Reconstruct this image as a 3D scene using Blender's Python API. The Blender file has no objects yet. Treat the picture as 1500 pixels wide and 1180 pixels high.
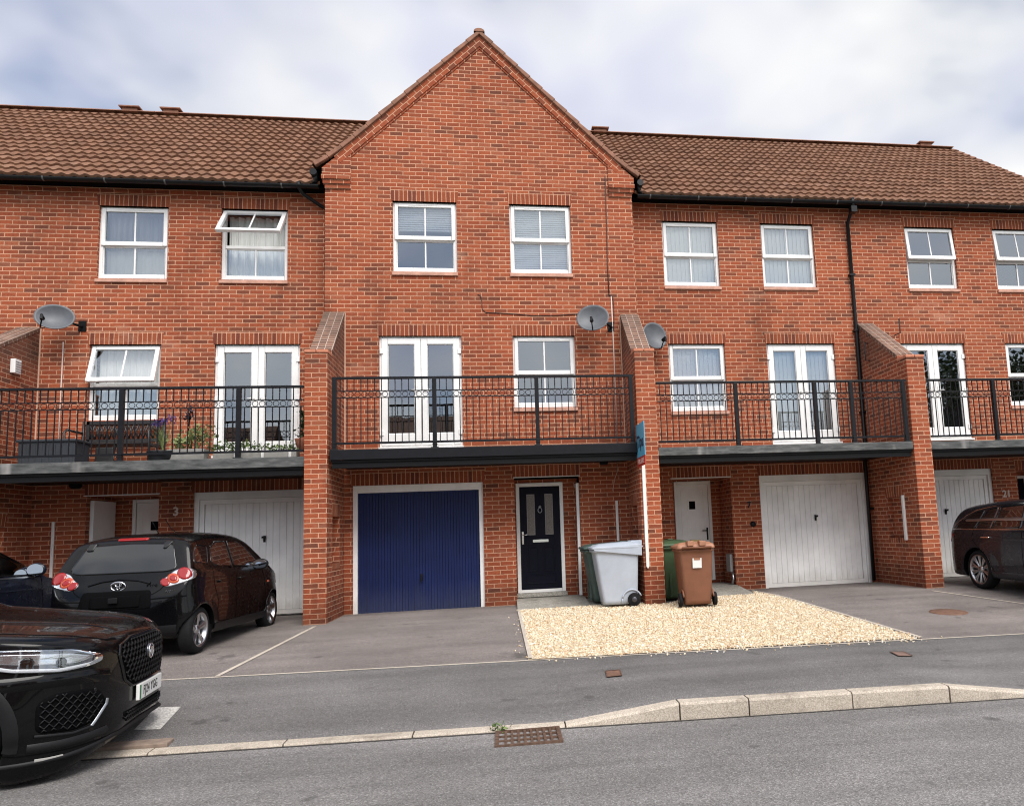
import bpy, bmesh, math, random
import numpy as np
from mathutils import Vector, Matrix, Euler
from mathutils.bvhtree import BVHTree
R = math.radians
random.seed(7); np.random.seed(7)
scn = bpy.context.scene
col = scn.collection
for n in ('WORK',): pass

# ------------------------------------------------------------------ materials
def newmat(name):
    m = bpy.data.materials.new(name); m.use_nodes = True
    nt = m.node_tree; b = nt.nodes['Principled BSDF']
    return m, nt, b
def N(nt, t, **kw):
    n = nt.nodes.new(t)
    for k, v in kw.items():
        if k in n.inputs.keys(): n.inputs[k].default_value = v
        else: setattr(n, k, v)
    return n
def L(nt, a, b): nt.links.new(a, b)
def ramp(nt, fac, stops, interp='LINEAR'):
    r = nt.nodes.new('ShaderNodeValToRGB'); e = r.color_ramp.elements
    r.color_ramp.interpolation = interp
    while len(e) < len(stops): e.new(0.5)
    for i, (p, c) in enumerate(stops):
        e[i].position = p; e[i].color = (c[0], c[1], c[2], 1) if not isinstance(c, (int, float)) else (c, c, c, 1)
    L(nt, fac, r.inputs['Fac']); return r.outputs['Color']
def mixc(nt, a, b, fac, mode='MIX'):
    n = nt.nodes.new('ShaderNodeMix'); n.data_type = 'RGBA'; n.blend_type = mode
    for v, s in ((fac, 0), (a, 6), (b, 7)):
        if hasattr(v, 'links') or hasattr(v, 'is_linked'): L(nt, v, n.inputs[s])
        elif isinstance(v, (int, float)): n.inputs[s].default_value = v if s == 0 else (v, v, v, 1)
        else: n.inputs[s].default_value = (v[0], v[1], v[2], 1)
    return n.outputs[2]
def coords(nt, kind='Object'):
    return N(nt, 'ShaderNodeTexCoord').outputs[kind]
def noise(nt, vec, scale, detail=4, rough=.55, out='Fac'):
    n = N(nt, 'ShaderNodeTexNoise'); n.inputs['Scale'].default_value = scale
    n.inputs['Detail'].default_value = detail; n.inputs['Roughness'].default_value = rough
    if vec is not None: L(nt, vec, n.inputs['Vector'])
    return n.outputs[out]
def mapping(nt, vec, scale=(1, 1, 1), rot=(0, 0, 0), loc=(0, 0, 0)):
    m = N(nt, 'ShaderNodeMapping'); L(nt, vec, m.inputs['Vector'])
    m.inputs['Scale'].default_value = scale; m.inputs['Rotation'].default_value = rot; m.inputs['Location'].default_value = loc
    return m.outputs[0]
def bump(nt, b, h, strength=.5, dist=.01, invert=False):
    n = N(nt, 'ShaderNodeBump'); n.inputs['Strength'].default_value = strength; n.inputs['Distance'].default_value = dist
    n.invert = invert; L(nt, h, n.inputs['Height']); L(nt, n.outputs[0], b.inputs['Normal'])
def simple(name, c, rough=.5, metal=0, coat=0, var=0, vscale=6, spec=.5):
    m, nt, b = newmat(name)
    b.inputs['Roughness'].default_value = rough; b.inputs['Metallic'].default_value = metal
    b.inputs['Coat Weight'].default_value = coat; b.inputs['Coat Roughness'].default_value = .03
    b.inputs['Specular IOR Level'].default_value = spec
    if var:
        f = noise(nt, coords(nt), vscale, 5, .6)
        d = [x * (1 - var) for x in c]; e = [min(1, x * (1 + var)) for x in c]
        L(nt, ramp(nt, f, [(.3, d), (.7, e)]), b.inputs['Base Color'])
    else: b.inputs['Base Color'].default_value = (c[0], c[1], c[2], 1)
    return m

def N_scale(nt, s, a, b):
    m = N(nt, 'ShaderNodeMapRange'); L(nt, s, m.inputs[0]); m.inputs[1].default_value = a; m.inputs[2].default_value = b; return m.outputs[0]
def brick_mat(name, offset=.5, bw=.225, rh=.075, stops=None, mortar=(.62, .345, .222), stain=1., soot=None):
    m, nt, b = newmat(name)
    uv = coords(nt, 'UV')
    # wobble so that courses are not razor straight
    w = noise(nt, uv, 2.3, 2, .5, 'Color')
    wob = N(nt, 'ShaderNodeVectorMath', operation='MULTIPLY_ADD'); L(nt, w, wob.inputs[0])
    wob.inputs[1].default_value = (.012, .008, 0); L(nt, uv, wob.inputs[2])
    w2 = noise(nt, uv, 26, 2, .5, 'Color')
    wob2 = N(nt, 'ShaderNodeVectorMath', operation='MULTIPLY_ADD'); L(nt, w2, wob2.inputs[0])
    wob2.inputs[1].default_value = (.010, .007, 0); L(nt, wob.outputs[0], wob2.inputs[2])
    t = N(nt, 'ShaderNodeTexBrick'); t.offset = offset; t.offset_frequency = 2; t.squash = 1
    t.inputs['Color1'].default_value = (0, 0, 0, 1); t.inputs['Color2'].default_value = (1, 1, 1, 1); t.inputs['Mortar'].default_value = (.5, .5, .5, 1)
    t.inputs['Scale'].default_value = 1; t.inputs['Mortar Size'].default_value = .0072; t.inputs['Mortar Smooth'].default_value = .25
    t.inputs['Brick Width'].default_value = bw; t.inputs['Row Height'].default_value = rh; t.inputs['Bias'].default_value = 0
    L(nt, wob2.outputs[0], t.inputs['Vector'])
    stops = stops or [(.0, (.165, .056, .034)), (.10, (.225, .066, .034)), (.30, (.290, .072, .034)), (.6, (.335, .082, .036)), (.85, (.37, .099, .044)), (1., (.32, .098, .050))]
    c = ramp(nt, t.outputs['Color'], stops)
    f1 = noise(nt, uv, 38, 5, .65)
    c = mixc(nt, c, ramp(nt, f1, [(.25, .62), (.75, 1.25)]), .75, 'MULTIPLY')
    mo = mixc(nt, mortar, ramp(nt, noise(nt, uv, 9, 4), [(.3, .8), (.7, 1.12)]), .8, 'MULTIPLY')
    c = mixc(nt, c, mo, t.outputs['Fac'])
    f2 = noise(nt, mapping(nt, uv, (.35, .6, 1)), 1.1, 4, .6)
    c = mixc(nt, c, ramp(nt, f2, [(.3, .80), (.5, 1.), (.72, 1.10)]), stain * .8, 'MULTIPLY')
    # faint salt bloom in patches and darker weathered areas, different on every wall
    pos = N(nt, 'ShaderNodeNewGeometry').outputs['Position']
    bl = noise(nt, mapping(nt, pos, (.55, .55, 1.5)), 1.3, 5, .68)
    c = mixc(nt, c, (.60, .35, .24), ramp(nt, bl, [(.60, 0), (.72, .30 * stain)]))
    gr = noise(nt, mapping(nt, pos, (.9, .9, .30), loc=(7, 3, 1)), 1.0, 6, .66)
    c = mixc(nt, c, ramp(nt, gr, [(.30, .68), (.44, 1.)]), stain, 'MULTIPLY')
    sp = N(nt, 'ShaderNodeSeparateXYZ'); L(nt, pos, sp.inputs[0])       # damp and splash dirt near the ground
    dz = N(nt, 'ShaderNodeMath', operation='MULTIPLY_ADD'); L(nt, noise(nt, pos, 3.2, 5, .65), dz.inputs[0]); dz.inputs[1].default_value = -.9; L(nt, sp.outputs[2], dz.inputs[2])
    c = mixc(nt, c, ramp(nt, dz.outputs[0], [(.0, .62), (.45, 1.)]), stain, 'MULTIPLY')
    if soot:      # black weathering of exposed tops
        so_ = N(nt, 'ShaderNodeMath', operation='MULTIPLY_ADD'); L(nt, noise(nt, pos, 4.5, 6, .7), so_.inputs[0]); so_.inputs[1].default_value = soot[2]; L(nt, sp.outputs[2], so_.inputs[2])
        c = mixc(nt, c, (.075, .058, .046), ramp(nt, N_scale(nt, so_.outputs[0], soot[0], soot[1]), [(0, 0), (1, .62)]))
    L(nt, c, b.inputs['Base Color']); b.inputs['Roughness'].default_value = .9; b.inputs['Specular IOR Level'].default_value = .25
    h = N(nt, 'ShaderNodeMath', operation='MULTIPLY_ADD'); L(nt, f1, h.inputs[0]); h.inputs[1].default_value = -.35; L(nt, t.outputs['Fac'], h.inputs[2])
    bump(nt, b, h.outputs[0], .7, .008, True)
    return m
M = {}
M['brick'] = brick_mat('brick')
M['brick_fin'] = brick_mat('brick_fin', soot=(4.6, 5.25, 1.0))
M['soldier'] = brick_mat('brick_soldier', 0, .225, .075, stops=[(0, (.17, .048, .030)), (.3, (.25, .064, .031)), (.7, (.305, .078, .034)), (1, (.33, .092, .042))])
M['brick_top'] = brick_mat('brick_weathered', 0, .1125, .075, stops=[(0, (.15, .075, .05)), (.5, (.25, .125, .085)), (1, (.33, .17, .115))], mortar=(.62, .48, .40), soot=(4.7, 6.1, 1.3))
M['sillbrick'] = simple('sill_tile', (.54, .30, .22), .8, var=.2, vscale=9)
M['cap'] = simple('cap_tile', (.52, .20, .115), .8, var=.15, vscale=12)

def tile_mat():
    m, nt, b = newmat('roof_tile')
    uv = coords(nt, 'UV'); ob = coords(nt)
    wn = N(nt, 'ShaderNodeTexWhiteNoise', noise_dimensions='2D')
    fl = N(nt, 'ShaderNodeVectorMath', operation='FLOOR'); L(nt, uv, fl.inputs[0]); L(nt, fl.outputs[0], wn.inputs[0])
    c = ramp(nt, wn.outputs['Value'], [(0, (.170, .084, .050)), (.35, (.198, .098, .058)), (.75, (.215, .108, .064)), (1., (.245, .132, .084))])
    f = noise(nt, ob, 3, 6, .65)
    c = mixc(nt, c, ramp(nt, f, [(.25, .65), (.5, 1), (.75, 1.25)]), .85, 'MULTIPLY')
    f2 = noise(nt, ob, 30, 5, .7)
    c = mixc(nt, c, ramp(nt, f2, [(.3, .75), (.7, 1.2)]), .8, 'MULTIPLY')
    f3 = noise(nt, ob, 14, 3, .6)
    c = mixc(nt, c, (.42, .34, .25), ramp(nt, f3, [(.70, 0), (.80, .6)]))
    L(nt, c, b.inputs['Base Color']); b.inputs['Roughness'].default_value = .85; b.inputs['Specular IOR Level'].default_value = .3
    bump(nt, b, f2, .3, .01)
    return m
M['tile'] = tile_mat()
M['verge'] = simple('verge_tile', (.26, .125, .080), .85, var=.3, vscale=7)
def upvc():
    m, nt, b = newmat('white_upvc')
    f = noise(nt, coords(nt), 4, 5, .6)
    L(nt, ramp(nt, f, [(.25, (.78, .77, .75)), (.6, (.87, .865, .85))]), b.inputs['Base Color']); b.inputs['Roughness'].default_value = .32
    return m
M['white'] = upvc()
M['whiteg'] = simple('white_steel_paint', (.90, .89, .87), .4, var=.10, vscale=2.2)
M['blue'] = simple('blue_steel_paint', (.007, .016, .078), .45, var=.18, vscale=2, spec=.3)
M['navy'] = simple('navy_door', (.003, .0035, .011), .5, var=.15, spec=.14)
M['black'] = simple('black_metal_paint', (.006, .0065, .009), .45, var=.3, vscale=14, spec=.25)
M['blackpl'] = simple('black_plastic', (.006, .006, .007), .5, spec=.2)
M['gutter'] = simple('black_gutter', (.006, .006, .007), .35, spec=.3)
M['chrome'] = simple('chrome', (.75, .76, .78), .12, 1)
M['steel'] = simple('grey_steel', (.40, .41, .43), .35, 1)
M['brass'] = simple('brass', (.55, .42, .20), .3, 1)
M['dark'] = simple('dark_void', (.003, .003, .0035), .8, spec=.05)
M['rubber'] = simple('tyre_rubber', (.010, .010, .011), .8, var=.3, vscale=30, spec=.2)
M['dish'] = simple('grey_dish', (.105, .112, .125), .5, var=.15, vscale=9)
M['cable'] = simple('cable', (.06, .03, .022), .6)
M['wcable'] = simple('pale_cable', (.62, .50, .44), .6)
M['mortar'] = simple('mortar_bead', (.62, .40, .29), .9, var=.12)
M['concrete'] = None
def aggregate(name, base, dark, light, scale=90, bstr=.35, patch=.2, stonef=.16, rough=.85):
    m, nt, b = newmat(name); ob = coords(nt)
    v = N(nt, 'ShaderNodeTexVoronoi'); v.inputs['Scale'].default_value = scale; L(nt, ob, v.inputs['Vector'])
    sep = N(nt, 'ShaderNodeSeparateColor'); L(nt, v.outputs['Color'], sep.inputs[0])
    c = ramp(nt, sep.outputs[0], [(0, dark), (.45, base), (1 - stonef, [x * 1.25 for x in base]), (1., light)])
    f = noise(nt, ob, scale * 2.2, 3, .6)
    c = mixc(nt, c, ramp(nt, f, [(.3, .72), (.7, 1.28)]), .8, 'MULTIPLY')
    g = noise(nt, ob, .9, 5, .62)
    c = mixc(nt, c, ramp(nt, g, [(.25, 1 - patch), (.5, 1.), (.75, 1 + patch)]), 1., 'MULTIPLY')
    g2 = noise(nt, mapping(nt, ob, (.25, 1.6, 1)), 2.2, 4, .6)
    c = mixc(nt, c, ramp(nt, g2, [(.3, .88), (.7, 1.1)]), 1., 'MULTIPLY')
    L(nt, c, b.inputs['Base Color']); b.inputs['Roughness'].default_value = rough; b.inputs['Specular IOR Level'].default_value = .35
    bump(nt, b, v.outputs['Distance'], bstr, .006)
    return m
M['road'] = aggregate('road_asphalt', (.200, .190, .184), (.120, .113, .109), (.36, .35, .335), 130, .35, .16)
M['pave'] = aggregate('pavement_asphalt', (.172, .164, .159), (.095, .090, .087), (.36, .345, .33), 150, .3, .18, .07)
M['drive'] = aggregate('drive_asphalt', (.190, .166, .154), (.10, .086, .079), (.37, .33, .30), 150, .3, .24, .07)
M['kerb'] = aggregate('kerb_concrete', (.46, .40, .33), (.34, .29, .23), (.60, .55, .47), 160, .2, .22, .1)
M['edging'] = aggregate('edging_concrete', (.50, .44, .37), (.38, .33, .27), (.62, .57, .50), 150, .2, .2, .1)
M['slab'] = aggregate('slab_concrete', (.30, .285, .25), (.22, .21, .185), (.42, .40, .36), 60, .15, .25, .1)
M['whitepaint'] = aggregate('road_paint', (.58, .56, .52), (.42, .40, .37), (.70, .68, .64), 70, .3, .2, .1)
def wear(m, strength=.3):
    # tyre-polished bands, oil drips and dust on tarmac
    nt = m.node_tree; b = nt.nodes['Principled BSDF']; src = b.inputs['Base Color'].links[0].from_socket; ob = coords(nt)
    band = noise(nt, mapping(nt, ob, (.05, .8, 1)), 1.2, 3, .6)
    c = mixc(nt, src, ramp(nt, band, [(.35, 1 - strength * .7), (.6, 1 + strength * .25)]), 1., 'MULTIPLY')
    sp = noise(nt, ob, 3.1, 2, .5); c = mixc(nt, c, (.05, .047, .045), ramp(nt, sp, [(.27, .55), (.33, 0)]))
    v = N(nt, 'ShaderNodeTexVoronoi'); v.feature = 'DISTANCE_TO_EDGE'; v.inputs['Scale'].default_value = .42
    wv = N(nt, 'ShaderNodeVectorMath', operation='MULTIPLY_ADD'); L(nt, noise(nt, ob, 2.5, 5, .65, 'Color'), wv.inputs[0]); wv.inputs[1].default_value = (.6, .6, 0); L(nt, ob, wv.inputs[2]); L(nt, wv.outputs[0], v.inputs['Vector'])
    c = mixc(nt, c, ramp(nt, v.outputs['Distance'], [(.0, .62), (.006, 1.)]), strength, 'MULTIPLY')
    L(nt, c, b.inputs['Base Color'])
for k_ in ('road', 'pave', 'drive'): wear(M[k_], .35)
def smudge(m, c2, lo, hi, sc=2.2):
    nt = m.node_tree; b = nt.nodes['Principled BSDF']; src = b.inputs['Base Color'].links[0].from_socket
    L(nt, mixc(nt, src, c2, ramp(nt, noise(nt, coords(nt), sc, 6, .7), [(lo, 0), (hi, .75)])), b.inputs['Base Color'])
smudge(M['kerb'], (.17, .14, .11), .54, .70, 3.1); smudge(M['slab'], (.16, .15, .13), .52, .70, 2.4); smudge(M['edging'], (.26, .22, .18), .55, .72, 2.)
def gravel_mat(name, isl):
    m, nt, b = newmat(name); ob = coords(nt)
    if isl:
        at = N(nt, 'ShaderNodeAttribute', attribute_name='tint'); fac = at.outputs['Fac']
    else:
        v = N(nt, 'ShaderNodeTexVoronoi'); v.inputs['Scale'].default_value = 32; L(nt, ob, v.inputs['Vector'])
        sep = N(nt, 'ShaderNodeSeparateColor'); L(nt, v.outputs['Color'], sep.inputs[0]); fac = sep.outputs[0]
    c = ramp(nt, fac, [(0, (.42, .26, .14)), (.10, (.58, .41, .25)), (.35, (.70, .56, .37)), (.65, (.77, .67, .49)), (.9, (.82, .75, .61)), (1, (.84, .80, .72))])
    f = noise(nt, ob, 60, 4, .6)
    c = mixc(nt, c, ramp(nt, f, [(.3, .8), (.7, 1.1)]), .7, 'MULTIPLY')
    if not isl: c = mixc(nt, c, (.42, .38, .34), .45, 'MULTIPLY')
    L(nt, c, b.inputs['Base Color']); b.inputs['Roughness'].default_value = .75; b.inputs['Specular IOR Level'].default_value = .3
    return m
M['gravel'] = gravel_mat('cream_gravel', True); M['gravelbed'] = gravel_mat('gravel_bed', False)

def glass_mat(name, refl=.10, tint=(.85, .9, .92), rough=.02, wob=.0):
    m, nt, b = newmat(name); nt.nodes.remove(b)
    out = nt.nodes['Material Output']
    tr = N(nt, 'ShaderNodeBsdfTransparent'); tr.inputs[0].default_value = (*tint, 1)
    gl = N(nt, 'ShaderNodeBsdfGlossy'); gl.inputs['Roughness'].default_value = rough; gl.inputs[0].default_value = (.86, .93, 1, 1)
    fr = N(nt, 'ShaderNodeFresnel'); fr.inputs[0].default_value = 1.5
    mx = N(nt, 'ShaderNodeMath', operation='MULTIPLY_ADD', use_clamp=True); L(nt, fr.outputs[0], mx.inputs[0]); mx.inputs[1].default_value = 1.; mx.inputs[2].default_value = refl
    ms = N(nt, 'ShaderNodeMixShader'); L(nt, mx.outputs[0], ms.inputs[0]); L(nt, tr.outputs[0], ms.inputs[1]); L(nt, gl.outputs[0], ms.inputs[2])
    if wob:
        bp = N(nt, 'ShaderNodeBump'); bp.inputs['Strength'].default_value = wob; bp.inputs['Distance'].default_value = .05
        L(nt, noise(nt, coords(nt), 2.2, 2, .5), bp.inputs['Height']); L(nt, bp.outputs[0], gl.inputs['Normal']); 
    L(nt, ms.outputs[0], out.inputs[0]); return m
M['glass'] = glass_mat('window_glass', .20, (.95, .975, .98), .01, .012)
M['carglass'] = glass_mat('car_glass', -.03, (.74, .79, .78), .02)
M['darkglass'] = glass_mat('privacy_glass', .03, (.05, .05, .055), .02)
M['lens'] = glass_mat('clear_lens', .12, (.93, .94, .95), .02)
M['frosted'] = simple('leaded_glass', (.16, .14, .125), .25, var=.3, vscale=40)
def cloth(name, c, tr=.25):
    m, nt, b = newmat(name); b.inputs['Base Color'].default_value = (*c, 1); b.inputs['Roughness'].default_value = .9
    b.inputs['Specular IOR Level'].default_value = .1
    return m
M['sheer'] = cloth('sheer_curtain', (.62, .62, .60)); M['curtain'] = cloth('white_curtain', (.86, .86, .83)); M['blind'] = simple('blind_slat', (.85, .87, .88), .5)
M['greycurtain'] = cloth('grey_curtain', (.34, .34, .345))
M['room'] = simple('room_wall', (.30, .29, .28), .9)
M['fascia'] = None
def grime(m, col_, z0, z1, amt=.6, streak=.9):
    nt = m.node_tree; b = nt.nodes['Principled BSDF']; src = b.inputs['Base Color'].links[0].from_socket
    pos = N(nt, 'ShaderNodeNewGeometry').outputs['Position']; sp = N(nt, 'ShaderNodeSeparateXYZ'); L(nt, pos, sp.inputs[0])
    dz = N(nt, 'ShaderNodeMath', operation='MULTIPLY_ADD'); L(nt, noise(nt, mapping(nt, pos, (3, 3, .6)), 2.5, 5, .7), dz.inputs[0]); dz.inputs[1].default_value = -.7; L(nt, sp.outputs[2], dz.inputs[2])
    L(nt, mixc(nt, src, col_, ramp(nt, dz.outputs[0], [(z0, amt), (z1, 0)])), b.inputs['Base Color'])
    st = noise(nt, mapping(nt, pos, (9, 9, .25)), 1.0, 5, .7)
    L(nt, mixc(nt, b.inputs['Base Color'].links[0].from_socket, ramp(nt, st, [(.3, streak), (.5, 1.)]), .8, 'MULTIPLY'), b.inputs['Base Color'])
grime(M['whiteg'], (.55, .51, .45), -.1, .22, .5, .95); grime(M['blue'], (.05, .055, .085), .0, .40, .45, .85)
def fascia():
    m, nt, b = newmat('weathered_fascia'); ob = coords(nt)
    f = noise(nt, mapping(nt, ob, (1.2, 1, 6)), 3, 6, .65)
    c = ramp(nt, f, [(.3, (.025, .025, .025)), (.5, (.075, .078, .076)), (.72, (.17, .17, .165))])
    f2 = noise(nt, mapping(nt, ob, (.9, 1, .3)), 2.1, 3, .6)
    c = mixc(nt, c, (.42, .40, .38), ramp(nt, f2, [(.62, 0), (.74, .7)]))
    L(nt, c, b.inputs['Base Color']); b.inputs['Roughness'].default_value = .55; return m
M['fascia'] = fascia()
def paint(name, c, flake=0):
    m, nt, b = newmat(name)
    b.inputs['Base Color'].default_value = (*c, 1); b.inputs['Roughness'].default_value = .28; b.inputs['Metallic'].default_value = flake
    b.inputs['Coat Weight'].default_value = .5; b.inputs['Coat Roughness'].default_value = .02; b.inputs['Coat IOR'].default_value = 1.42; b.inputs['Specular IOR Level'].default_value = .1
    f = noise(nt, coords(nt), 7, 5, .6)
    L(nt, ramp(nt, f, [(.3, .22), (.75, .36)]), b.inputs['Roughness'])
    n = N(nt, 'ShaderNodeBump'); n.inputs['Strength'].default_value = .035; n.inputs['Distance'].default_value = .02
    L(nt, noise(nt, coords(nt), 5, 2, .5), n.inputs['Height']); L(nt, n.outputs[0], b.inputs['Coat Normal'])
    return m
M['paint_black'] = paint('black_car_paint', (.002, .002, .0025))
M['paint_grey'] = paint('dark_grey_car_paint', (.022, .022, .028), .4)
M['paint_navy'] = paint('dark_blue_car_paint', (.008, .010, .020))
M['trim'] = simple('car_trim', (.008, .008, .009), .5, spec=.25)
M['glosstrim'] = simple('gloss_black_trim', (.006, .006, .006), .08)
M['alloy'] = simple('alloy_wheel', (.52, .53, .55), .28, 1)
M['alloy_dark'] = simple('dark_alloy', (.10, .10, .11), .3, .8)
M['brake'] = simple('brake_disc', (.16, .16, .16), .4, 1)
M['redlens'] = simple('red_lens', (.30, .008, .008), .12, coat=.6); M['orangelens'] = simple('orange_lens', (.50, .07, .02), .12, coat=.6)
M['silverlens'] = simple('lamp_reflector', (.72, .73, .75), .18, .9, coat=1)
M['drl'] = simple('lamp_light_guide', (.70, .71, .73), .25)
M['mirror'] = simple('mirror_glass', (.30, .32, .34), .05, 1)
M['reflector'] = simple('reflector_strip', (.34, .33, .31), .3)
M['lampdark'] = simple('lamp_housing', (.065, .07, .085), .25, .6, coat=1)
M['plate'] = simple('plate_white', (.80, .80, .78), .35); M['ink'] = simple('plate_ink', (.010, .010, .010), .5)
M['seat'] = simple('seat_fabric', (.03, .03, .032), .9)
M['binlid'] = simple('bin_grey_plastic', (.40, .44, .50), .5, var=.10, vscale=5)
M['bingrey'] = simple('bin_pale_grey_plastic', (.41, .45, .51), .5, var=.08, vscale=4)
M['bindk'] = simple('bin_dark_green_plastic', (.05, .085, .075), .5, var=.15)
M['bingreen'] = simple('bin_green_plastic', (.055, .095, .045), .5, var=.18, vscale=5)
M['binbrown'] = simple('bin_brown_plastic', (.185, .072, .036), .5, var=.14, vscale=5)
M['binbrownlid'] = simple('bin_faded_brown_lid', (.36, .17, .10), .55, var=.18, vscale=7)
M['paper'] = simple('paper_sticker', (.80, .80, .79), .6)
M['rust'] = simple('rusty_iron', (.135, .080, .055), .7, .3, var=.45, vscale=30)
M['cover'] = simple('rusty_cover', (.16, .085, .055), .75, var=.3, vscale=12)
M['signblue'] = simple('sign_blue', (.115, .40, .58), .4); M['signred'] = simple('sign_red', (.46, .045, .025), .4); M['signpink'] = simple('sign_pink', (.80, .50, .45), .4)
M['post_white'] = simple('white_timber', (.80, .78, .74), .5, var=.06)
M['pot'] = simple('plant_pot', (.025, .027, .03), .55); M['trough'] = simple('stone_trough', (.30, .29, .27), .8, var=.15, vscale=12)
M['wicker'] = simple('storage_box_plastic', (.040, .046, .055), .55, var=.12)
M['bench'] = simple('bench_iron', (.022, .021, .022), .45, var=.25, vscale=18)
def leafmat(name, a, bcol):
    m, nt, b = newmat(name)
    at = N(nt, 'ShaderNodeAttribute', attribute_name='tint')
    L(nt, ramp(nt, at.outputs['Fac'], [(0, a), (1, bcol)]), b.inputs['Base Color']); b.inputs['Roughness'].default_value = .6
    return m
M['leaf'] = leafmat('leaf_green', (.035, .075, .015), (.16, .24, .05)); M['leafy'] = leafmat('leaf_yellow_green', (.12, .17, .05), (.36, .40, .16))
M['flower'] = simple('purple_flower', (.13, .08, .30), .7)
M['treeleaf'] = leafmat('tree_leaf', (.020, .035, .012), (.075, .11, .035)); M['bark'] = simple('bark', (.10, .075, .055), .9, var=.3)
M['wood'] = simple('wood', (.34, .20, .09), .6)

# ------------------------------------------------------------------ mesh builder
class MB:
    def __init__(s): s.v = []; s.f = []; s.uv = []; s.m = []; s.sm = []
    def quad(s, pts, uv=None, mi=0, smooth=False):
        i = len(s.v); s.v += [tuple(p) for p in pts]; s.f.append(tuple(range(i, i + len(pts))))
        s.uv.append(uv if uv else [(0, 0)] * len(pts)); s.m.append(mi); s.sm.append(smooth)
    def box(s, x0, x1, y0, y1, z0, z1, mi=0, uvm=True, skip=''):
        if x0 > x1: x0, x1 = x1, x0
        if y0 > y1: y0, y1 = y1, y0
        if z0 > z1: z0, z1 = z1, z0
        F = {'f': ([(x0, y0, z0), (x1, y0, z0), (x1, y0, z1), (x0, y0, z1)], (0, 2)),
             'b': ([(x1, y1, z0), (x0, y1, z0), (x0, y1, z1), (x1, y1, z1)], (0, 2)),
             'l': ([(x0, y1, z0), (x0, y0, z0), (x0, y0, z1), (x0, y1, z1)], (1, 2)),
             'r': ([(x1, y0, z0), (x1, y1, z0), (x1, y1, z1), (x1, y0, z1)], (1, 2)),
             't': ([(x0, y0, z1), (x1, y0, z1), (x1, y1, z1), (x0, y1, z1)], (0, 1)),
             'd': ([(x0, y1, z0), (x1, y1, z0), (x1, y0, z0), (x0, y0, z0)], (0, 1))}
        for k, (p, (a, b)) in F.items():
            if k in skip: continue
            s.quad(p, [(q[a], q[b]) for q in p], mi)
    def prism(s, poly, axis, a0, a1, mi=0, smooth=False):
        # poly: 2D points ccw; axis 0: (y,z) extruded in x ; 1: (x,z) extruded in y ; 2: (x,y) extruded in z
        def P(p, a): return {0: (a, p[0], p[1]), 1: (p[0], a, p[1]), 2: (p[0], p[1], a)}[axis]
        n = len(poly); A = [P(p, a0) for p in poly]; B = [P(p, a1) for p in poly]
        s.quad(A[::-1], [tuple(p) for p in poly[::-1]], mi); s.quad(B, [tuple(p) for p in poly], mi)
        d = 0
        for i in range(n):
            j = (i + 1) % n; l = math.dist(poly[i], poly[j])
            s.quad([A[i], A[j], B[j], B[i]], [(a0, d), (a0, d + l), (a1, d + l), (a1, d)], mi, smooth); d += l
    def tube(s, pts, r, n=8, mi=0, caps=True, smooth=True):
        pts = [Vector(p) for p in pts]; rings = []
        up = None
        for i, p in enumerate(pts):
            t = (pts[min(i + 1, len(pts) - 1)] - pts[max(i - 1, 0)]).normalized()
            if up is None:
                up = Vector((0, 0, 1)) if abs(t.z) < .9 else Vector((1, 0, 0))
            a = t.cross(up).normalized(); b = a.cross(t).normalized(); up = b
            rr = r[i] if isinstance(r, (list, tuple)) else r
            rings.append([p + a * (rr * math.cos(2 * math.pi * k / n)) + b * (rr * math.sin(2 * math.pi * k / n)) for k in range(n)])
        o = len(s.v)
        for rg in rings: s.v += [tuple(q) for q in rg]
        for i in range(len(rings) - 1):
            for k in range(n):
                a = o + i * n + k; b = o + i * n + (k + 1) % n
                s.f.append((a, a + n, b + n, b)); s.uv.append([(0, 0)] * 4); s.m.append(mi); s.sm.append(smooth)
        if caps:
            for base, rev in ((o, False), (o + (len(rings) - 1) * n, True)):
                f = list(range(base, base + n)); f = f[::-1] if rev else f
                s.f.append(tuple(f)); s.uv.append([(0, 0)] * n); s.m.append(mi); s.sm.append(False)
    def lathe(s, prof, c=(0, 0, 0), axis=2, n=32, mi=0, smooth=True, ang=2 * math.pi):
        # prof: list of (r, h) ; revolve about axis through c
        o = len(s.v)
        for k in range(n):
            a = ang * k / n
            for (r, h) in prof:
                p = {2: (r * math.cos(a), r * math.sin(a), h), 0: (h, r * math.cos(a), r * math.sin(a)), 1: (r * math.sin(a), h, r * math.cos(a))}[axis]
                s.v.append((p[0] + c[0], p[1] + c[1], p[2] + c[2]))
        m = len(prof)
        for k in range(n):
            k2 = (k + 1) % n
            for i in range(m - 1):
                s.f.append((o + k * m + i, o + k2 * m + i, o + k2 * m + i + 1, o + k * m + i + 1)); s.uv.append([(0, 0)] * 4); s.m.append(mi); s.sm.append(smooth)
    def obox(s, c, ax, ay, az, hx, hy, hz, mi=0):
        c = Vector(c); ax = Vector(ax).normalized(); ay = Vector(ay).normalized(); az = Vector(az).normalized()
        def P(i, j, k): return c + ax * (hx * i) + ay * (hy * j) + az * (hz * k)
        for q in ([(-1, -1, -1), (1, -1, -1), (1, -1, 1), (-1, -1, 1)], [(1, 1, -1), (-1, 1, -1), (-1, 1, 1), (1, 1, 1)], [(-1, 1, -1), (-1, -1, -1), (-1, -1, 1), (-1, 1, 1)],
                  [(1, -1, -1), (1, 1, -1), (1, 1, 1), (1, -1, 1)], [(-1, -1, 1), (1, -1, 1), (1, 1, 1), (-1, 1, 1)], [(-1, 1, -1), (1, 1, -1), (1, -1, -1), (-1, -1, -1)]):
            s.quad([P(*t) for t in q], [(t[0] * hx, t[2] * hz) for t in q], mi)
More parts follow.
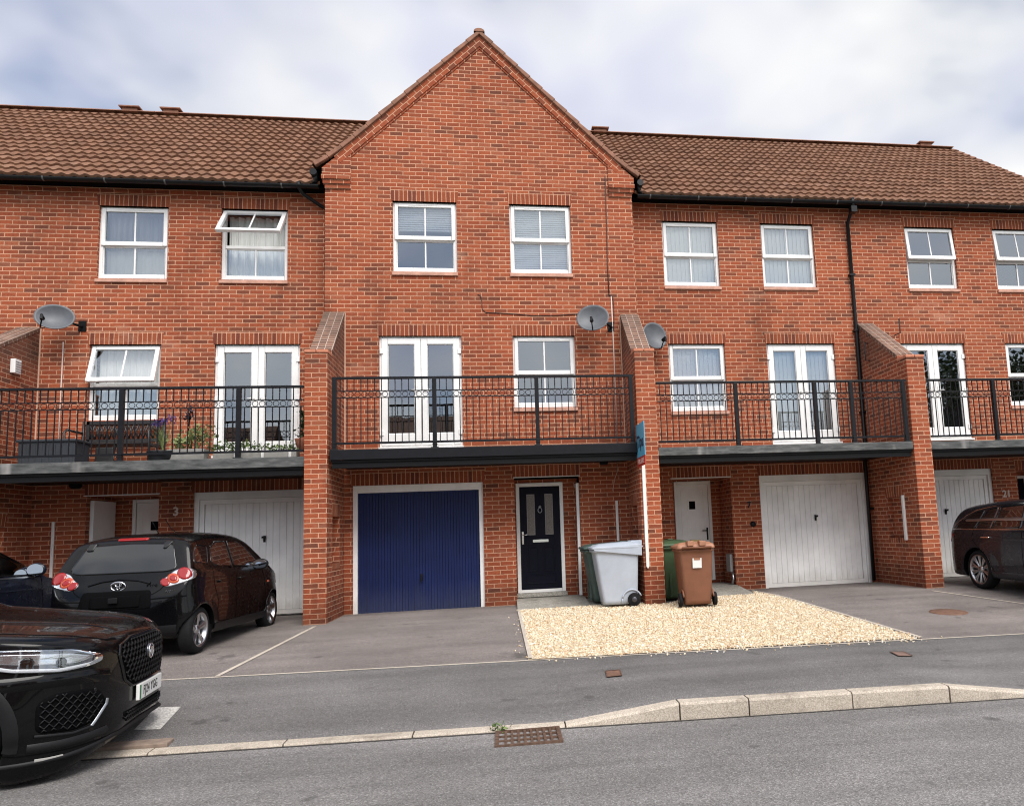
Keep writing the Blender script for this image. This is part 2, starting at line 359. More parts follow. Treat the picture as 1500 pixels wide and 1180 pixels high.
    def xform(s, mat, start=0):
        for i in range(start, len(s.v)): s.v[i] = tuple(mat @ Vector(s.v[i]))
    def mesh(s, name, mats):
        me = bpy.data.meshes.new(name); me.from_pydata(s.v, [], s.f)
        uvl = me.uv_layers.new(name='UVMap')
        flat = [c for u in s.uv for p in u for c in p]
        uvl.data.foreach_set('uv', flat)
        me.polygons.foreach_set('material_index', s.m); me.polygons.foreach_set('use_smooth', s.sm)
        for m in mats: me.materials.append(m)
        me.update(); return me
    def build(s, name, mats, parent=None, bevel=0, segs=2, weld=False):
        if not isinstance(mats, (list, tuple)): mats = [mats]
        me = s.mesh(name, mats)
        if weld:
            bm = bmesh.new(); bm.from_mesh(me); bmesh.ops.remove_doubles(bm, verts=bm.verts, dist=.0005); bm.to_mesh(me); bm.free()
        o = bpy.data.objects.new(name, me); col.objects.link(o)
        if parent: attach(o, parent)
        if bevel:
            if not weld:
                bm = bmesh.new(); bm.from_mesh(me); bmesh.ops.remove_doubles(bm, verts=bm.verts, dist=.0005); bm.to_mesh(me); bm.free()
            md = o.modifiers.new('Bevel', 'BEVEL'); md.width = bevel; md.segments = segs; md.limit_method = 'ANGLE'; md.angle_limit = R(40)
            md.harden_normals = False
        return o
WM = {}
def wmat(o):
    return WM.get(o.name, Matrix.Identity(4))
def attach(o, parent):       # child geometry is given in world space
    o.parent = parent; o.matrix_parent_inverse = wmat(parent).inverted()
def tag(o, label=None, cat=None, group=None, kind=None):
    if label: o['label'] = label
    if cat: o['category'] = cat
    if group: o['group'] = group
    if kind: o['kind'] = kind
    return o
def empty(name, loc, label, cat, rz=0, group=None):
    o = bpy.data.objects.new(name, None); col.objects.link(o); o.empty_display_size = .2
    o.location = loc; o.rotation_euler = (0, 0, rz)
    WM[o.name] = Matrix.Translation(loc) @ Matrix.Rotation(rz, 4, 'Z')
    return tag(o, label, cat, group)
def structure(o): o['kind'] = 'structure'; return o
def text_mesh(s, body, size, mat, name, parent, mtx, ext=.002, bold=0, sx=1., sp=1.):
    cu = bpy.data.curves.new(name, 'FONT'); cu.body = body; cu.size = size; cu.extrude = ext; cu.align_x = 'CENTER'; cu.align_y = 'CENTER'; cu.offset = bold; cu.resolution_u = 3; cu.space_character = sp
    to = bpy.data.objects.new('tmp', cu); col.objects.link(to)
    dg = bpy.context.evaluated_depsgraph_get(); me = bpy.data.meshes.new_from_object(to.evaluated_get(dg))
    bpy.data.objects.remove(to); bpy.data.curves.remove(cu)
    me.name = name; me.materials.clear(); me.materials.append(mat)
    me.transform(mtx @ Matrix.Diagonal((sx, 1, 1, 1)))
    o = bpy.data.objects.new(name, me); col.objects.link(o); attach(o, parent); return o
def lerp(ks, t):
    if t <= ks[0][0]: return ks[0][1]
    for (a, b), (c, d) in zip(ks, ks[1:]):
        if t <= c: return b + (d - b) * (t - a) / (c - a)
    return ks[-1][1]
def smooth(a, b, t):
    t = max(0, min(1, (t - a) / (b - a))); return t * t * (3 - 2 * t)
def spl(ks, t):   # monotone cubic
    n = len(ks)
    if t <= ks[0][0]: return ks[0][1]
    if t >= ks[-1][0]: return ks[-1][1]
    d = [(ks[i + 1][1] - ks[i][1]) / (ks[i + 1][0] - ks[i][0]) for i in range(n - 1)]
    m = [d[0]] + [0 if d[i - 1] * d[i] <= 0 else 2 * d[i - 1] * d[i] / (d[i - 1] + d[i]) for i in range(1, n - 1)] + [d[-1]]
    for i in range(n - 1):
        if t <= ks[i + 1][0]:
            h = ks[i + 1][0] - ks[i][0]; u = (t - ks[i][0]) / h
            return (2 * u ** 3 - 3 * u * u + 1) * ks[i][1] + (u ** 3 - 2 * u * u + u) * h * m[i] + (-2 * u ** 3 + 3 * u * u) * ks[i + 1][1] + (u ** 3 - u * u) * h * m[i + 1]
# ------------------------------------------------------------------ world, sun, camera
w = bpy.data.worlds.new('World'); scn.world = w; w.use_nodes = True
nt = w.node_tree; bg = nt.nodes['Background']; out = nt.nodes['World Output']
SUN_EL, SUN_AZ = R(50), R(160)      # azimuth clockwise from +Y
sky = N(nt, 'ShaderNodeTexSky', sky_type='NISHITA'); sky.sun_disc = False; sky.sun_elevation = SUN_EL; sky.sun_rotation = SUN_AZ
sky.air_density = 1.; sky.dust_density = .6; sky.ozone_density = 2.
L(nt, sky.outputs[0], bg.inputs[0]); bg.inputs[1].default_value = .15
tc = N(nt, 'ShaderNodeTexCoord'); sx = N(nt, 'ShaderNodeSeparateXYZ'); L(nt, tc.outputs['Generated'], sx.inputs[0])
zz = N(nt, 'ShaderNodeMath', operation='MAXIMUM'); L(nt, sx.outputs[2], zz.inputs[0]); zz.inputs[1].default_value = 0
za = N(nt, 'ShaderNodeMath', operation='ADD'); L(nt, zz.outputs[0], za.inputs[0]); za.inputs[1].default_value = .42
dx = N(nt, 'ShaderNodeMath', operation='DIVIDE'); L(nt, sx.outputs[0], dx.inputs[0]); L(nt, za.outputs[0], dx.inputs[1])
dy = N(nt, 'ShaderNodeMath', operation='DIVIDE'); L(nt, sx.outputs[1], dy.inputs[0]); L(nt, za.outputs[0], dy.inputs[1])
cx = N(nt, 'ShaderNodeCombineXYZ'); L(nt, dx.outputs[0], cx.inputs[0]); L(nt, dy.outputs[0], cx.inputs[1])
cv = mapping(nt, cx.outputs[0], (1, 1, 1), (0, 0, .5), (0.2, 3.3, 0))
n1 = N(nt, 'ShaderNodeTexNoise'); n1.inputs['Scale'].default_value = 2.3; n1.inputs['Detail'].default_value = 4; n1.inputs['Roughness'].default_value = .45; n1.inputs['Distortion'].default_value = .25
L(nt, cv, n1.inputs['Vector'])
cover = ramp(nt, n1.outputs['Fac'], [(.37, 0), (.48, .8), (.57, 1)])
n2 = N(nt, 'ShaderNodeTexNoise'); n2.inputs['Scale'].default_value = 2.6; n2.inputs['Detail'].default_value = 3; n2.inputs['Roughness'].default_value = .5
L(nt, mapping(nt, cx.outputs[0], (1, 1, 1), (0, 0, 1.1), (9, 4, 0)), n2.inputs['Vector'])
ccol = ramp(nt, n2.outputs['Fac'], [(.30, (.68, .71, .88)), (.41, (.82, .84, .96)), (.50, (.95, .96, 1.0)), (.60, (1.04, 1.04, 1.04))])
bg2 = N(nt, 'ShaderNodeBackground'); L(nt, ccol, bg2.inputs[0])
mr = N(nt, 'ShaderNodeMapRange', interpolation_type='SMOOTHSTEP'); L(nt, sx.outputs[1], mr.inputs[0])      # clouds are brighter round the veiled sun, behind the camera
mr.inputs[1].default_value = .25; mr.inputs[2].default_value = -.6; mr.inputs[3].default_value = .96; mr.inputs[4].default_value = 1.45; L(nt, mr.outputs[0], bg2.inputs[1])
ms = N(nt, 'ShaderNodeMixShader'); L(nt, cover, ms.inputs[0]); L(nt, bg.outputs[0], ms.inputs[1]); L(nt, bg2.outputs[0], ms.inputs[2]); L(nt, ms.outputs[0], out.inputs[0])
sl = bpy.data.lights.new('sun', 'SUN'); sl.energy = 3.6; sl.angle = R(38); sl.color = (1, .955, .89)
so = bpy.data.objects.new('sun', sl); col.objects.link(so)
sd = Vector((math.sin(SUN_AZ) * math.cos(SUN_EL), math.cos(SUN_AZ) * math.cos(SUN_EL), math.sin(SUN_EL)))
so.rotation_euler = sd.to_track_quat('Z', 'Y').to_euler(); so.location = (0, -20, 30)
scn.view_settings.view_transform = 'Standard'; scn.view_settings.look = 'None'; scn.view_settings.exposure = 0; scn.view_settings.gamma = 1
scn.cycles.filter_width = 1.1

cam = bpy.data.cameras.new('camera'); co = bpy.data.objects.new('camera', cam); col.objects.link(co); scn.camera = co
CF, CPX, CPY = 1071.1085, 907.0565, 650.9012
YA, PI_, RO = (0.1584925, 0.1156776, -0.0424397)
fx = Vector((math.sin(YA) * math.cos(PI_), math.cos(YA) * math.cos(PI_), math.sin(PI_)))
rr = Vector((math.cos(YA), -math.sin(YA), 0)); uu = rr.cross(fx)
r2 = rr * math.cos(RO) + uu * math.sin(RO); u2 = -rr * math.sin(RO) + uu * math.cos(RO)
mt = Matrix((r2, u2, -fx)).transposed().to_4x4(); mt.translation = Vector((3.0104, -12.9731, 1.5))
co.matrix_world = mt
cam.sensor_width = 36; cam.sensor_fit = 'HORIZONTAL'; cam.lens = CF / 1500 * 36
cam.shift_x = (750 - CPX) / 1500; cam.shift_y = (CPY - 590) / 1500; cam.clip_end = 2000; cam.clip_start = .05

# ------------------------------------------------------------------ ground
def cl(x): return max(-15, min(22, x))
def zr(x): return .03 - .0125 * cl(x)
def ye(x): return -4.85 - .018 * cl(x)
def yk(x): return -7.0 - .02 * cl(x)
def kh(x): return lerp([(3.44, .02), (4.35, .135), (6.66, .135), (7.57, .02)], x)
def gz(x, y):
    e = .195 - .0125 * cl(x)
    if y >= -1.2: return .285
    if y >= ye(x): return e + (.285 - e) * (y - ye(x)) / (-1.2 - ye(x))
    k = yk(x) + .125
    return e + (zr(x) + kh(x) - e) * min(1, (ye(x) - y) / (ye(x) - k))
def sheet(name, mat, xs, ysf, zf, parent=None):
    mb = MB(); g = [[(x, y, zf(x, y)) for y in ysf(x)] for x in xs]
    for i in range(len(xs) - 1):
        for j in range(len(g[0]) - 1):
            p = [g[i][j], g[i + 1][j], g[i + 1][j + 1], g[i][j + 1]]
            mb.quad(p, [(q[0], q[1]) for q in p], 0, True)
    return mb.build(name, mat, parent, weld=True)
XS = sorted(set([-40, -25] + [-15 + .5 * i for i in range(75)] + [3.44, 4.35, 6.66, 7.57, 30, 45]))
m = simple('rough_grass', (.10, .12, .05), .9, var=.4, vscale=2)
g = MB(); g.quad([(-400, -400, -.6), (400, -400, -.6), (400, 400, -.6), (-400, 400, -.6)]); structure(g.build('ground', m))
yo = lambda x: -13.6 - .02 * cl(x)
structure(sheet('road', M['road'], XS, lambda x: [yo(x), yo(x) + 1.5, yk(x) - 2.5, yk(x) - .8, yk(x)], lambda x, y: zr(x) + (.03 if y < yk(x) - 2 and y > yo(x) + 1 else .012 if y < yk(x) - .5 and y > yo(x) + .5 else 0)))
structure(sheet('pavement', M['pave'], XS, lambda x: [yk(x) + .13 + (ye(x) - yk(x) - .13) * t / 6 for t in range(7)], gz))
structure(sheet('driveway', M['drive'], XS, lambda x: [ye(x) + .055, -3.6, -2.4, -1.2, -.4, .43, 1.6], lambda x, y: gz(x, y)))
structure(sheet('edging_strip', M['edging'], XS, lambda x: [ye(x), ye(x) + .055], lambda x, y: gz(x, ye(x)) + .004))
# opposite footway
structure(sheet('far_pavement', M['pave'], XS, lambda x: [yo(x) - 2.0, yo(x)], lambda x, y: zr(x) + .10))
structure(sheet('far_garden', m, XS, lambda x: [yo(x) - 40, yo(x) - 20, yo(x) - 2.0], lambda x, y: zr(x) + .1))
# kerb: one stone after another, the dropped ones almost flush with the road
kb = MB(); J = [-13.4 + .93 * i for i in range(14)] + [.42, 1.35, 2.28, 3.44, 4.35, 4.92, 5.8, 6.66] + [7.57 + .92 * i for i in range(16)]
J = sorted(J); J = [j for k, j in enumerate(J) if k == 0 or j - J[k - 1] > .3]
for a, b in zip(J, J[1:]):
    a2, b2 = a + .006, b - .006; n = 4; q = []
    jit = random.uniform(-.003, .004)
    for i in range(n + 1):
        x = a2 + (b2 - a2) * i / n; y = yk(x) + jit; z = zr(x); h = kh(x)
        q.append([(x, y, z - .1), (x, y + .004, z + max(.008, h - .018)), (x, y + .008 + .008 * min(1, h / .1), z + h - .004), (x, y + .022, z + h), (x, y + .124, z + h + .003), (x, y + .124, z - .1)])
    for i in range(n):
        for k in range(5):
            p = [q[i][k], q[i + 1][k], q[i + 1][k + 1], q[i][k + 1]]; kb.quad(p, None, 0, k in (1, 2))
    kb.quad(q[0][::-1]); kb.quad(q[-1])
structure(kb.build('kerb', M['kerb']))
kg = MB()   # dirt in the channel between kerb and carriageway and in the joints
for a, b in zip(XS, XS[1:]):
    kg.quad([(a, yk(a) - .022, zr(a) + .004), (b, yk(b) - .022, zr(b) + .004), (b, yk(b) + .06, zr(b) + .004), (a, yk(a) + .06, zr(a) + .004)])
structure(kg.build('kerb_channel_dirt', simple('channel_dirt', (.055, .048, .042), .9, var=.4, vscale=18)))
def flat(name, poly, mat, dz=.004, sub=1):
    mb = MB(); mb.quad([(x, y, gz(x, y) + dz) for x, y in poly], poly); return structure(mb.build(name, mat))
def strip(name, pts, wd, mat, dz):
    mb = MB()
    for (x0, y0), (x1, y1) in zip(pts, pts[1:]):
        d = Vector((x1 - x0, y1 - y0)).normalized(); nx, ny = -d.y * wd / 2, d.x * wd / 2
        mb.quad([(x0 - nx, y0 - ny, gz(x0, y0) + dz), (x1 - nx, y1 - ny, gz(x1, y1) + dz), (x1 + nx, y1 + ny, gz(x1, y1) + dz), (x0 + nx, y0 + ny, gz(x0, y0) + dz)])
    return structure(mb.build(name, mat))
def seg(a, b, n=10): return [(a[0] + (b[0] - a[0]) * i / n, a[1] + (b[1] - a[1]) * i / n) for i in range(n + 1)]
strip('drive_dividing_strip', seg((.22, -1.45), (.09, ye(.09) + .05)), .05, M['edging'], .006)
strip('drive_dividing_strip', seg((10.02, -1.5), (10.55, -3.4)) + [(10.95, ye(10.9) + .05)], .045, M['edging'], .006)
flat('road_marking', [(.06, -6.41), (.265, -6.44), (.172, -5.83), (-.044, -5.80)], M['whitepaint'])
sb = MB(); sb.prism([(-.6, yk(-.6) + .13), (.50, yk(.5) + .13), (.49, yk(.5) + .28), (-.6, yk(-.6) + .28)], 2, .0, .078); structure(sb.build('kerb_backing_slab', simple('old_concrete', (.25, .19, .15), .9, var=.25, vscale=14), bevel=.008))
# porch slabs
s = MB()
s.prism([(-.92, .2), (-.92, .300), (0, .375), (1.3, .385), (1.3, .2)], 0, 3.178, 4.36)
s.prism([(-.95, .2), (-.95, .298), (-.02, .33), (-.02, .2)], 0, 4.372, 5.21)
structure(s.build('porch_slab', M['slab'], bevel=.006))
s = MB()
s.prism([(-.55, .2), (-.55, .300), (.43, .385), (2.1, .395), (2.1, .2)], 0, 6.12, 7.28); structure(s.build('porch_slab', M['slab'], bevel=.006))
s = MB(); s.prism([(-.2, .2), (-.2, .295), (.43, .385), (2.1, .395), (2.1, .2)], 0, -3.87, -2.74); structure(s.build('porch_slab', M['slab'], bevel=.006))
s = MB(); s.prism([(-.2, .2), (-.2, .295), (.43, .385), (2.1, .395), (2.1, .2)], 0, 13.28, 14.4); structure(s.build('porch_slab', M['slab'], bevel=.006))
# gravel bed and its pebbles
GP = [(3.20, -.93), (5.215, -.96), (5.56, -1.26), (6.1, -.57), (7.30, -.57), (7.40, -.02), (7.72, ye(7.7) + .05), (3.255, ye(3.25) + .05)]
def in_poly(x, y, P):
    c = False
    for i in range(len(P)):
        (x1, y1), (x2, y2) = P[i], P[i - 1]
        if (y1 > y) != (y2 > y) and x < (x2 - x1) * (y - y1) / (y2 - y1) + x1: c = not c
    return c
gb = MB(); st = .12
for i in range(45):
    for j in range(50):
        x, y = 3.1 + i * st, -5.1 + j * .11
        if in_poly(x + st / 2, y + .055, GP) or False:
            gb.quad([(a, b, gz(a, b) + .006 + .004) for a, b in ((x, y), (x + st, y), (x + st, y + .11), (x, y + .11))], None, 0, True)
structure(gb.build('gravel_bed', M['gravelbed'], weld=True))
strip('gravel_edging', seg((3.19, -.93), (3.245, ye(3.25) + .05)), .045, M['edging'], .022)
strip('gravel_edging', seg((7.41, .0), (7.735, ye(7.7) + .05)), .045, M['edging'], .022)
def scatter_mesh(name, base_v, base_f, pos, rotm, scale, tint, mat):
    bv = np.array(base_v); nb = len(bv); n = len(pos)
    V = np.einsum('nij,bj->nbi', rotm, bv) * 1.0
    V = np.einsum('nij,nbj->nbi', rotm, bv[None] * scale[:, None, :]) + pos[:, None, :]
    F = (np.array(base_f)[None] + (np.arange(n) * nb)[:, None, None]).reshape(-1, len(base_f[0]))
    me = bpy.data.meshes.new(name); me.vertices.add(n * nb); me.vertices.foreach_set('co', V.reshape(-1).astype(np.float32))
    k = F.shape[1]; me.loops.add(F.size); me.loops.foreach_set('vertex_index', F.reshape(-1).astype(np.int32))
    me.polygons.add(len(F)); me.polygons.foreach_set('loop_start', (np.arange(len(F)) * k).astype(np.int32))
    at = me.attributes.new('tint', 'FLOAT', 'POINT'); at.data.foreach_set('value', np.repeat(tint, nb).astype(np.float32))
    me.materials.append(mat); me.update(calc_edges=True); me.validate()
    o = bpy.data.objects.new(name, me); col.objects.link(o); return o
def rand_rot(n):
    q = np.random.normal(size=(n, 4)); q /= np.linalg.norm(q, axis=1)[:, None]
    a, b, c, d = q.T
    return np.stack([np.stack([1 - 2 * (c * c + d * d), 2 * (b * c - a * d), 2 * (b * d + a * c)], -1), np.stack([2 * (b * c + a * d), 1 - 2 * (b * b + d * d), 2 * (c * d - a * b)], -1), np.stack([2 * (b * d - a * c), 2 * (c * d + a * b), 1 - 2 * (b * b + c * c)], -1)], 1)
bm = bmesh.new(); bmesh.ops.create_icosphere(bm, subdivisions=1, radius=1)
PB_V = [tuple(v.co) for v in bm.verts]; PB_F = [tuple(v.index for v in f.verts) for f in bm.faces]; bm.free()
pts = []
while len(pts) < 33000:
    x, y = random.uniform(3.2, 7.75), random.uniform(-5.0, -.02)
    if in_poly(x, y, GP): pts.append((x, y, gz(x, y) + .008 + random.uniform(-.004, .010)))
for k in range(90):      # strays kicked over the edges
    t = random.random(); e = random.choice(((3.2, -.93, 3.25, -4.9, -1, 0), (3.25, -4.92, 7.7, -5.0, 0, -1), (3.25, -4.92, 7.7, -5.0, 0, -1), (7.42, 0, 7.75, -4.95, 1, 0)))
    q = abs(random.gauss(0, .06)) + .02; x, y = e[0] + (e[2] - e[0]) * t + e[4] * q, e[1] + (e[3] - e[1]) * t + e[5] * q; pts.append((x, y, gz(x, y) + .008))
pts = np.array(pts); n = len(pts); szz = np.random.uniform(.006, .013, n) * np.random.choice([.8, 1., 1.25, 1.7], n, p=[.3, .4, .22, .08])
sc = np.stack([szz * np.random.uniform(.9, 1.35, n), szz * np.random.uniform(.7, 1.1, n), szz * np.random.uniform(.5, .85, n)], -1)
o = scatter_mesh('gravel', PB_V, PB_F, pts, rand_rot(n), sc, np.random.uniform(0, 1, n), M['gravel']); o['kind'] = 'stuff'
tag(o, 'cream and honey coloured gravel laid in front of the navy door', 'gravel')
# weeds and small covers
def cover(name, pts4, label, cat, mat, frame=True):
    b = MB(); zs = [(x, y, gz(x, y) + .008) for x, y in pts4]; b.quad(zs)
    o = b.build(name, mat); tag(o, label, cat)
    c = Vector((sum(p[0] for p in pts4) / 4, sum(p[1] for p in pts4) / 4, 0))
    r = MB()
    for i in range(4):
        p, q = Vector(zs[i]), Vector(zs[(i + 1) % 4]); ci = Vector((c.x, c.y, p.z))
        p2, q2 = p + (Vector((c.x, c.y, p.z)) - p) * .14, q + (Vector((c.x, c.y, q.z)) - q) * .14; up = Vector((0, 0, .004))
        r.quad([p + up, q + up, q2 + up, p2 + up])
    r.build('cover_frame', M['rust'], o)
cover('stopcock_cover', [(3.93, -5.87), (4.08, -5.88), (4.10, -5.62), (3.95, -5.61)], 'small rusty square cover set in the pavement below the gravel', 'cover', M['cover'])
cover('stopcock_cover', [(6.98, -5.76), (7.14, -5.77), (7.17, -5.54), (7.01, -5.53)], 'faded square cover in the pavement right of the gravel corner', 'cover', simple('faded_cover', (.19, .12, .095), .8, var=.3))
b = MB(); cz = gz(9.08, -3.4)
b.lathe([(0, .0), (.20, .0), (.205, -.003), (.25, -.003), (.255, -.02)], (0, 0, 0), 2, 40)
b.v = [(9.08 + x, -3.4 + y, gz(9.08 + x, -3.4 + y) + .010 + z) for x, y, z in b.v]
tag(b.build('manhole_cover', M['cover']), 'round reddish manhole cover in the right driveway', 'cover')
# road gully grating
gx, gy, gzr = 3.145, -7.27, zr(3.1) + .014
root = empty('drain_grate', (gx, gy, gzr), 'rusty iron drain grating in the gutter against the kerb', 'drain')
b = MB(); W2, D2 = .245, .205
b.box(gx - W2, gx + W2, gy - D2, gy + D2, gzr - .16, gzr - .15); b.build('sump', M['dark'], root)
b = MB()
for x0, x1, y0, y1 in ((-W2, -W2 + .03, -D2, D2), (W2 - .03, W2, -D2, D2), (-W2 + .03, W2 - .03, -D2, -D2 + .025), (-W2 + .03, W2 - .03, D2 - .025, D2)):
    b.box(gx + x0, gx + x1, gy + y0, gy + y1, gzr - .16, gzr + .006)
b.build('frame', M['rust'], root)
b = MB(); iw, idp = W2 - .03, D2 - .025
for k in range(1, 9): x = gx - iw + 2 * iw * k / 9; b.box(x - .009, x + .009, gy - idp, gy + idp, gzr - .04, gzr + .004)
for k in range(1, 3):
    y = gy - idp + 2 * idp * k / 3
    for i in range(9):
        xa = gx - iw + 2 * iw * i / 9 + (.0092 if i else 0); xb = gx - iw + 2 * iw * (i + 1) / 9 - (.0092 if i < 8 else 0); b.box(xa, xb, y - .010, y + .010, gzr - .04, gzr + .002)
b.build('bars', M['rust'], root)
def leaf_cluster(name, centers, mat, size, n, spread, parent=None, up=0.):
    V = [(-.5, 0, 0), (0, -.28, .06), (.5, 0, 0), (0, .28, .06)]; F = [(0, 1, 2), (0, 2, 3)]
    P = []; 
    for c, sp in centers:
        for i in range(int(n)): P.append([c[k] + np.random.normal() * sp[k] for k in range(3)])
    P = np.array(P); k = len(P); s = np.random.uniform(.6, 1.3, k) * size
    o = scatter_mesh(name, V, F, P, rand_rot(k), np.stack([s, s, s], -1), np.random.uniform(0, 1, k), mat)
    if parent: attach(o, parent)
    return o
o = leaf_cluster('weed', [((2.93, yk(2.9) + .0, zr(2.9) + .045), (.035, .018, .022))], M['leaf'], .030, 60, 0)
tag(o, 'small green weed growing from the kerb joint by the drain', 'weed')
# ------------------------------------------------------------------ houses
YS = .43            # facade plane of the set-back houses; the gabled house stands at y = 0
FY = -1.242         # front plane of fin walls and balconies
def wall_rect(mb, x0, x1, z0, z1, y, holes, reveal=.10, mi=0):
    xs = sorted(set([x0, x1] + [h[0] for h in holes] + [h[1] for h in holes])); zs = sorted(set([z0, z1] + [h[2] for h in holes] + [h[3] for h in holes]))
    xs = [x for x in xs if x0 <= x <= x1]; zs = [z for z in zs if z0 <= z <= z1]
    for a, b in zip(xs, xs[1:]):
        for c, d in zip(zs, zs[1:]):
            mx, mz = (a + b) / 2, (c + d) / 2
            if any(h[0] < mx < h[1] and h[2] < mz < h[3] for h in holes): continue
            mb.quad([(a, y, c), (b, y, c), (b, y, d), (a, y, d)], [(a, c), (b, c), (b, d), (a, d)], mi)
    for h in holes:
        a, b, c, d = h[:4]; r = h[4] if len(h) > 4 else reveal; y2 = y + r
        mb.quad([(a, y, c), (a, y, d), (a, y2, d), (a, y2, c)], [(y, c), (y, d), (y2, d), (y2, c)], mi)
        mb.quad([(b, y, c), (b, y2, c), (b, y2, d), (b, y, d)], [(y, c), (y2, c), (y2, d), (y, d)], mi)
        mb.quad([(a, y, d), (b, y, d), (b, y2, d), (a, y2, d)], [(a, y), (b, y), (b, y2), (a, y2)], mi)
        mb.quad([(a, y, c), (a, y2, c), (b, y2, c), (b, y, c)], [(a, y), (a, y2), (b, y2), (b, y)], mi)
def frame(mb, x0, x1, z0, z1, y0, y1, w, wb=None, mi=0, wt=None):
    wb = w if wb is None else wb; wt = w if wt is None else wt
    mb.box(x0, x0 + w, y0, y1, z0, z1, mi); mb.box(x1 - w, x1, y0, y1, z0, z1, mi)
    mb.box(x0 + w, x1 - w, y0, y1, z0, z0 + wb, mi, skip='lr'); mb.box(x0 + w, x1 - w, y0, y1, z1 - wt, z1, mi, skip='lr')
def lintel(house, x0, x1, z, y, h=.215):
    mb = MB(); f = y - .004; s = .04
    pts = [(x0 - s * .4, z), (x1 + s * .4, z), (x1 + s, z + h), (x0 - s, z + h)]
    mb.quad([(p[0], f, p[1]) for p in pts], [((p[1] - z) / h * .225 + .0, p[0]) for p in pts])
    mb.quad([(pts[0][0], f, z), (pts[0][0], y + .07, z), (pts[1][0], y + .07, z), (pts[1][0], f, z)], [(0, pts[0][0]), (.1, pts[0][0]), (.1, pts[1][0]), (0, pts[1][0])])
    for i in (1, 3):
        a, b = pts[i], pts[(i + 1) % 4]; mb.quad([(a[0], f, a[1]), (a[0], y + .001, a[1]), (b[0], y + .001, b[1]), (b[0], f, b[1])])
    a, b = pts[2], pts[3]; mb.quad([(a[0], f, a[1]), (a[0], y + .001, a[1]), (b[0], y + .001, b[1]), (b[0], f, b[1])])
    return mb.build('lintel', M['soldier'], house)
def curtain_mesh(x0, x1, z0, z1, y, amp=.025, wl=.11, n=None):
    mb = MB(); n = n or int((x1 - x0) / .012); ph = random.uniform(0, 6); q = []
    for i in range(n + 1):
        x = x0 + (x1 - x0) * i / n
        q.append((x, y + amp * math.sin(2 * math.pi * x / wl + ph + .8 * math.sin(x * 7 + ph)) + amp * .4 * math.sin(2 * math.pi * x / (wl * .43))))
    for a, b in zip(q, q[1:]): mb.quad([(a[0], a[1], z0), (b[0], b[1], z0), (b[0], b[1], z1), (a[0], a[1], z1)], None, 0, True)
    return mb
def dress(par, kind, x0, x1, z0, z1, y, w, h):
    mx = (x0 + x1) / 2
    if kind == 'sheer':
        curtain_mesh(x0, mx + .02, z0, z1, y + .14).build('curtain', M['greycurtain'], par); curtain_mesh(mx - .02, x1, z0, z1, y + .16, .02, .16).build('curtain', M['greycurtain'], par)
        curtain_mesh(x0, x1, z0, z0 + h * .42, y + .11, .012, .2).build('net_curtain', M['sheer'], par)
    elif kind == 'curtains':
        curtain_mesh(x0, mx + .03, z0 - .02, z1, y + .15, .03, .13).build('curtain', M['curtain'], par); curtain_mesh(mx - .05, x1, z0 - .02, z1, y + .17, .03, .15).build('curtain', M['curtain'], par)
    elif kind == 'net':
        curtain_mesh(x0, x1, z0, z1, y + .13, .014, .12).build('net_curtain', M['curtain'], par)
    elif kind in ('blind', 'halfblind'):
        mb = MB(); zb = z0 if kind == 'blind' else z0 + h * .66; k = int((z1 - zb) / .042)
        for i in range(k + 1):
            z = z1 - .03 - i * .042; mb.obox((mx, y + .08, z), (1, 0, 0), (0, math.cos(1.15), math.sin(1.15)), (0, -math.sin(1.15), math.cos(1.15)), (x1 - x0) / 2, .022, .0012)
        if kind == 'halfblind': mb.box(x0, x1, y + .105, y + .135, zb - .03, zb - .005)
        for xx in (x0 + w * .25, x0 + w * .75): mb.box(xx - .002, xx + .002, y + .094, y + .096, zb, z1)
        mb.build('venetian_blind', M['blind'], par)
    elif kind == 'vertical':
        mb = MB(); k = int((x1 - x0) / .085)
        for i in range(k + 1):
            x = x0 + .02 + i * (x1 - x0 - .04) / k; mb.obox((x, y + .07, (z0 + z1) / 2), (math.cos(.2), math.sin(.2), 0), (-math.sin(.2), math.cos(.2), 0), (0, 0, 1), .046, .0015, (z1 - z0) / 2)
        mb.build('vertical_blind', M['curtain'], par)
    elif kind == 'ornament':
        mb = MB(); mb.lathe([(0, 0), (.05, .0), (.06, .04), (.03, .10), (.045, .14), (.02, .19), (0, .2)], (x0 + w * .66, y + .16, z0 + .01), 2, 12); mb.build('ornament', M['blackpl'], par)
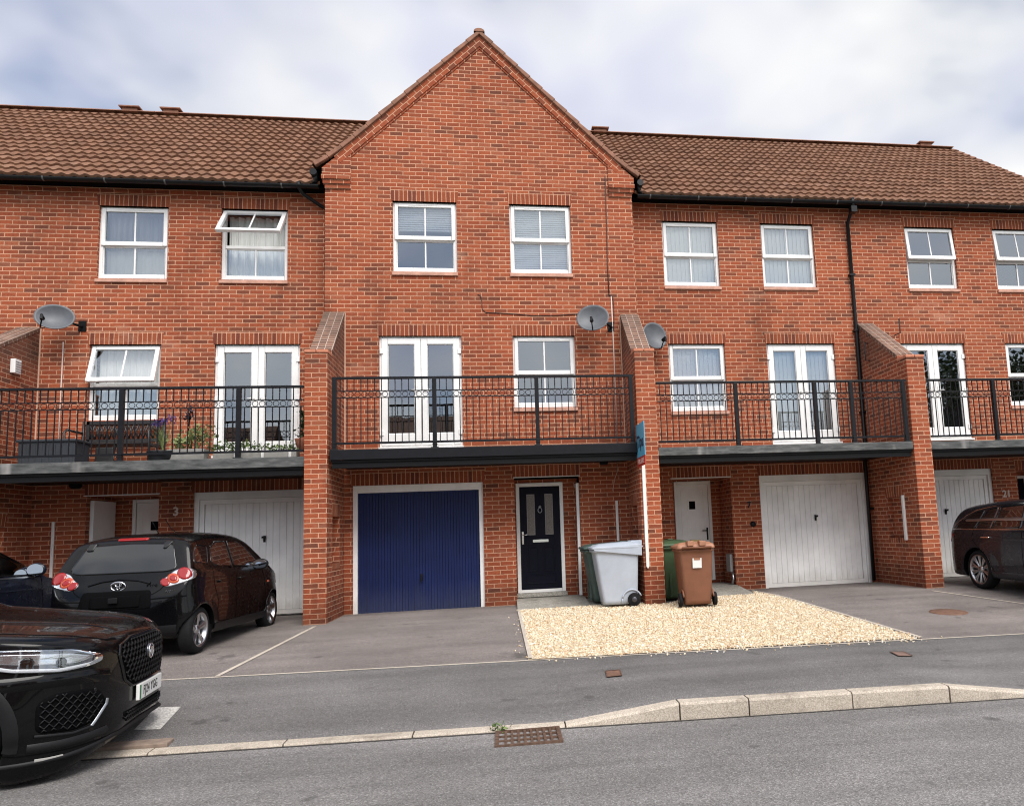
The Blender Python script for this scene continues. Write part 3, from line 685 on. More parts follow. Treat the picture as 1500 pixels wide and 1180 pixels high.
def window(house, x, z, w=1.122, h=1.313, y=0., kind=None, opening=0., label=None, sillpart=True):
    """mock sash uPVC window: x left, z top"""
    yf = y + .062; x1 = x + w; z0 = z - h
    fb = MB(); frame(fb, x, x1, z0, z, yf, yf + .07, .058, .085)
    zm = z0 + h * .475
    fb.box(x + .058, x1 - .058, yf + .004, yf + .066, zm - .028, zm + .028)     # transom
    fb.box((x + x1) / 2 - .013, (x + x1) / 2 + .013, yf + .02, yf + .05, z0 + .085, zm - .028)
    # lower horns / bead
    frame(fb, x + .058, x1 - .058, z0 + .085, zm - .028, yf + .016, yf + .055, .016)
    f = fb.build('window', M['white'], house, bevel=.005)
    if label: f['label'] = label
    # opening upper light, proud of the frame
    sbm = MB(); sx0, sx1, sz0, sz1 = x + .030, x1 - .030, zm - .012, z - .028
    frame(sbm, sx0, sx1, sz0, sz1, yf - .024, yf + .03, .062, .072)
    sbm.box((x + x1) / 2 - .013, (x + x1) / 2 + .013, yf - .006, yf + .012, sz0 + .072, sz1 - .062)
    gp = MB(); gp.quad([(sx0 + .06, yf + .004, sz0 + .07), (sx1 - .06, yf + .004, sz0 + .07), (sx1 - .06, yf + .004, sz1 - .06), (sx0 + .06, yf + .004, sz1 - .06)])
    if opening:
        mt = Matrix.Translation((0, yf, sz1)) @ Matrix.Rotation(-opening, 4, 'X') @ Matrix.Translation((0, -yf, -sz1))
        sbm.xform(mt); gp.xform(mt)
    sbm.build('sash', M['white'], f, bevel=.006); gp.build('pane', M['glass'], f)
    g2 = MB(); g2.quad([(x + .06, yf + .036, z0 + .09), (x1 - .06, yf + .036, z0 + .09), (x1 - .06, yf + .036, zm - .03), (x + .06, yf + .036, zm - .03)]); g2.build('pane', M['glass'], f)
    if not opening:
        v = MB(); v.box(x + .24 * w, x1 - .24 * w, yf - .030, yf - .0245, z - .062, z - .044); v.build('trickle_vent', M['white'], f, bevel=.002)
    else:
        st = MB()
        for xx in (sx0 + .02, sx1 - .02):
            pv = mt @ Vector((xx, yf, sz1 - .45 * (sz1 - sz0))); st.tube([(xx, yf + .02, sz1 - .3 * (sz1 - sz0)), pv], .006, 6)
        st.build('stay', M['steel'], f)
    if sillpart:
        s = MB(); s.prism([(y - .035, z0 - .075), (y - .035, z0 - .02), (y + .065, z0 + .002), (y + .065, z0 - .075)], 0, x - .012, x1 + .012); s.build('sill', M['sillbrick'], f, bevel=.006)
    sh = MB(); sh.box(x + .06, x1 - .06, yf + .0705, yf + .30, z0 + .04, z0 + .075); sh.build('window_board', M['white'], f)
    if kind: dress(f, kind, x + .06, x1 - .06, z0 + .08, z - .06, yf + .04, w - .12, h - .14)
    lintel(house, x, x1, z, y)
    return (x, x1, z0 - (.0 if sillpart else 0), z)
def patio_door(house, x, z, w=1.415, h=1.967, y=0., kind=None, label=None):
    yf = y + .055; x1 = x + w; z0 = z - h; mx = (x + x1) / 2
    fb = MB(); frame(fb, x, x1, z0, z, yf, yf + .07, .055, .05)
    f = fb.build('patio_door', M['white'], house, bevel=.005)
    if label: f['label'] = label
    for a, b, s in ((x + .04, mx - .003, 1), (mx + .003, x1 - .04, -1)):
        lb = MB(); frame(lb, a, b, z0 + .035, z - .035, yf - .02, yf + .045, .105, .20); 
        frame(lb, a + .105, b - .105, z0 + .235, z - .14, yf + .0, yf + .02, .012)
        lb.build('door_leaf', M['white'], f, bevel=.005)
        g = MB(); g.quad([(a + .10, yf + .012, z0 + .23), (b - .10, yf + .012, z0 + .23), (b - .10, yf + .012, z - .135), (a + .10, yf + .012, z - .135)]); g.build('pane', M['glass'], f)
        hb = MB(); hx = mx - .05 if s == 1 else mx + .05
        if s == 1 or True:
            hb.box(hx - .013, hx + .013, yf - .032, yf - .021, z0 + .86, z0 + 1.08); hb.tube([(hx, yf - .032, z0 + 1.0), (hx, yf - .06, z0 + 1.0), (hx - s * .11, yf - .06, z0 + 1.0)], .009, 8)
        hb.build('handle', M['white'], f)
        ex = a if s == 1 else b
        for zz in (z0 + .25, z0 + 1.0, z - .27):
            hg = MB(); hg.box(ex - .03, ex + .03, yf - .036, yf - .0205, zz - .045, zz + .045); hg.build('hinge', M['white'], f, bevel=.004)
        if kind: dress(f, kind, a + .1, b - .1, z0 + .22, z - .13, yf + .03, b - a - .2, h - .3)
    s = MB(); s.box(x - .01, x1 + .01, y - .03, yf + .05, z0 - .035, z0 - .001); s.build('threshold', M['white'], f, bevel=.004)
    lintel(house, x, x1, z, y)
    return (x, x1, z0 - .03, z)
def garage(house, x, z, w, zb, y, mat, fmat, style, label=None):
    x1 = x + w; yf = y + .045
    fb = MB(); fw = .072
    fb.box(x, x + fw, yf, yf + .09, zb, z); fb.box(x1 - fw, x1, yf, yf + .09, zb, z); fb.box(x + fw, x1 - fw, yf, yf + .09, z - .125, z, skip='lr')
    fb.box(x + fw, x1 - fw, yf - .006, yf - .0005, z - .125, z - .10)
    f = fb.build('garage_frame', M['whiteg'], house, bevel=.005)
    a, b, c, d = x + fw + .006, x1 - fw - .006, zb + .018, z - .130
    db = MB(); yd = yf + .045
    if style == 'rib':
        n = 21; pr = []
        for i in range(n):
            u = a + (b - a) * i / n; s = (b - a) / n
            pr += [(u, yd), (u + s * .42, yd), (u + s * .52, yd - .013), (u + s * .90, yd - .013), (u + s, yd)]
        pr.append((b, yd))
    else:
        n = 17; pr = []; m = .075
        db.box(a, a + m, yd - .018, yd + .02, c, d); db.box(b - m, b, yd - .018, yd + .02, c, d); db.box(a + m, b - m, yd - .018, yd + .02, c, c + .075, skip='lr'); db.box(a + m, b - m, yd - .018, yd + .02, d - .075, d, skip='lr')
        a2, b2 = a + m + .004, b - m - .004
        for i in range(n):
            u = a2 + (b2 - a2) * i / n; s = (b2 - a2) / n
            pr += [(u, yd + .012), (u + .009, yd - .004), (u + s - .009, yd - .004)]
        pr.append((b2, yd + .012)); c2, d2 = c + .079, d - .079
    z0, z1 = (c, d) if style == 'rib' else (c2, d2)
    for p, q in zip(pr, pr[1:]): db.quad([(p[0], p[1], z0), (q[0], q[1], z0), (q[0], q[1], z1), (p[0], p[1], z1)])
    if style == 'rib':
        db.box(a, b, yd - .010, yd + .02, c - .012, c + .003); db.box(a, b, yd - .016, yd + .001, d - .02, d)
    g = db.build('garage_door', mat, house)
    if label: g['label'] = label
    hb = MB(); hx = (a + b) / 2 + .03; hz = zb + (.58 if style == 'rib' else 1.30)
    hb.box(hx - .02, hx + .02, yd - .024, yd - .0135, hz - .055, hz + .055); hb.tube([(hx, yd - .024, hz + .01), (hx, yd - .055, hz + .01)], .011, 8); hb.obox((hx, yd - .06, hz - .02 if style == 'rib' else hz + .03), (1, 0, .0), (0, 1, 0), (0, 0, 1), .014 if style == 'rib' else .035, .008, .06 if style == 'rib' else .018)
    hb.build('handle', M['blackpl'] if style != 'rib' else M['black'], g, bevel=.003)
    rb = MB(); rb.box(a, b, yd - .006, yd + .03, zb + .003, c - .013); rb.build('weather_strip', M['edging'] if style == 'rib' else M['whiteg'], g)
    lintel(house, x, x1, z, y)
    return (x, x1, .1, z)
def fin(house, x0, x1, yb, ztop, label=None, niche=None, cap=True, zsl=4.54, zcap=4.462):
    """raking buttress wall between two houses, pier at the front"""
    mb = MB(); ys = -.945; zb = .15
    prof = [(yb, zb), (yb, ztop), (ys, zsl), (ys, zcap - .03), (FY, zcap - .03), (FY, zb)]
    mb2 = MB()
    # front face
    mb.quad([(x0, FY, zb), (x1, FY, zb), (x1, FY, zcap - .03), (x0, FY, zcap - .03)], [(0, zb), (x1 - x0, zb), (x1 - x0, zcap - .03), (0, zcap - .03)])
    # sides: lower rectangle (with optional recess) and raking part
    for xx, sgn in ((x0, -1), (x1, 1)):
        def V(y, z): return (xx, y, z)
        def put(P):
            P = P if sgn > 0 else P[::-1]
            mb.quad([V(*p) for p in P], [(p[0] - FY, p[1]) for p in P])
        zt = zcap - .03
        hol = niche.get(sgn) if niche else None
        if hol:
            ya, yb2, za, zb2 = hol
            for p in ([(FY, zb), (ya, zb), (ya, zt), (FY, zt)], [(yb2, zb), (yb, zb), (yb, zt), (yb2, zt)], [(ya, zb), (yb2, zb), (yb2, za), (ya, za)], [(ya, zb2), (yb2, zb2), (yb2, zt), (ya, zt)]): put(p)
            dp = -.10 * sgn
            for (p, q) in (((ya, za), (yb2, za)), ((yb2, za), (yb2, zb2)), ((yb2, zb2), (ya, zb2)), ((ya, zb2), (ya, za))):
                mb.quad([(xx, p[0], p[1]), (xx, q[0], q[1]), (xx + dp, q[0], q[1]), (xx + dp, p[0], p[1])], [(0, p[1]), (0.1, q[1]), (.2, q[1]), (.1, p[1])])
            mb.quad([(xx + dp, ya, za), (xx + dp, yb2, za), (xx + dp, yb2, zb2), (xx + dp, ya, zb2)], [(ya - FY, za), (yb2 - FY, za), (yb2 - FY, zb2), (ya - FY, zb2)])
        else: put([(FY, zb), (yb, zb), (yb, zt), (FY, zt)])
        put([(ys, zt), (yb, zt), (yb, ztop), (ys, zsl)])
    mb.quad([(x0, ys, zcap - .03), (x1, ys, zcap - .03), (x1, ys, zsl), (x0, ys, zsl)], [(0, zcap), (x1 - x0, zcap), (x1 - x0, zsl), (0, zsl)])
    o = mb.build('fin_wall', M['brick_fin'], house)
    if label: o['label'] = label
    # brick-on-edge raking top
    t = MB(); l = math.hypot(yb - ys, ztop - zsl); nrm = Vector((0, -(ztop - zsl), (yb - ys))).normalized() * .012
    P = [(x0 - .006, ys, zsl), (x1 + .006, ys, zsl), (x1 + .006, yb, ztop), (x0 - .006, yb, ztop)]
    Pu = [tuple(Vector(p) + nrm) for p in P]
    t.quad(Pu, [(0, 0), (x1 - x0, 0), (x1 - x0, l), (0, l)])
    for i in range(4):
        j = (i + 1) % 4; t.quad([tuple(Vector(P[i]) - nrm * 4), tuple(Vector(P[j]) - nrm * 4), Pu[j], Pu[i]], [(0, 0), (l if i % 2 else .3, 0), (l if i % 2 else .3, .07), (0, .07)])
    t.build('raking_top', M['brick_top'], o)
    c = MB()
    for k in range(2):
        a = x0 - .012 + k * (x1 - x0 + .024) / 2; b = a + (x1 - x0 + .024) / 2 - .008 * (1 - k)
        c.box(a, b, FY - .014, ys + .0, zcap - .028, zcap + .028)
    c.build('cap_tile', M['cap'], o, bevel=.014, segs=3)
    if niche:
        for sgn, (ya, yb2, za, zb2) in niche.items():
            xx = (x1 if sgn > 0 else x0) + .004 * sgn; lb = MB()
            lb.quad([(xx, ya - .02, zb2), (xx, yb2 + .02, zb2), (xx, yb2 + .05, zb2 + .215), (xx, ya - .05, zb2 + .215)], [(0, ya), (0, yb2), (.225, yb2), (.225, ya)])
            lb.build('niche_lintel', M['soldier'], o); lb = MB()
            lb.quad([(xx, ya - .02, za - .085), (xx, yb2 + .02, za - .085), (xx, yb2 + .02, za - .0), (xx, ya - .02, za)], [(.02, ya), (.02, yb2), (.2, yb2), (.2, ya)])
            lb.build('niche_sill', M['soldier'], o)
    return o
def pantiles(mb, x0, x1, ya, za, yb, zb_, keep=None, wave=.183, gauge=.325, axis='x', vx=None, thick=True):
    """roof slope from eave (ya,za) to ridge (yb,zb_) ; real corrugated courses"""
    ln = math.hypot(yb - ya, zb_ - za); nc = round(ln / gauge); dy, dz = (yb - ya) / ln, (zb_ - za) / ln; ny, nz = -dz, dy
    if ny * 0 + nz < 0: ny, nz = -ny, -nz
    sp = 8; n = int(abs(x1 - x0) / wave * sp); prof = [.029 * q for q in (0., .06, .25, .62, .95, 1., .78, .32)]; g_ = wave / sp; x0, x1 = round(x0 / g_) * g_, round(x1 / g_) * g_; n = round((x1 - x0) / g_); ph = round(x0 / g_)
    for c in range(nc):
        s0, s1 = ln * c / nc - (.03 if c == 0 else .012), ln * (c + 1) / nc
        jit = .003 * math.sin(c * 37.7)
        o = len(mb.v); cols = 0; shift = 0
        for i in range(n + 1):
            x = x0 + (x1 - x0) * i / n; h = prof[(i + ph) % sp]; tj = .006 * math.sin((i + ph) // sp * 12.9898 + c * 78.233)
            for s, lift in ((s0, -.010), (s0, .042 + tj), (s1, .0)):
                k = h + lift + jit
                P = (ya + dy * s + ny * k, za + dz * s + nz * k)
                mb.v.append((x, P[0], P[1]) if axis == 'x' else (P[0], x, P[1]))
        for i in range(n):
            x = x0 + (x1 - x0) * (i + .5) / n; ym = ya + dy * (s0 + s1) / 2; zm = za + dz * (s0 + s1) / 2
            if keep and not keep(x, ym, zm): continue
            for j in (0, 1):
                f = (o + i * 3 + j, o + (i + 1) * 3 + j, o + (i + 1) * 3 + j + 1, o + i * 3 + j + 1)
                if axis != 'x': f = f[::-1]
                mb.f.append(f); u = (i + ph) / sp + .001; mb.uv.append([(u, c + .3)] * 4); mb.m.append(0); mb.sm.append(False)
RY, RZ = 4.62, 11.60                      # main ridge
EY, EZ = .16, 7.875                       # main eave
APX, APZ = 2.75, 10.86; SLP = .967
def zgable(x): return APZ - abs(x - APX) * SLP
def ridge_tiles(house, x0, x1):
    mb = MB(); n = max(1, round(abs(x1 - x0) / .45))
    for i in range(n):
        a = x0 + (x1 - x0) * i / n; b = x0 + (x1 - x0) * (i + 1) / n - .006
        pr = [(.12 * math.sin(t), .06 * math.cos(t)) for t in [(-1.5 + 3. * k / 8) for k in range(9)]]
        q = [[(xx, RY + p[0], RZ + .03 + p[1]) for p in pr] for xx in (a, b)]
        for k in range(8): mb.quad([q[0][k], q[1][k], q[1][k + 1], q[0][k + 1]], None, 0, True)
        mb.quad(q[0][::-1]); mb.quad(q[1])
    mb.build('ridge_tiles', M['verge'], house)
def main_roof(house, x0, x1, keep=None):
    mb = MB(); pantiles(mb, x0, x1, EY, EZ, RY, RZ, keep)
    mb.quad([(x0, RY, RZ - .02), (x1, RY, RZ - .02), (x1, 2 * RY - EY, EZ), (x0, 2 * RY - EY, EZ)], [(0, 0)] * 4)
    r = mb.build('roof', M['tile'], house)
    u = MB(); e = .035; u.quad([(x0, EY + .03, EZ - .07), (x1, EY + .03, EZ - .07), (x1, RY, RZ - .05), (x0, RY, RZ - .05)]); u.quad([(x0, EY + .03, EZ - .07), (x0, EY + .3, EZ - .07), (x1, EY + .3, EZ - .07), (x1, EY + .03, EZ - .07)])
    u.build('roof_felt', M['dark'], r)
    return r
def vent(house, x):
    mb = MB(); mb.box(x - .16, x + .16, RY - .12, RY + .12, RZ + .03, RZ + .105); mb.box(x - .22, x + .22, RY - .17, RY + .17, RZ + .115, RZ + .145); mb.box(x - .13, x + .13, RY - .1, RY + .1, RZ + .106, RZ + .114)
    mb.build('ridge_vent', M['verge'], house, bevel=.01)
def gutter(house, x0, x1, y=EY - .055, z=EZ - .055):
    mb = MB(); r = .058; n = 10
    pr = [(r * math.cos(t), -r * math.sin(t)) for t in [math.pi * k / n for k in range(n + 1)]]
    pi_ = [(p[0] * .92, p[1] * .92 + .002) for p in pr]
    for P, fl in ((pr, 0), (pi_, 1)):
        for a, b in zip(P, P[1:]):
            q = [(x0, y + a[0], z + a[1]), (x1, y + a[0], z + a[1]), (x1, y + b[0], z + b[1]), (x0, y + b[0], z + b[1])]; mb.quad(q if fl else q[::-1], None, 0, True)
    for xx in (x0, x1): mb.quad([(xx, y + p[0], z + p[1]) for p in pr])
    g = mb.build('gutter', M['gutter'], house)
    k = MB(); x = math.ceil(x0 / .95) * .95 + .2
    while x < x1 - .05:
        for a, b in zip(pr, pr[1:]):
            k.quad([(x - .013, y + a[0] * 1.07, z + a[1] * 1.07), (x + .013, y + a[0] * 1.07, z + a[1] * 1.07), (x + .013, y + b[0] * 1.07, z + b[1] * 1.07), (x - .013, y + b[0] * 1.07, z + b[1] * 1.07)])
        x += .95
    k.build('gutter_bracket', simple('bracket_grey', (.10, .10, .10), .4) if 'bracket_grey' not in bpy.data.materials else bpy.data.materials['bracket_grey'], g)
    return g
def eaves_corbel(house, x0, x1, y=YS):
    mb = MB()
    for a, b, d in ((7.712, 7.775, .024), (7.775, 7.86, .048)): mb.box(x0, x1, y - d, y + .02, a, b, skip='b')
    mb.build('eaves_corbel', M['brick'], house)
def balcony(house, x0, x1, zt, zb, fmat, posts, zr_top, label, decky=0.):
    mb = MB(); mb.box(x0, x1, FY, FY + .03, zb, zt); mb.box(x0, x1, FY + .03, decky, zt - .06, zt - .012, skip='f')
    d = mb.build('balcony', fmat, house, bevel=.006); d['label'] = label
    ub = MB()
    ub.box(x0 + .01, x1 - .01, FY + .035, decky - .002, zb - .035, zb + .0, skip='')
    ub.box(x0 + .02, x1 - .02, FY + .06, FY + .12, zb - .12, zb - .036)
    ub.build('underside', M['blackpl'], d)
    yr = FY + .05; zbot = zt + .10
    for px in posts:
        p = MB(); p.box(px - .032, px + .032, yr - .032, yr + .032, zt - .005, zr_top - .0175); p.box(px - .06, px + .06, yr - .05, yr + .05, zt - .0, zt + .012)
        for zz in (zt + .055, zt + .09): p.box(px - .038, px + .038, yr - .038, yr + .038, zz, zz + .012)
        p.build('railing_post', M['black'], d, bevel=.003)
    r = MB(); r.box(x0 + .02, x1 - .02, yr - .028, yr + .028, zr_top - .017, zr_top + .017)
    pp = sorted(posts)
    ed = [x0 + .02] + pp + [x1 - .02]
    for a, b in zip(ed, ed[1:]):
        a2 = a + (.033 if a in posts else 0); b2 = b - (.033 if b in posts else 0)
        if b2 - a2 < .05: continue
        for zz in (zr_top - .205, zr_top - .312): r.box(a2, b2, yr - .008, yr + .008, zz - .007, zz + .007)
        r.box(a2, b2, yr - .014, yr + .014, zbot - .016, zbot + .016)
        n = max(1, round((b2 - a2) / .104)); s = (b2 - a2) / n
        for i in range(n):
            if i or a not in posts or True:
                x = a2 + s * (i + .5)
                r.box(x - .0065, x + .0065, yr - .0065, yr + .0065, zbot + .0161, zr_top - .3195); r.box(x - .0065, x + .0065, yr - .0065, yr + .0065, zr_top - .1975, zr_top - .0175)
            if i < n - 1:
                xc = a2 + s * (i + 1); zc = zr_top - .2585
                r.tube([(xc + .042 * math.cos(t), yr, zc + .042 * math.sin(t)) for t in [2 * math.pi * k / 14 for k in range(15)]], .0048, 5, caps=False)
    r.build('railing', M['black'], d)
    return d
def number(house, txt, x, z, y, size, mat):
    o = text_mesh(None, txt, size, mat, 'house_number', house, Matrix.Translation((x, y - .008, z)) @ Matrix.Rotation(R(90), 4, 'X'), .006, .004)
    return o
def conduit(house, x, y, z0, z1, name='cable_cover'):
    mb = MB(); mb.box(x - .022, x + .022, y - .03, y - .001, z0, z1); o = mb.build(name, M['post_white'], house, bevel=.006); return o
def shell(mb, x0, x1, y0, y1=9.0, zt=7.95, sides=''):
    mb.quad([(x1, y1, 0), (x0, y1, 0), (x0, y1, zt), (x1, y1, zt)], [(x1, 0), (x0, 0), (x0, zt), (x1, zt)])
    for s in (x0, x1): mb.quad([(s, y0, 0), (s, y1, 0), (s, y1, zt), (s, y0, zt)], [(y0, 0), (y1, 0), (y1, zt), (y0, zt)])
def floors(house, x0, x1, y0, zs, parent):
    mb = MB()
    for z in zs: mb.box(x0 + .02, x1 - .02, y0 + .12, 8.9, z - .12, z)
    mb.box(x0 + .02, x1 - .02, y0 + 3.2, y0 + 3.3, .1, 7.9)
    mb.build('interior', M['room'], parent)

# ---- gabled house in the middle ------------------------------------------------
WC = 5.523
C = empty('terraced_house', (WC / 2, 0, .285), 'gabled red brick townhouse with blue garage door in the middle of the terrace', 'house')
holes = []
zU, zM = 7.528, 5.043
holes.append(window(C, 1.150, zU, y=0, kind='halfblind', label='upper window with a half lowered venetian blind'))
holes.append(window(C, 3.222, zU, y=0, kind='blind', label='upper window with a closed venetian blind'))
holes.append(window(C, 3.224, zM, y=0, label='window over the balcony reflecting grey sky'))
holes.append(patio_door(C, .905, zM, y=0, label='white patio doors reflecting the roof opposite'))
holes.append(garage(C, .464, 2.4285, 2.178, .262, 0, M['blue'], None, 'rib', 'dark blue ribbed garage door'))
PX0, PX1, PZ = 3.187, 4.329, 2.495
holes.append((PX0, PX1, .1, PZ, .35))
wl = MB()
wall_rect(wl, 0, WC, 0, 7.6, 0, holes)
# gable triangle
def gpt(x, dz=0): return (x, 0, zgable(x) + dz)
gl = [(0, 0, 7.6), (WC, 0, 7.6), (WC, 0, 8.13), (5.15, 0, 8.46), (APX, 0, APZ - .05), (.35, 0, 8.46), (0, 0, 8.13)]
wl.quad(gl, [(p[0], p[2]) for p in gl])
for s, u in ((0, 1), (WC, -1)):
    wl.quad([(s, 0, 0), (s, YS + .2, 0), (s, YS + .2, 8.3), (s, 0, 8.0)], [(0, 0), (.63, 0), (.63, 8.3), (0, 8.0)])
shell(wl, .002, WC - .002, YS + .2)
cw = wl.build('wall', M['brick'], C)
floors(C, 0, WC, 0, (2.85, 5.5, 7.9), cw)
lintel(C, PX0, PX1, PZ, 0)
# porch: back wall, return walls, side door
pb = MB()
wall_rect(pb, PX0, PX1, .2, PZ, .36, [(3.21, 4.065, .455, 2.405, .05)]); 
pb.quad([(PX1, .001, .2), (PX1, .36, .2), (PX1, .36, PZ), (PX1, .001, PZ)], [(0, .2), (.36, .2), (.36, PZ), (0, PZ)])
pb.build('porch_wall', M['brick'], C)
lt = MB(); lt.box(PX0 - .02, PX1 + .02, -.012, .06, PZ - .016, PZ - .002); lt.build('lintel_angle', M['whiteg'], C)
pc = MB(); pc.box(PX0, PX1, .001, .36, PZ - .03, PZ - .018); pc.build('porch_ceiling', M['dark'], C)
def front_door(house, x0, x1, z0, z1, y, mat, style, label):
    fb = MB(); frame(fb, x0, x1, z0, z1, y - .03, y + .05, .062, .05); f = fb.build('door_frame', M['white'], house, bevel=.005)
    a, b, c, d = x0 + .064, x1 - .064, z0 + .052, z1 - .064
    db = MB(); db.box(a, b, y - .006, y + .04, c, d); w, h = b - a, d - c; mx = (a + b) / 2
    if style == 'panel':
        for s in (-1, 1):
            xa = mx + s * .035 if s > 0 else a + w * .15; xb = b - w * .15 if s > 0 else mx - .035
            frame(db, xa, xb, c + h * .17, c + h * .41, y - .013, y - .0065, .022); db.box(xa + .04, xb - .04, y - .012, y - .0065, c + h * .17 + .04, c + h * .41 - .04)
        frame(db, a + w * .13, b - w * .13, c + h * .05, c + h * .145, y - .012, y - .0065, .02)
        frame(db, a + w * .13, b - w * .13, c + h * .43, c + h * .50, y - .012, y - .0065, .012)
    else:
        n = 5
        for i in range(1, n):
            u = a + .1 + (w - .2) * i / n; db.box(u - .004, u + .004, y - .0085, y - .0062, c + .12, d - .1)
        frame(db, a + .07, b - .07, c + .08, d - .08, y - .012, y - .0065, .03)
    dr = db.build('front_door', mat, house, bevel=.003); dr['label'] = label
    if style == 'panel':
        for s in (-1, 1):
            xc = mx + s * w * .225; g = MB(); zc0, zc1 = c + h * .525, c + h * .925
            frame(g, xc - w * .10, xc + w * .10, zc0, zc1, y - .018, y - .0066, .016); g.build('glazing_bead', simple('grey_bead', (.19, .18, .17), .4) if 'grey_bead' not in bpy.data.materials else bpy.data.materials['grey_bead'], dr)
            g = MB(); g.box(xc - w * .085, xc + w * .085, y - .010, y - .0066, zc0 + .016, zc1 - .016)
            for k in range(1, 3):
                pass
            g.build('door_glass', M['frosted'], dr)
        k = MB(); k.lathe([(0, -.03), (.02, -.028), (.03, -.012), (.03, 0)], (mx, y - .006, c + h * .80), 1, 16); k.tube([(mx + .035 * math.sin(t), y - .03, c + h * .765 + .045 * math.cos(t)) for t in [2 * math.pi * i / 16 for i in range(17)]], .007, 6); k.build('door_knocker', M['steel'], dr)
        p = MB(); p.box(mx - w * .2, mx + w * .2, y - .022, y - .0066, c + h * .452, c + h * .482); p.build('letter_plate', M['chrome'], dr, bevel=.006)
        hh = MB(); hx = a + .045; hh.box(hx - .016, hx + .016, y - .016, y - .0066, c + h * .44, c + h * .56); hh.tube([(hx, y - .016, c + h * .53), (hx, y - .055, c + h * .53), (hx + .11, y - .055, c + h * .53)], .010, 8); hh.build('handle', M['chrome'], dr)
    else:
        g = MB(); frame(g, a + w * .32, a + w * .62, d - .52, d - .30, y - .018, y - .0066, .03); g.build('glazing_bead', mat, dr)
        g = MB(); g.box(a + w * .35, a + w * .59, y - .012, y - .0066, d - .49, d - .33); g.build('door_glass', M['dark'], dr)
        p = MB(); p.box(a + w * .34, a + w * .68, y - .022, y - .0066, c + h * .36, c + h * .395 + .02); p.build('letter_plate', M['brass'], dr, bevel=.005)
        hh = MB(); hx = b - .045; hh.box(hx - .016, hx + .016, y - .016, y - .0066, c + h * .40, c + h * .53); hh.tube([(hx, y - .016, c + h * .50), (hx, y - .055, c + h * .50), (hx - .11, y - .055, c + h * .50)], .010, 8); hh.build('handle', M['blackpl'], dr)
    return dr
front_door(C, 3.212, 4.062, .458, 2.403, .362, M['navy'], 'panel', 'navy panelled front door with two leaded panes')
th = MB(); th.box(3.19, 4.08, .20, .36, .386, .455); th.build('door_step', M['slab'], C, bevel=.01)
sd_ = MB(); sd_.box(PX1 - .055, PX1 - .003, .03, .10, .39, 2.36); sd_.box(PX1 - .055, PX1 - .003, .103, .34, 2.29, 2.36); f_ = sd_.build('store_door_frame', M['white'], C, bevel=.004)
sd_ = MB(); sd_.box(PX1 - .03, PX1 - .004, .104, .345, .40, 2.285); sd_.build('store_door', M['navy'], C)
# fins
nz = (-.86, -.36, 1.16, 1.90)
fin(C, 0, .333, 0, 5.46, niche={1: nz})
fin(C, 5.205, 5.535, 0, 5.44, niche={-1: nz})
# gable trimmings
tr = MB(); bw_ = .165
for s in (-1, 1):
    # raked brick band just below the verge, 28 mm proud
    def S(x, off):   # off: distance below the roof line measured at right angles
        l = math.hypot(1, SLP); return (x - s * off * SLP / l * -1 * -1, 0, 0)
    A = Vector((APX, 0, APZ - .03)); Bp = Vector((APX + s * 2.60, 0, APZ - .03 - 2.60 * SLP)); d = (Bp - A).normalized(); nrm = Vector((-s * abs(d.z), 0, -abs(d.x))).normalized()
    ln = (Bp - A).length
    P = [A, Bp, Bp + nrm * bw_, A + Vector((0, 0, -bw_ / abs(nrm.z)))]
    uvs = [(0, .164), (ln, .164), (ln, 0), (bw_ * abs(nrm.x) / abs(nrm.z) + .0, 0)]
    q = [Vector((p.x, -.03, p.z)) for p in P]
    idx = [0, 1, 2, 3] if s < 0 else [3, 2, 1, 0]
    tr.quad([q[i] for i in idx][::-1] if False else [q[i] for i in idx], [uvs[i] for i in idx])
    for i in range(4):
        j = (i + 1) % 4; tr.quad([q[i], q[j], Vector((P[j].x, .001, P[j].z)), Vector((P[i].x, .001, P[i].z))], [(0, 0), (ln, 0), (ln, .03), (0, .03)])
    # thin lower course
    P2 = [P[3] , P[2], P[2] + nrm * .035, P[3] + Vector((0, 0, -.035 / abs(nrm.z)))]
    q2 = [Vector((p.x, -.014, p.z)) for p in P2]
    tr.quad([q2[i] for i in idx], [(0, 0), (ln, 0), (ln, .06), (0, .06)])
    tr.quad([q2[3], q2[2], Vector((P2[2].x, .001, P2[2].z)), Vector((P2[3].x, .001, P2[3].z))])
tr.build('raked_brick_band', brick_mat('raked_brick', .5, .17, .082), C)
for s, x in ((-1, 0), (1, WC)):
    kb_ = MB()
    for k, (a, b, d, e) in enumerate(((7.72, 7.795, .03, .0), (7.797, 7.87, .055, .03), (7.872, 7.95, .08, .05))):
        xa, xb = (x - e, x + .44) if s < 0 else (x - .44, x + e)
        kb_.box(xa, xb, -d, .02, a, b, skip='b')
    pr = [(x - s * .44, 7.953), (x + s * .05, 7.953), (x + s * .05, 8.10), (x - s * .15, 8.28), (x - s * .44, 8.40)]
    kb_.prism(pr[::-1] if s > 0 else pr, 1, -.026, .02)
    kb_.build('gable_corbel', M['brick'], C)
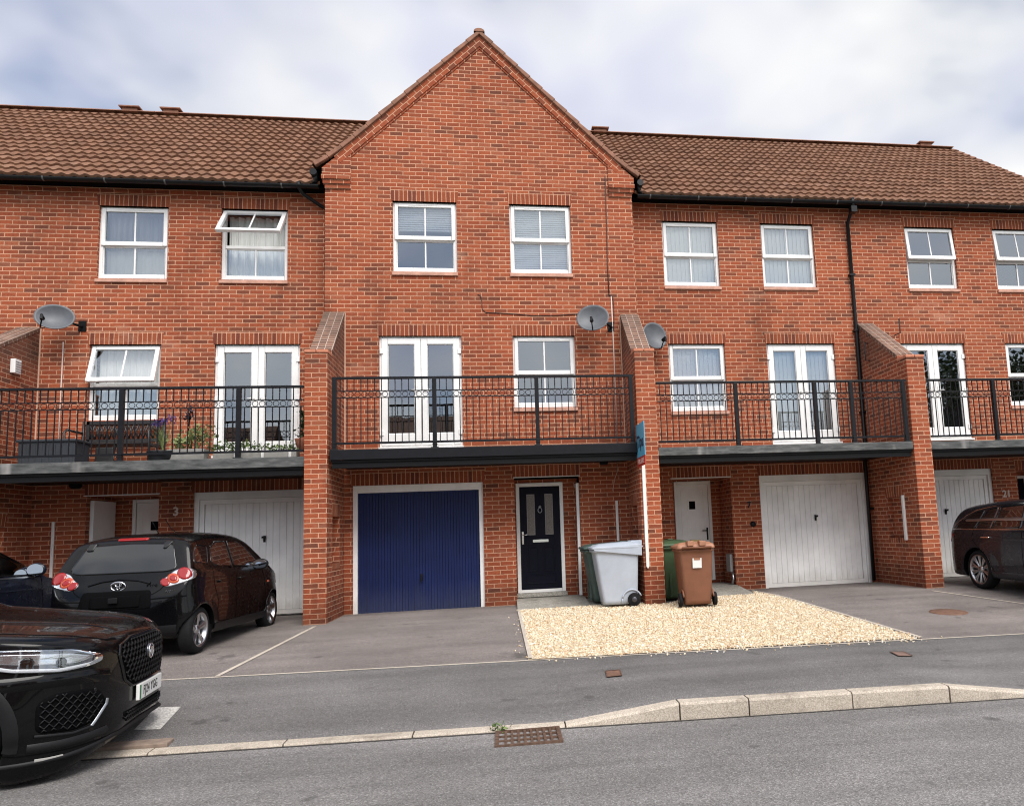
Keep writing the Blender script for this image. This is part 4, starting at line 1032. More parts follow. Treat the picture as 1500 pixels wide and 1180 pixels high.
# gable roof: profile with a bell-cast foot
prof = [(2.50 + .42, APZ - (2.50 + .42) * SLP + .10), (2.66, APZ - 2.66 * SLP + .03), (2.40, APZ - 2.40 * SLP), (0, APZ)]
gr = MB()
for s in (-1, 1):
    segs = [(prof[0], prof[1]), (prof[1], prof[2]), (prof[2], prof[3])]
    for (a, b) in segs:
        def keep(y, xx, zm): return True
        xa, za, xb, zb_ = APX + s * a[0], a[1], APX + s * b[0], b[1]
        n0 = len(gr.f); pantiles(gr, -.02, 4.2, xa, za, xb, zb_, None, axis='y', gauge=.36 if a is prof[2] else .25)
        
    # verge: cloaked tile edge, stepped
    nst = 13
    for i in range(nst):
        t0, t1 = i / nst, (i + 1) / nst
        def pt(t):
            xx = 2.92 * (1 - t); z = lerp([(p[0], p[1]) for p in prof[::-1]], xx); return xx, z
        (xa, za), (xb, zb_) = pt(t0), pt(t1 + .0)
        d = Vector((xb - xa, zb_ - za)).normalized(); nn = Vector((-d.y, d.x)); nn = nn if nn.y > 0 else -nn
        pa, pb2 = Vector((xa, za)), Vector((xb, zb_)); o1, o2 = .052, .034
        P = [pa - nn * .03, pb2 - nn * .03, pb2 + nn * o2, pa + nn * o1]
        P = [(APX + s * p.x, p.y) for p in P]
        gr2 = P if s < 0 else P[::-1]
        if i == 0 and s == -1: vg = MB()
        vg.prism(gr2, 1, -.075 - .0015 * (i % 2), .02)
ro = gr.build('roof', M['tile'], C)
vg.build('verge_tiles', M['verge'], ro, bevel=.012)
u = MB()
for s in (-1, 1): u.quad([(APX, -.01, APZ - .05), (APX + s * 2.9, -.01, 8.02), (APX + s * 2.9, 4.2, 8.02), (APX, 4.2, APZ - .05)])
u.build('roof_felt', M['dark'], ro)
rt = MB()
for i in range(10):
    a, b = -.085 + i * .42, -.085 + (i + 1) * .42 - .006
    pr = [(.10 * math.sin(t), .065 * math.cos(t)) for t in [(-1.6 + 3.2 * k / 8) for k in range(9)]]; q = [[(APX + p[0], yy, APZ + .0 + p[1]) for p in pr] for yy in (a, b)]
    for k in range(8): rt.quad([q[0][k + 1], q[1][k + 1], q[1][k], q[0][k]], None, 0, True)
    rt.quad(q[0]); rt.quad(q[1][::-1])
rt.build('ridge_tiles', M['verge'], ro)
for s, x in ((-1, APX - 2.95), (1, APX + 2.95)):
    gg = MB(); gg.tube([(x, -.03, 8.02), (x, .5, 8.02)], .062, 10); gg.tube([(x - s * .02, .06, 8.02), (x - s * .02, .10, 7.90), (x + s * .05, .16, 7.86)], .038, 8)
    gg.build('gutter', M['gutter'], C)
balcony(C, .375, 5.19, 2.905, 2.745, M['black'], [.43, 1.947, 3.569, 5.125], 4.035, 'balcony with a smooth black steel edge', 0.)
conduit(C, 4.99, 0, 1.0, 2.02); 
mb = MB(); mb.tube([(4.77, -.001, 2.715), (4.77, -.07, 2.715)], .03, 10); mb.box(4.70, 4.84, -.17, -.07, 2.66, 2.77); mb.build('security_light', M['blackpl'], C, bevel=.01)
cb = MB(); cb.tube([(5.03, -.008, 8.13), (5.02, -.010, 7.2), (5.005, -.010, 6.4), (5.01, -.010, 5.82)], .009, 6); cb.tube([(5.01, -.01, 5.82), (5.08, -.02, 5.78), (5.09, -.01, 5.6), (5.085, -.008, 5.3), (5.06, -.02, 5.2), (4.9, -.12, 5.2)], .008, 6); cb.build('cable', M['cable'], C)
cb = MB(); cb.tube([(5.05, -.008, 5.80), (5.055, -.008, 4.6), (5.055, -.008, 3.0)], .011, 6); cb.build('cable', M['wcable'], C)
cb = MB(); cb.tube([(2.62, -.01, 5.80), (2.665, -.012, 5.79), (2.69, -.008, 5.72), (2.70, -.008, 5.53), (2.76, -.008, 5.47), (3.2, -.01, 5.45), (3.6, -.008, 5.415), (4.0, -.01, 5.42), (4.4, -.01, 5.45), (4.62, -.06, 5.44)], .007, 6); cb.build('cable', M['cable'], C)
cb = MB(); cb.tube([(5.04, -.01, 2.72), (5.03, -.03, 2.55), (4.97, -.02, 2.40), (4.93, -.01, 2.20)], .006, 6); cb.build('cable', M['wcable'], C)
mbead = MB(); mbead.box(.334, .352, -.012, -.001, 2.92, 5.45); mbead.box(5.186, 5.204, -.012, -.001, 2.92, 5.42); mbead.build('movement_joint', M['mortar'], C)

# ---- house on the left ----------------------------------------------------------
XL = -4.84
H = empty('terraced_house', (-2.4, YS, .285), 'red brick townhouse left of the gable with a bench and plants on its balcony', 'house')
zU, zM = 7.495, 5.012
holes = [window(H, -3.852, zU, y=YS, kind='sheer', label='upper window with grey net curtains'), window(H, -1.861, zU, y=YS, kind='curtains', opening=R(38), label='upper window with its top light swung wide open'),
         window(H, -3.911, zM, y=YS, kind='net', opening=R(17), label='balcony window with its top light ajar'), patio_door(H, -1.926, zM, y=YS, label='white patio doors behind the plants'),
         garage(H, -2.2086, 2.431, 2.19, .30, YS, M['whiteg'], None, 'panel', 'white boarded garage door behind the small car')]
holes.append((-3.862, -2.745, .1, 2.44, .9))
wl = MB(); wall_rect(wl, XL, .0, 0, 7.95, YS, holes); shell(wl, XL + .002, -.004, YS); cw = wl.build('wall', M['brick'], H); floors(H, XL, -.01, YS, (2.78, 5.4, 7.9), cw)
lintel(H, -3.862, -2.745, 2.44, YS)
pb = MB(); wall_rect(pb, -3.862, -2.745, .2, 2.44, 1.33, [(-3.56, -2.77, .44, 2.40, .05)]); pb.build('porch_wall', M['brick'], H)
front_door(H, -3.555, -2.775, .44, 2.395, 1.335, M['white'], 'boarded', 'white boarded front door in the deep porch')
s = MB(); s.box(-3.858, -3.80, .55, 1.25, .40, 2.36); s.build('store_door', M['white'], H, bevel=.004)
lt = MB(); lt.box(-3.90, -2.73, YS - .012, YS + .06, 2.424, 2.438); lt.build('lintel_angle', M['whiteg'], H)
r = main_roof(H, XL, .75, lambda x, y, z: z > zgable(x) - .12 if x > -.2 else True); ridge_tiles(H, XL, .3)
vent(H, -4.50); vent(H, -5.42 + .62) if False else None
gutter(H, XL, -.13); eaves_corbel(H, XL, -.002)
pp = MB(); pp.tube([(-.47, EY - .055, 7.88), (-.47, EY - .05, 7.78), (-.42, .20, 7.70), (-.16, .36, 7.56), (-.07, YS - .045, 7.52), (-.06, YS - .045, 7.4), (-.06, YS - .045, 2.9)], .034, 10); pp.build('downpipe', M['gutter'], H)
balcony(H, -4.69, -.004, 2.815, 2.66, M['fascia'], [-2.60, -.965], 3.91, 'balcony with a weathered grey edge, bench and plants', YS)
conduit(H, -4.33, YS, .9, 2.02)
mb = MB(); mb.tube([(-4.31, YS - .012, 5.05), (-4.315, YS - .010, 3.9), (-4.32, YS - .012, 2.9)], .010, 6); mb.build('cable', M['wcable'], H)
mb = MB(); mb.box(-4.676, -4.655, YS - .012, YS - .001, 2.85, 5.28); mb.build('movement_joint', M['mortar'], H)
mb = MB(); mb.tube([(-4.0, YS, 2.62), (-4.0, YS - .12, 2.62)], .075, 14); mb.build('security_light', M['blackpl'], H)
mb = MB(); mb.tube([(-2.64, YS - .005, 2.0), (-2.55, YS - .008, 1.85), (-2.30, YS - .008, 1.62), (-2.26, YS - .006, 1.60)], .007, 6); mb.build('cable', M['cable'], H)
number(H, '3', -2.474, 2.115, YS, .20, M['wcable'])
fin(H, -5.01, -4.676, YS, 5.30, niche={1: (-.75, -.2, 1.2, 1.95)})
mb = MB(); mb.box(-4.672, -4.60, -.29, -.13, 4.37, 4.60); mb.build('meter_box', M['white'], H, bevel=.008)
mb = MB(); 
for k in range(5): mb.box(-4.599, -4.594, -.275, -.145, 4.395 + k * .038, 4.412 + k * .038)
mb.build('vent_slats', M['greycurtain'], H)
# ---- neighbour further left, only a sliver of it in view ---------------------------
H0 = empty('terraced_house', (-8, YS, .285), 'red brick townhouse at the left edge, only its roof and upper wall in view', 'house')
wl = MB(); wall_rect(wl, -11.5, XL, 0, 7.95, YS, []); shell(wl, -11.5, XL - .002, YS); wl.build('wall', M['brick'], H0)
main_roof(H0, -11.5, XL - .002); ridge_tiles(H0, -11.5, XL - .006); gutter(H0, -11.5, XL - .004); eaves_corbel(H0, -11.5, XL - .002); vent(H0, -5.38)
balcony(H0, -9.6, -5.02, 2.815, 2.66, M['fascia'], [-7.4], 3.91, 'balcony just cut by the left edge', YS)
# ---- house on the right -----------------------------------------------------------
XR = 10.252
H = empty('terraced_house', (7.9, YS, .285), 'red brick townhouse with white garage right of the gravel', 'house')
zU, zM = 7.470, 5.002
holes = [window(H, 6.180, zU, y=YS, kind='vertical', label='left upper window with pale vertical blinds'), window(H, 8.190, zU, y=YS, kind='vertical', label='right upper window with pale vertical blinds'),
         window(H, 6.187, zM, y=YS, kind='vertical', label='balcony window with pale vertical blinds'), patio_door(H, 8.160, zM, y=YS, kind='vertical', label='white patio doors with pale blinds'),
         garage(H, 7.832, 2.415, 2.174, .272, YS, M['whiteg'], None, 'panel', 'white boarded garage door fully in view')]
holes.append((6.13, 7.262, .1, 2.42, .8))
wl = MB(); wall_rect(wl, WC, XR, 0, 7.95, YS, holes); shell(wl, WC + .004, XR - .002, YS); cw = wl.build('wall', M['brick'], H); floors(H, WC, XR, YS, (2.78, 5.4, 7.9), cw)
lintel(H, 6.13, 7.262, 2.42, YS)
pb = MB(); wall_rect(pb, 6.13, 7.262, .2, 2.42, 1.22, [(6.33, 7.09, .44, 2.40, .05)]); pb.build('porch_wall', M['brick'], H)
front_door(H, 6.335, 7.085, .445, 2.395, 1.225, M['white'], 'boarded', 'white boarded front door with a small square pane')
lt = MB(); lt.box(6.10, 7.28, YS - .012, YS + .06, 2.404, 2.418); lt.build('lintel_angle', M['whiteg'], H)
main_roof(H, 4.75, XR - .002, lambda x, y, z: z > zgable(x) - .12 if x < 5.7 else True); ridge_tiles(H, 5.2, XR - .006); vent(H, 5.66)
gutter(H, WC + .13, XR - .004); eaves_corbel(H, WC + .002, XR - .002)
pp = MB(); pp.tube([(10.045, EY - .055, 7.9), (10.045, EY - .05, 7.74), (10.045, .24, 7.62), (10.045, YS - .05, 7.5), (10.045, YS - .05, 5.6), (10.035, YS - .05, 2.9), (10.0, YS - .05, 2.6), (9.99, YS - .05, .33)], .036, 12)
for zz in (6.4, 5.25, 3.6, 1.7): pp.box(9.985, 10.10, YS - .10, YS, zz - .02, zz + .02)
pp.box(9.985, 10.105, EY - .10, EY + .02, 7.60, 7.72)
pp.build('downpipe', M['gutter'], H)
balcony(H, 5.54, 10.075, 2.815, 2.68, M['fascia'], [6.93, 8.35, 9.02 + .0, 10.0], 3.905, 'balcony with a weathered grey edge, empty', YS)
number(H, '7', 7.600, 1.86, YS, .16, M['black'])
mb = MB(); mb.lathe([(0, -.035), (.030, -.033), (.055, -.012), (.055, 0)], (7.656, YS - .001, 1.50), 1, 18); mb.build('doorbell', M['black'], H)
mb = MB(); mb.box(7.20, 7.258, .55, .80, .62, .95); mb.build('boiler_flue_box', M['greycurtain'], H, bevel=.01); mb = MB(); mb.tube([(7.22, .50, .62), (7.22, .47, .50), (7.20, .47, .40)], .022, 8); mb.build('waste_pipe', M['steel'], H)
nz3 = (-.72, -.17, 1.14, 1.885)
f3 = fin(H, 10.085, 10.42, YS, 5.41, niche={-1: nz3}, zsl=4.42, zcap=4.335)
mb = MB(); mb.box(10.045, 10.083, -.80, -.74, 1.10, 1.90); mb.build('cable_cover', M['post_white'], f3, bevel=.006)
mb = MB(); mb.tube([(10.08, .05, 4.9), (9.99, .0, 4.9), (9.99, .0, 4.55), (10.08, .0, 4.55)], .012, 6); mb.build('hook', M['black'], f3)
mb = MB(); mb.tube([(10.43, -.35, 4.95), (10.55, -.35, 5.0), (10.55, -.35, 5.28)], .012, 6); mb.build('bracket', M['black'], f3)
# ---- far right house ----------------------------------------------------------------
XE = 15.55
H = empty('terraced_house', (12.9, YS, .285), 'red brick townhouse at the right end of the terrace behind the estate car', 'house')
holes = [window(H, 11.300, zU, y=YS, kind='ornament', opening=R(7), label='upper window with an ornament on the sill'), window(H, 13.31, zU, y=YS, opening=R(7), label='upper window cut by the right edge'),
         patio_door(H, 11.002, zM, y=YS, label='white patio doors reflecting dark trees'), window(H, 13.337, zM, y=YS, label='window reflecting dark trees'),
         garage(H, 10.59, 2.413, 2.160, .285, YS, M['whiteg'], None, 'panel', 'white boarded garage door behind the estate car')]
holes.append((13.29, 14.4, .1, 2.36, .9))
wl = MB(); wall_rect(wl, XR, XE, 0, 7.95, YS, holes); shell(wl, XR + .002, XE, YS)
wl.quad([(XE, EY + .2, 7.9), (XE, 2 * RY - EY, 7.9), (XE, RY, RZ - .05)], [(EY, 7.9), (9, 7.9), (RY, RZ)])
cw = wl.build('wall', M['brick'], H); floors(H, XR, XE, YS, (2.78, 5.4, 7.9), cw)
lintel(H, 13.29, 14.4, 2.36, YS)
pb = MB(); wall_rect(pb, 13.29, 14.4, .2, 2.36, 1.33, [(13.4, 14.2, .44, 2.3, .05)]); pb.build('porch_wall', M['brick'], H); front_door(H, 13.405, 14.195, .44, 2.295, 1.335, M['navy'], 'boarded', 'dark front door in the deep porch')
rf = main_roof(H, XR, XE); ridge_tiles(H, XR, XE); vent(H, 14.72); gutter(H, XR, XE); eaves_corbel(H, XR, XE)
v = MB(); ln = math.hypot(RY - EY, RZ - EZ); n = 20
for i in range(n):
    t0, t1 = i / n, (i + 1) / n; a = Vector((EY + (RY - EY) * t0, EZ + (RZ - EZ) * t0)); b = Vector((EY + (RY - EY) * t1, EZ + (RZ - EZ) * t1)); nn = Vector((-(RZ - EZ), RY - EY)).normalized()
    P = [a - nn * .03, b - nn * .03, b + nn * .04, a + nn * .06]; v.prism([tuple(p) for p in P], 0, XE - .06, XE + .05 - .001 * (i % 2))
v.build('verge_tiles', M['verge'], rf, bevel=.01)
balcony(H, 10.425, XE - .1, 2.80, 2.665, M['fascia'], [11.75, 13.3], 3.905, 'balcony at the right edge, empty', YS)
number(H, '21', 13.016, 1.885, YS, .19, M['wcable'])
# ------------------------------------------------------------------ loose things
def dish(loc, nrm, wallpt, label, rx=.29, rz=.255, arm_side=0.):
    root = empty('satellite_dish', wallpt, label, 'satellite dish', group=None)
    n = Vector(nrm).normalized(); right = Vector((0, 0, 1)).cross(n).normalized(); up = n.cross(right).normalized()
    MT = Matrix((right, up, n)).transposed().to_4x4(); MT.translation = Vector(loc)
    mb = MB(); N_, K = 40, 8
    g = [[(rx * k / K * math.cos(t), rz * k / K * math.sin(t), .085 * (k / K) ** 2) for t in [2 * math.pi * i / N_ for i in range(N_)]] for k in range(K + 1)]
    for k in range(K):
        for i in range(N_):
            j = (i + 1) % N_; mb.quad([g[k][i], g[k + 1][i], g[k + 1][j], g[k][j]] if k else [g[1][i], g[1][j], (0, 0, 0)], None, 0, True)
    for i in range(N_):   # rim
        j = (i + 1) % N_; a, b = Vector(g[K][i]), Vector(g[K][j]); o1 = Vector((a.x * 1.02, a.y * 1.02, a.z - .012)); o2 = Vector((b.x * 1.02, b.y * 1.02, b.z - .012)); mb.quad([a, o1, o2, b], None, 0, True)
    mb.xform(MT); mb.build('reflector', M['dish'], root, weld=True)
    a = MB(); a.tube([(arm_side * .1, -rz * .97, .06), (arm_side * .14, -rz * 1.0, .10), (arm_side * .1, -rz * .62, .27)], .011, 8); a.xform(MT); a.build('arm', M['blackpl'], root)
    l = MB(); c = Vector((arm_side * .1, -rz * .56, .275)); l.lathe([(0, -.05), (.022, -.05), (.024, 0), (.032, .01), (.034, .045), (0, .05)], (0, 0, 0), 2, 14)
    l.xform(Matrix.Translation(c) @ Matrix.Rotation(math.pi, 4, 'X') @ Matrix.Rotation(-.3, 4, 'X')); l.obox(c + Vector((0, -.03, .03)), (1, 0, 0), (0, 1, 0), (0, 0, 1), .018, .03, .03); l.xform(MT); l.build('receiver', M['blackpl'], root)
    b = MB(); back = Vector(loc) - n * .05; wp = Vector(wallpt); b.tube([back, Vector((wp.x, back.y, back.z)) * .5 + back * .5, Vector((wp.x, wp.y - .06, wp.z - .02)), wp], .020, 8); b.obox(back, right, up, n, .06, .07, .045); b.obox(wp + Vector((0, -.008, 0)), (1, 0, 0), (0, 1, 0), (0, 0, 1), .06, .008, .09); b.build('bracket', M['blackpl'], root)
dish((4.66, -.30, 5.255), (-.22, -.93, .22), (5.02, -.0, 5.21), 'dark grey satellite dish on the gabled house above the balcony window')
dish((-4.27, .10, 5.36), (.30, -.90, .22), (-4.03, YS, 5.33), 'dark grey satellite dish on the left house above its bench', .275, .225, -1.2)
dish((5.84, .16, 5.06), (.30, -.93, .15), (5.72, YS, 5.05), 'grey satellite dish half hidden behind the right brick fin', .25, .26, .6)

def lame(w, d, r, n=6):
    P = []
    for cx_, cy_, a0 in ((w - r, d - r, 0), (-w + r, d - r, 90), (-w + r, -d + r, 180), (w - r, -d + r, 270)):
        for i in range(n + 1): t = R(a0 + 90 * i / n); P.append((cx_ + r * math.cos(t), cy_ + r * math.sin(t)))
    return P
def loft(mb, rings, mi=0, cap0=True, cap1=True, smooth=True):
    n = len(rings[0])
    for a, b in zip(rings, rings[1:]):
        for i in range(n):
            j = (i + 1) % n; mb.quad([a[i], a[j], b[j], b[i]], None, mi, smooth)
    if cap0: mb.quad(rings[0][::-1], None, mi)
    if cap1: mb.quad(rings[-1], None, mi)
def wheelie(loc, rz, bodym, lidm, label, w=.285, d=.355, h=.96, sticker=None, tilt=0, big=False):
    root = empty('wheelie_bin', loc, label, 'wheelie bin', rz)
    T = wmat(root)
    b = MB(); secs = [(.035, .80, .76, 0), (.10, .81, .77, 0), (.45, .885, .87, 0), (.80, .96, .96, 0), (.855, .97, .97, 0), (.86, 1.03, 1.03, 0), (.90, 1.04, 1.04, 0)]
    rings = []
    for z, sw, sd, oy in secs:
        yo_ = (1 - sd) * d * .55
        rings.append([(x, y + yo_, z * h) for x, y in lame(w * sw, d * sd, .05)])
    loft(b, rings)
    if not big:
        for s in (-1, 1): b.box(s * w * .45 - .02, s * w * .45 + .02, -d * .80, -d * .735, .06 * h, .66 * h)   # strengthening ribs
    b.xform(T); bo = b.build('bin_body', bodym, root, weld=True)
    # wheel arch mouldings and foot recess
    f = MB(); f.box(-w * .34, w * .34, d * .74, d * .835, .045, .155); f.box(-w * .74, w * .74, d * .60, d * .80, .04, .085)
    f.xform(T); f.build('foot_moulding', bodym, root, bevel=.012)
    for s in (-1, 1):
        a = MB(); pts = [(s * w * .87, d * .62 + .155 * math.cos(t), .10 + .155 * math.sin(t)) for t in [R(20 + 150 * i / 12) for i in range(13)]]
        a.tube(pts, .014, 6); a.tube([pts[-1], (s * w * .85, d * .62 - .155, .04)], .012, 6); a.xform(T); a.build('wheel_arch', bodym, root)
        wv = MB(); wx = s * (w * .84 + .045)
        wv.lathe([(.03, -.022), (.062, -.024), (.07, -.014), (.095, -.026), (.103, -.016), (.105, 0), (.103, .016), (.095, .026), (.07, .014), (.062, .024), (.03, .022)], (wx, d * .70, .105), 0, 28); wv.xform(T); wo = wv.build('wheel', M['rubber'], root)
        hv = MB(); hv.lathe([(0, .03 * s), (.028, .028 * s), (.045, .020 * s), (.058, .016 * s), (.058, 0)], (wx, d * .70, .105), 0, 20); hv.xform(T); hv.build('hub', M['alloy_dark'], wo)
    ax = MB(); ax.tube([(-w * .9, d * .70, .105), (w * .9, d * .70, .105)], .012, 8); ax.xform(T); ax.build('axle', M['steel'], root)
    # lid: shallow dome with a skirt, hinged at the back
    l = MB(); rings = []; z0 = .905 * h
    tl = Matrix.Translation((0, d, z0)) @ Matrix.Rotation(tilt, 4, 'X') @ Matrix.Translation((0, -d, -z0))
    for z, s_, dd in ((0, 1.10, 1.08), (.012, 1.115, 1.10), (.042, 1.10, 1.08), (.058, 1.03, 1.0), (.062, .97, .92), (.083, .90, .84), (.094, .60, .55), (.096, .1, .1)):
        rings.append([(x, y - .02 + (.012 if z < .05 else .0), z0 + z - (0.018 * (y / d) if z > .05 else 0) * -1) for x, y in lame(w * s_, d * dd, .05)])
    loft(l, rings)
    l.xform(tl)
    for s in (-1, 1): l.box(s * w * .35 - .05, s * w * .35 + .05, d * .70, d * 1.22, z0 + .045, z0 + .118)
    l.xform(T) if False else None
    for i in range(len(l.v)): l.v[i] = tuple(T @ Vector(l.v[i]))
    lo = l.build('lid', lidm, root, bevel=.010)
    if big:      # deep side skirt of the pale lid
        sk = MB()
        for s in (-1, 1):
            P = [(-d * 1.05, z0 + .03), (-d * 1.0, z0 - .02), (d * 1.12, z0 - .12), (d * 1.12, z0 + .06)]
            xa, xb = (w * 1.06, w * 1.10) if s > 0 else (-w * 1.10, -w * 1.06); sk.prism(P, 0, xa, xb)
        for i in range(len(sk.v)): sk.v[i] = tuple(T @ Vector(sk.v[i]))
        sk.build('lid_skirt', lidm, lo, bevel=.008)
    hd = MB(); hd.tube([(-w * .85, d * 1.0, z0 - .01), (-w * .85, d * 1.17, z0 + .02), (w * .85, d * 1.17, z0 + .02), (w * .85, d * 1.0, z0 - .01)], .016, 8); hd.xform(T); hd.build('handle', bodym, root)
    if sticker:
        s = MB(); sx, sz, yy = sticker; s.quad([(sx + .07, yy, sz - .075), (sx - .07, yy, sz - .075), (sx - .07, yy + .018, sz + .075), (sx + .07, yy + .018, sz + .075)]); s.xform(T); so_ = s.build('sticker', M['paper'], root)
        s = MB(); s.quad([(sx + .05, yy + .018, sz + .045), (sx - .05, yy + .018, sz + .045), (sx - .05, yy + .022, sz + .075), (sx + .05, yy + .022, sz + .075)]); s.xform(T); s.build('sticker_strip', M['binbrownlid'], so_)
    return root
wheelie((4.745, -1.12, gz(4.7, -1.1) + .012), R(-90), M['bingrey'], M['binlid'], 'pale grey wheelie bin standing side on at the left of the brick fin', big=True, h=1.0, d=.36)
wheelie((4.655, -.60, gz(4.7, -.6) + .02), R(-88), M['bindk'], M['bindk'], 'dark green wheelie bin hidden behind the pale grey bin', h=.985, d=.36)
wheelie((5.93, -1.58, gz(5.9, -1.5) + .012), R(176), M['binbrown'], M['binbrownlid'], 'brown wheelie bin with a white sticker on the gravel', sticker=(.0, .66, .352), h=.97, w=.265, d=.34)
wheelie((5.80, -.62, gz(5.7, -.6) + .012), R(8), M['bingreen'], M['bingreen'], 'green wheelie bin behind the brown bin beside the brick fin', h=.985)

# estate agent's board fixed to the fin
root = empty('estate_agent_sign', (5.25, FY - .02, .95), 'blue and red agent board on a white post against the right brick fin', 'sign')
p = MB(); p.prism([(5.262, .86), (5.286, .90), (5.290, 2.62), (5.236, 2.62), (5.236, .90)], 1, FY - .052, FY - .006); p.build('post', M['post_white'], root, bevel=.004)
Tb = Matrix.Translation((5.20, FY - .22, 2.92)) @ Matrix.Rotation(R(1.5), 4, 'Z')
b = MB(); b.box(-.006, .006, -.31, .31, -.27, .27); b.xform(Tb); bo = b.build('board', M['signblue'], root)
text_mesh(None, 'Tipa', .27, simple('sign_navy', (.012, .022, .06), .5), 'board_lettering', bo, Tb @ Matrix.Translation((-.0075, 0, -.03)) @ Matrix.Rotation(R(-90), 4, 'Z') @ Matrix.Rotation(R(90), 4, 'X'), .001, .006)
Ts = Matrix.Translation((5.20, FY - .22, 2.575)) @ Matrix.Rotation(R(1.5), 4, 'Z')
b = MB(); b.box(-.006, .006, -.30, .30, -.075, .075); b.xform(Ts); bo = b.build('slip_board', M['signred'], root)
text_mesh(None, 'FOR SALE', .115, M['signpink'], 'slip_lettering', bo, Ts @ Matrix.Translation((-.0075, 0, 0)) @ Matrix.Rotation(R(-90), 4, 'Z') @ Matrix.Rotation(R(90), 4, 'X'), .001, .003)

# bench on the left balcony
DZ = 2.804
root = empty('garden_bench', (-3.27, .12, DZ), 'dark metal garden bench with a lattice back under the left balcony window', 'bench')
x0, x1 = -3.92, -2.62
s = MB()
for k in range(6): y = -.18 + k * .075; s.box(x0 + .06, x1 - .06, y, y + .055, DZ + .41, DZ + .43)
s.build('seat', M['bench'], root, bevel=.005)
bk = MB(); yb0, yb1 = .285, .36
def bkp(x, z): return (x, yb0 + (z - DZ - .42) * .18, z)
for za, zb_ in ((.50, .55), (.80, .86)): bk.box(x0 + .08, x1 - .08, yb0 + .01, yb0 + .05, DZ + za, DZ + zb_)
bk.box(x0 + .08, x0 + .13, yb0 + .01, yb0 + .05, DZ + .45, DZ + .86); bk.box(x1 - .13, x1 - .08, yb0 + .01, yb0 + .05, DZ + .45, DZ + .86)
n = 14
for i in range(n):
    xa = x0 + .13 + (x1 - x0 - .26) * i / n; xb = x0 + .13 + (x1 - x0 - .26) * (i + 1) / n
    for (p, q) in (((xa, .55), (xb, .80)), ((xb, .55), (xa, .80))): bk.tube([(p[0], yb0 + .03, DZ + p[1]), (q[0], yb0 + .03, DZ + q[1])], .012, 6)
bk.build('backrest', M['bench'], root)
for x in (x0 + .03, x1 - .03):
    l = MB(); l.tube([(x, -.20, DZ), (x, -.20, DZ + .40), (x, -.22, DZ + .60), (x, -.14, DZ + .66), (x, .10, DZ + .655), (x, .28, DZ + .66)], .020, 8); l.tube([(x, .40, DZ), (x, .30, DZ + .42), (x, .33, DZ + .86)], .022, 8); l.tube([(x, -.20, DZ + .38), (x, .32, DZ + .38)], .018, 8); l.build('bench_end', M['bench'], root)
# storage box
root = empty('storage_box', (-3.92, -.45, DZ), 'dark grey storage box at the left end of the planted balcony', 'box')
b = MB(); b.box(-4.30, -3.52, -.62, -.20, DZ + .005, DZ + .40)
for k in range(9): x = -4.27 + k * .0915; b.box(x, x + .03, -.628, -.6205, DZ + .04, DZ + .37)
b.build('box_body', M['wicker'], root, bevel=.012)
b = MB(); b.box(-4.325, -3.495, -.645, -.18, DZ + .401, DZ + .445); b.build('lid', M['wicker'], root, bevel=.012)
root = empty('folded_chair', (-3.36, .0, DZ), 'dark folded chair between the storage box and the bench', 'chair')
b = MB(); b.box(-3.46, -3.20, -.16, -.10, DZ + .02, DZ + .36); b.build('chair_seat', M['bench'], root, bevel=.01)
b = MB(); b.tube([(-3.46, -.18, DZ), (-3.46, -.08, DZ + .42), (-3.20, -.08, DZ + .42), (-3.20, -.18, DZ)], .012, 6); b.build('chair_frame', M['bench'], root)

def blades(name, c, n, h, spread, mat, parent=None, wd=.012):
    V = []; F = []; tint = []
    for i in range(n):
        a = random.uniform(0, 6.28); l = h * random.uniform(.6, 1.1); s = spread * random.uniform(.3, 1.2); px, py = -math.sin(a) * wd / 2, math.cos(a) * wd / 2; b0 = len(V); tt = random.random()
        for k in range(5):
            t = k / 4; r = s * t * t + .02 * t; ww = (1 - t * .9); x, y, z = c[0] + r * math.cos(a), c[1] + r * math.sin(a), c[2] + l * (t - .25 * t * t * s / spread)
            V += [(x + px * ww, y + py * ww, z), (x - px * ww, y - py * ww, z)]; tint += [tt, tt]
        for k in range(4): q = b0 + 2 * k; F.append((q, q + 1, q + 3, q + 2))
    me = bpy.data.meshes.new(name); me.from_pydata(V, [], F); at = me.attributes.new('tint', 'FLOAT', 'POINT'); at.data.foreach_set('value', tint); me.materials.append(mat)
    o = bpy.data.objects.new(name, me); col.objects.link(o)
    if parent: attach(o, parent)
    return o
PY_ = -.98
root = empty('potted_plant', (-2.11, PY_, DZ), 'black bowl pot of tall strappy leaves and purple flowers by the railing', 'plant')
b = MB(); b.lathe([(0, .0), (.15, .0), (.185, .05), (.205, .15), (.215, .165), (.20, .17), (.185, .14), (0, .14)], (-2.11, PY_, DZ), 2, 28); b.build('pot', M['pot'], root)
blades('leaves', (-2.11, PY_, DZ + .14), 90, .50, .20, M['leafy'], root)
b = MB(); 
for dx_, dz_ in ((-.02, .62), (.10, .66), (-.10, .58)):
    b.tube([(-2.11, PY_, DZ + .15), (-2.11 + dx_ * .6, PY_, DZ + dz_ * .6), (-2.11 + dx_, PY_ + .02, DZ + dz_)], .005, 5)
b.build('stems', M['leaf'], root)
leaf_cluster('flowers', [((-2.13, PY_ + .02, DZ + .63), (.035, .03, .03)), ((-2.01, PY_ + .02, DZ + .68), (.035, .03, .03)), ((-2.21, PY_ + .02, DZ + .60), (.03, .03, .025))], M['flower'], .035, 70, 0, root)
root = empty('plant_trough', (-1.76, PY_, DZ), 'pale stone trough with a bushy yellow green plant behind the railing', 'planter')
b = MB(); b.box(-2.02, -1.49, PY_ - .10, PY_ + .12, DZ, DZ + .19); b.build('trough', M['trough'], root, bevel=.012)
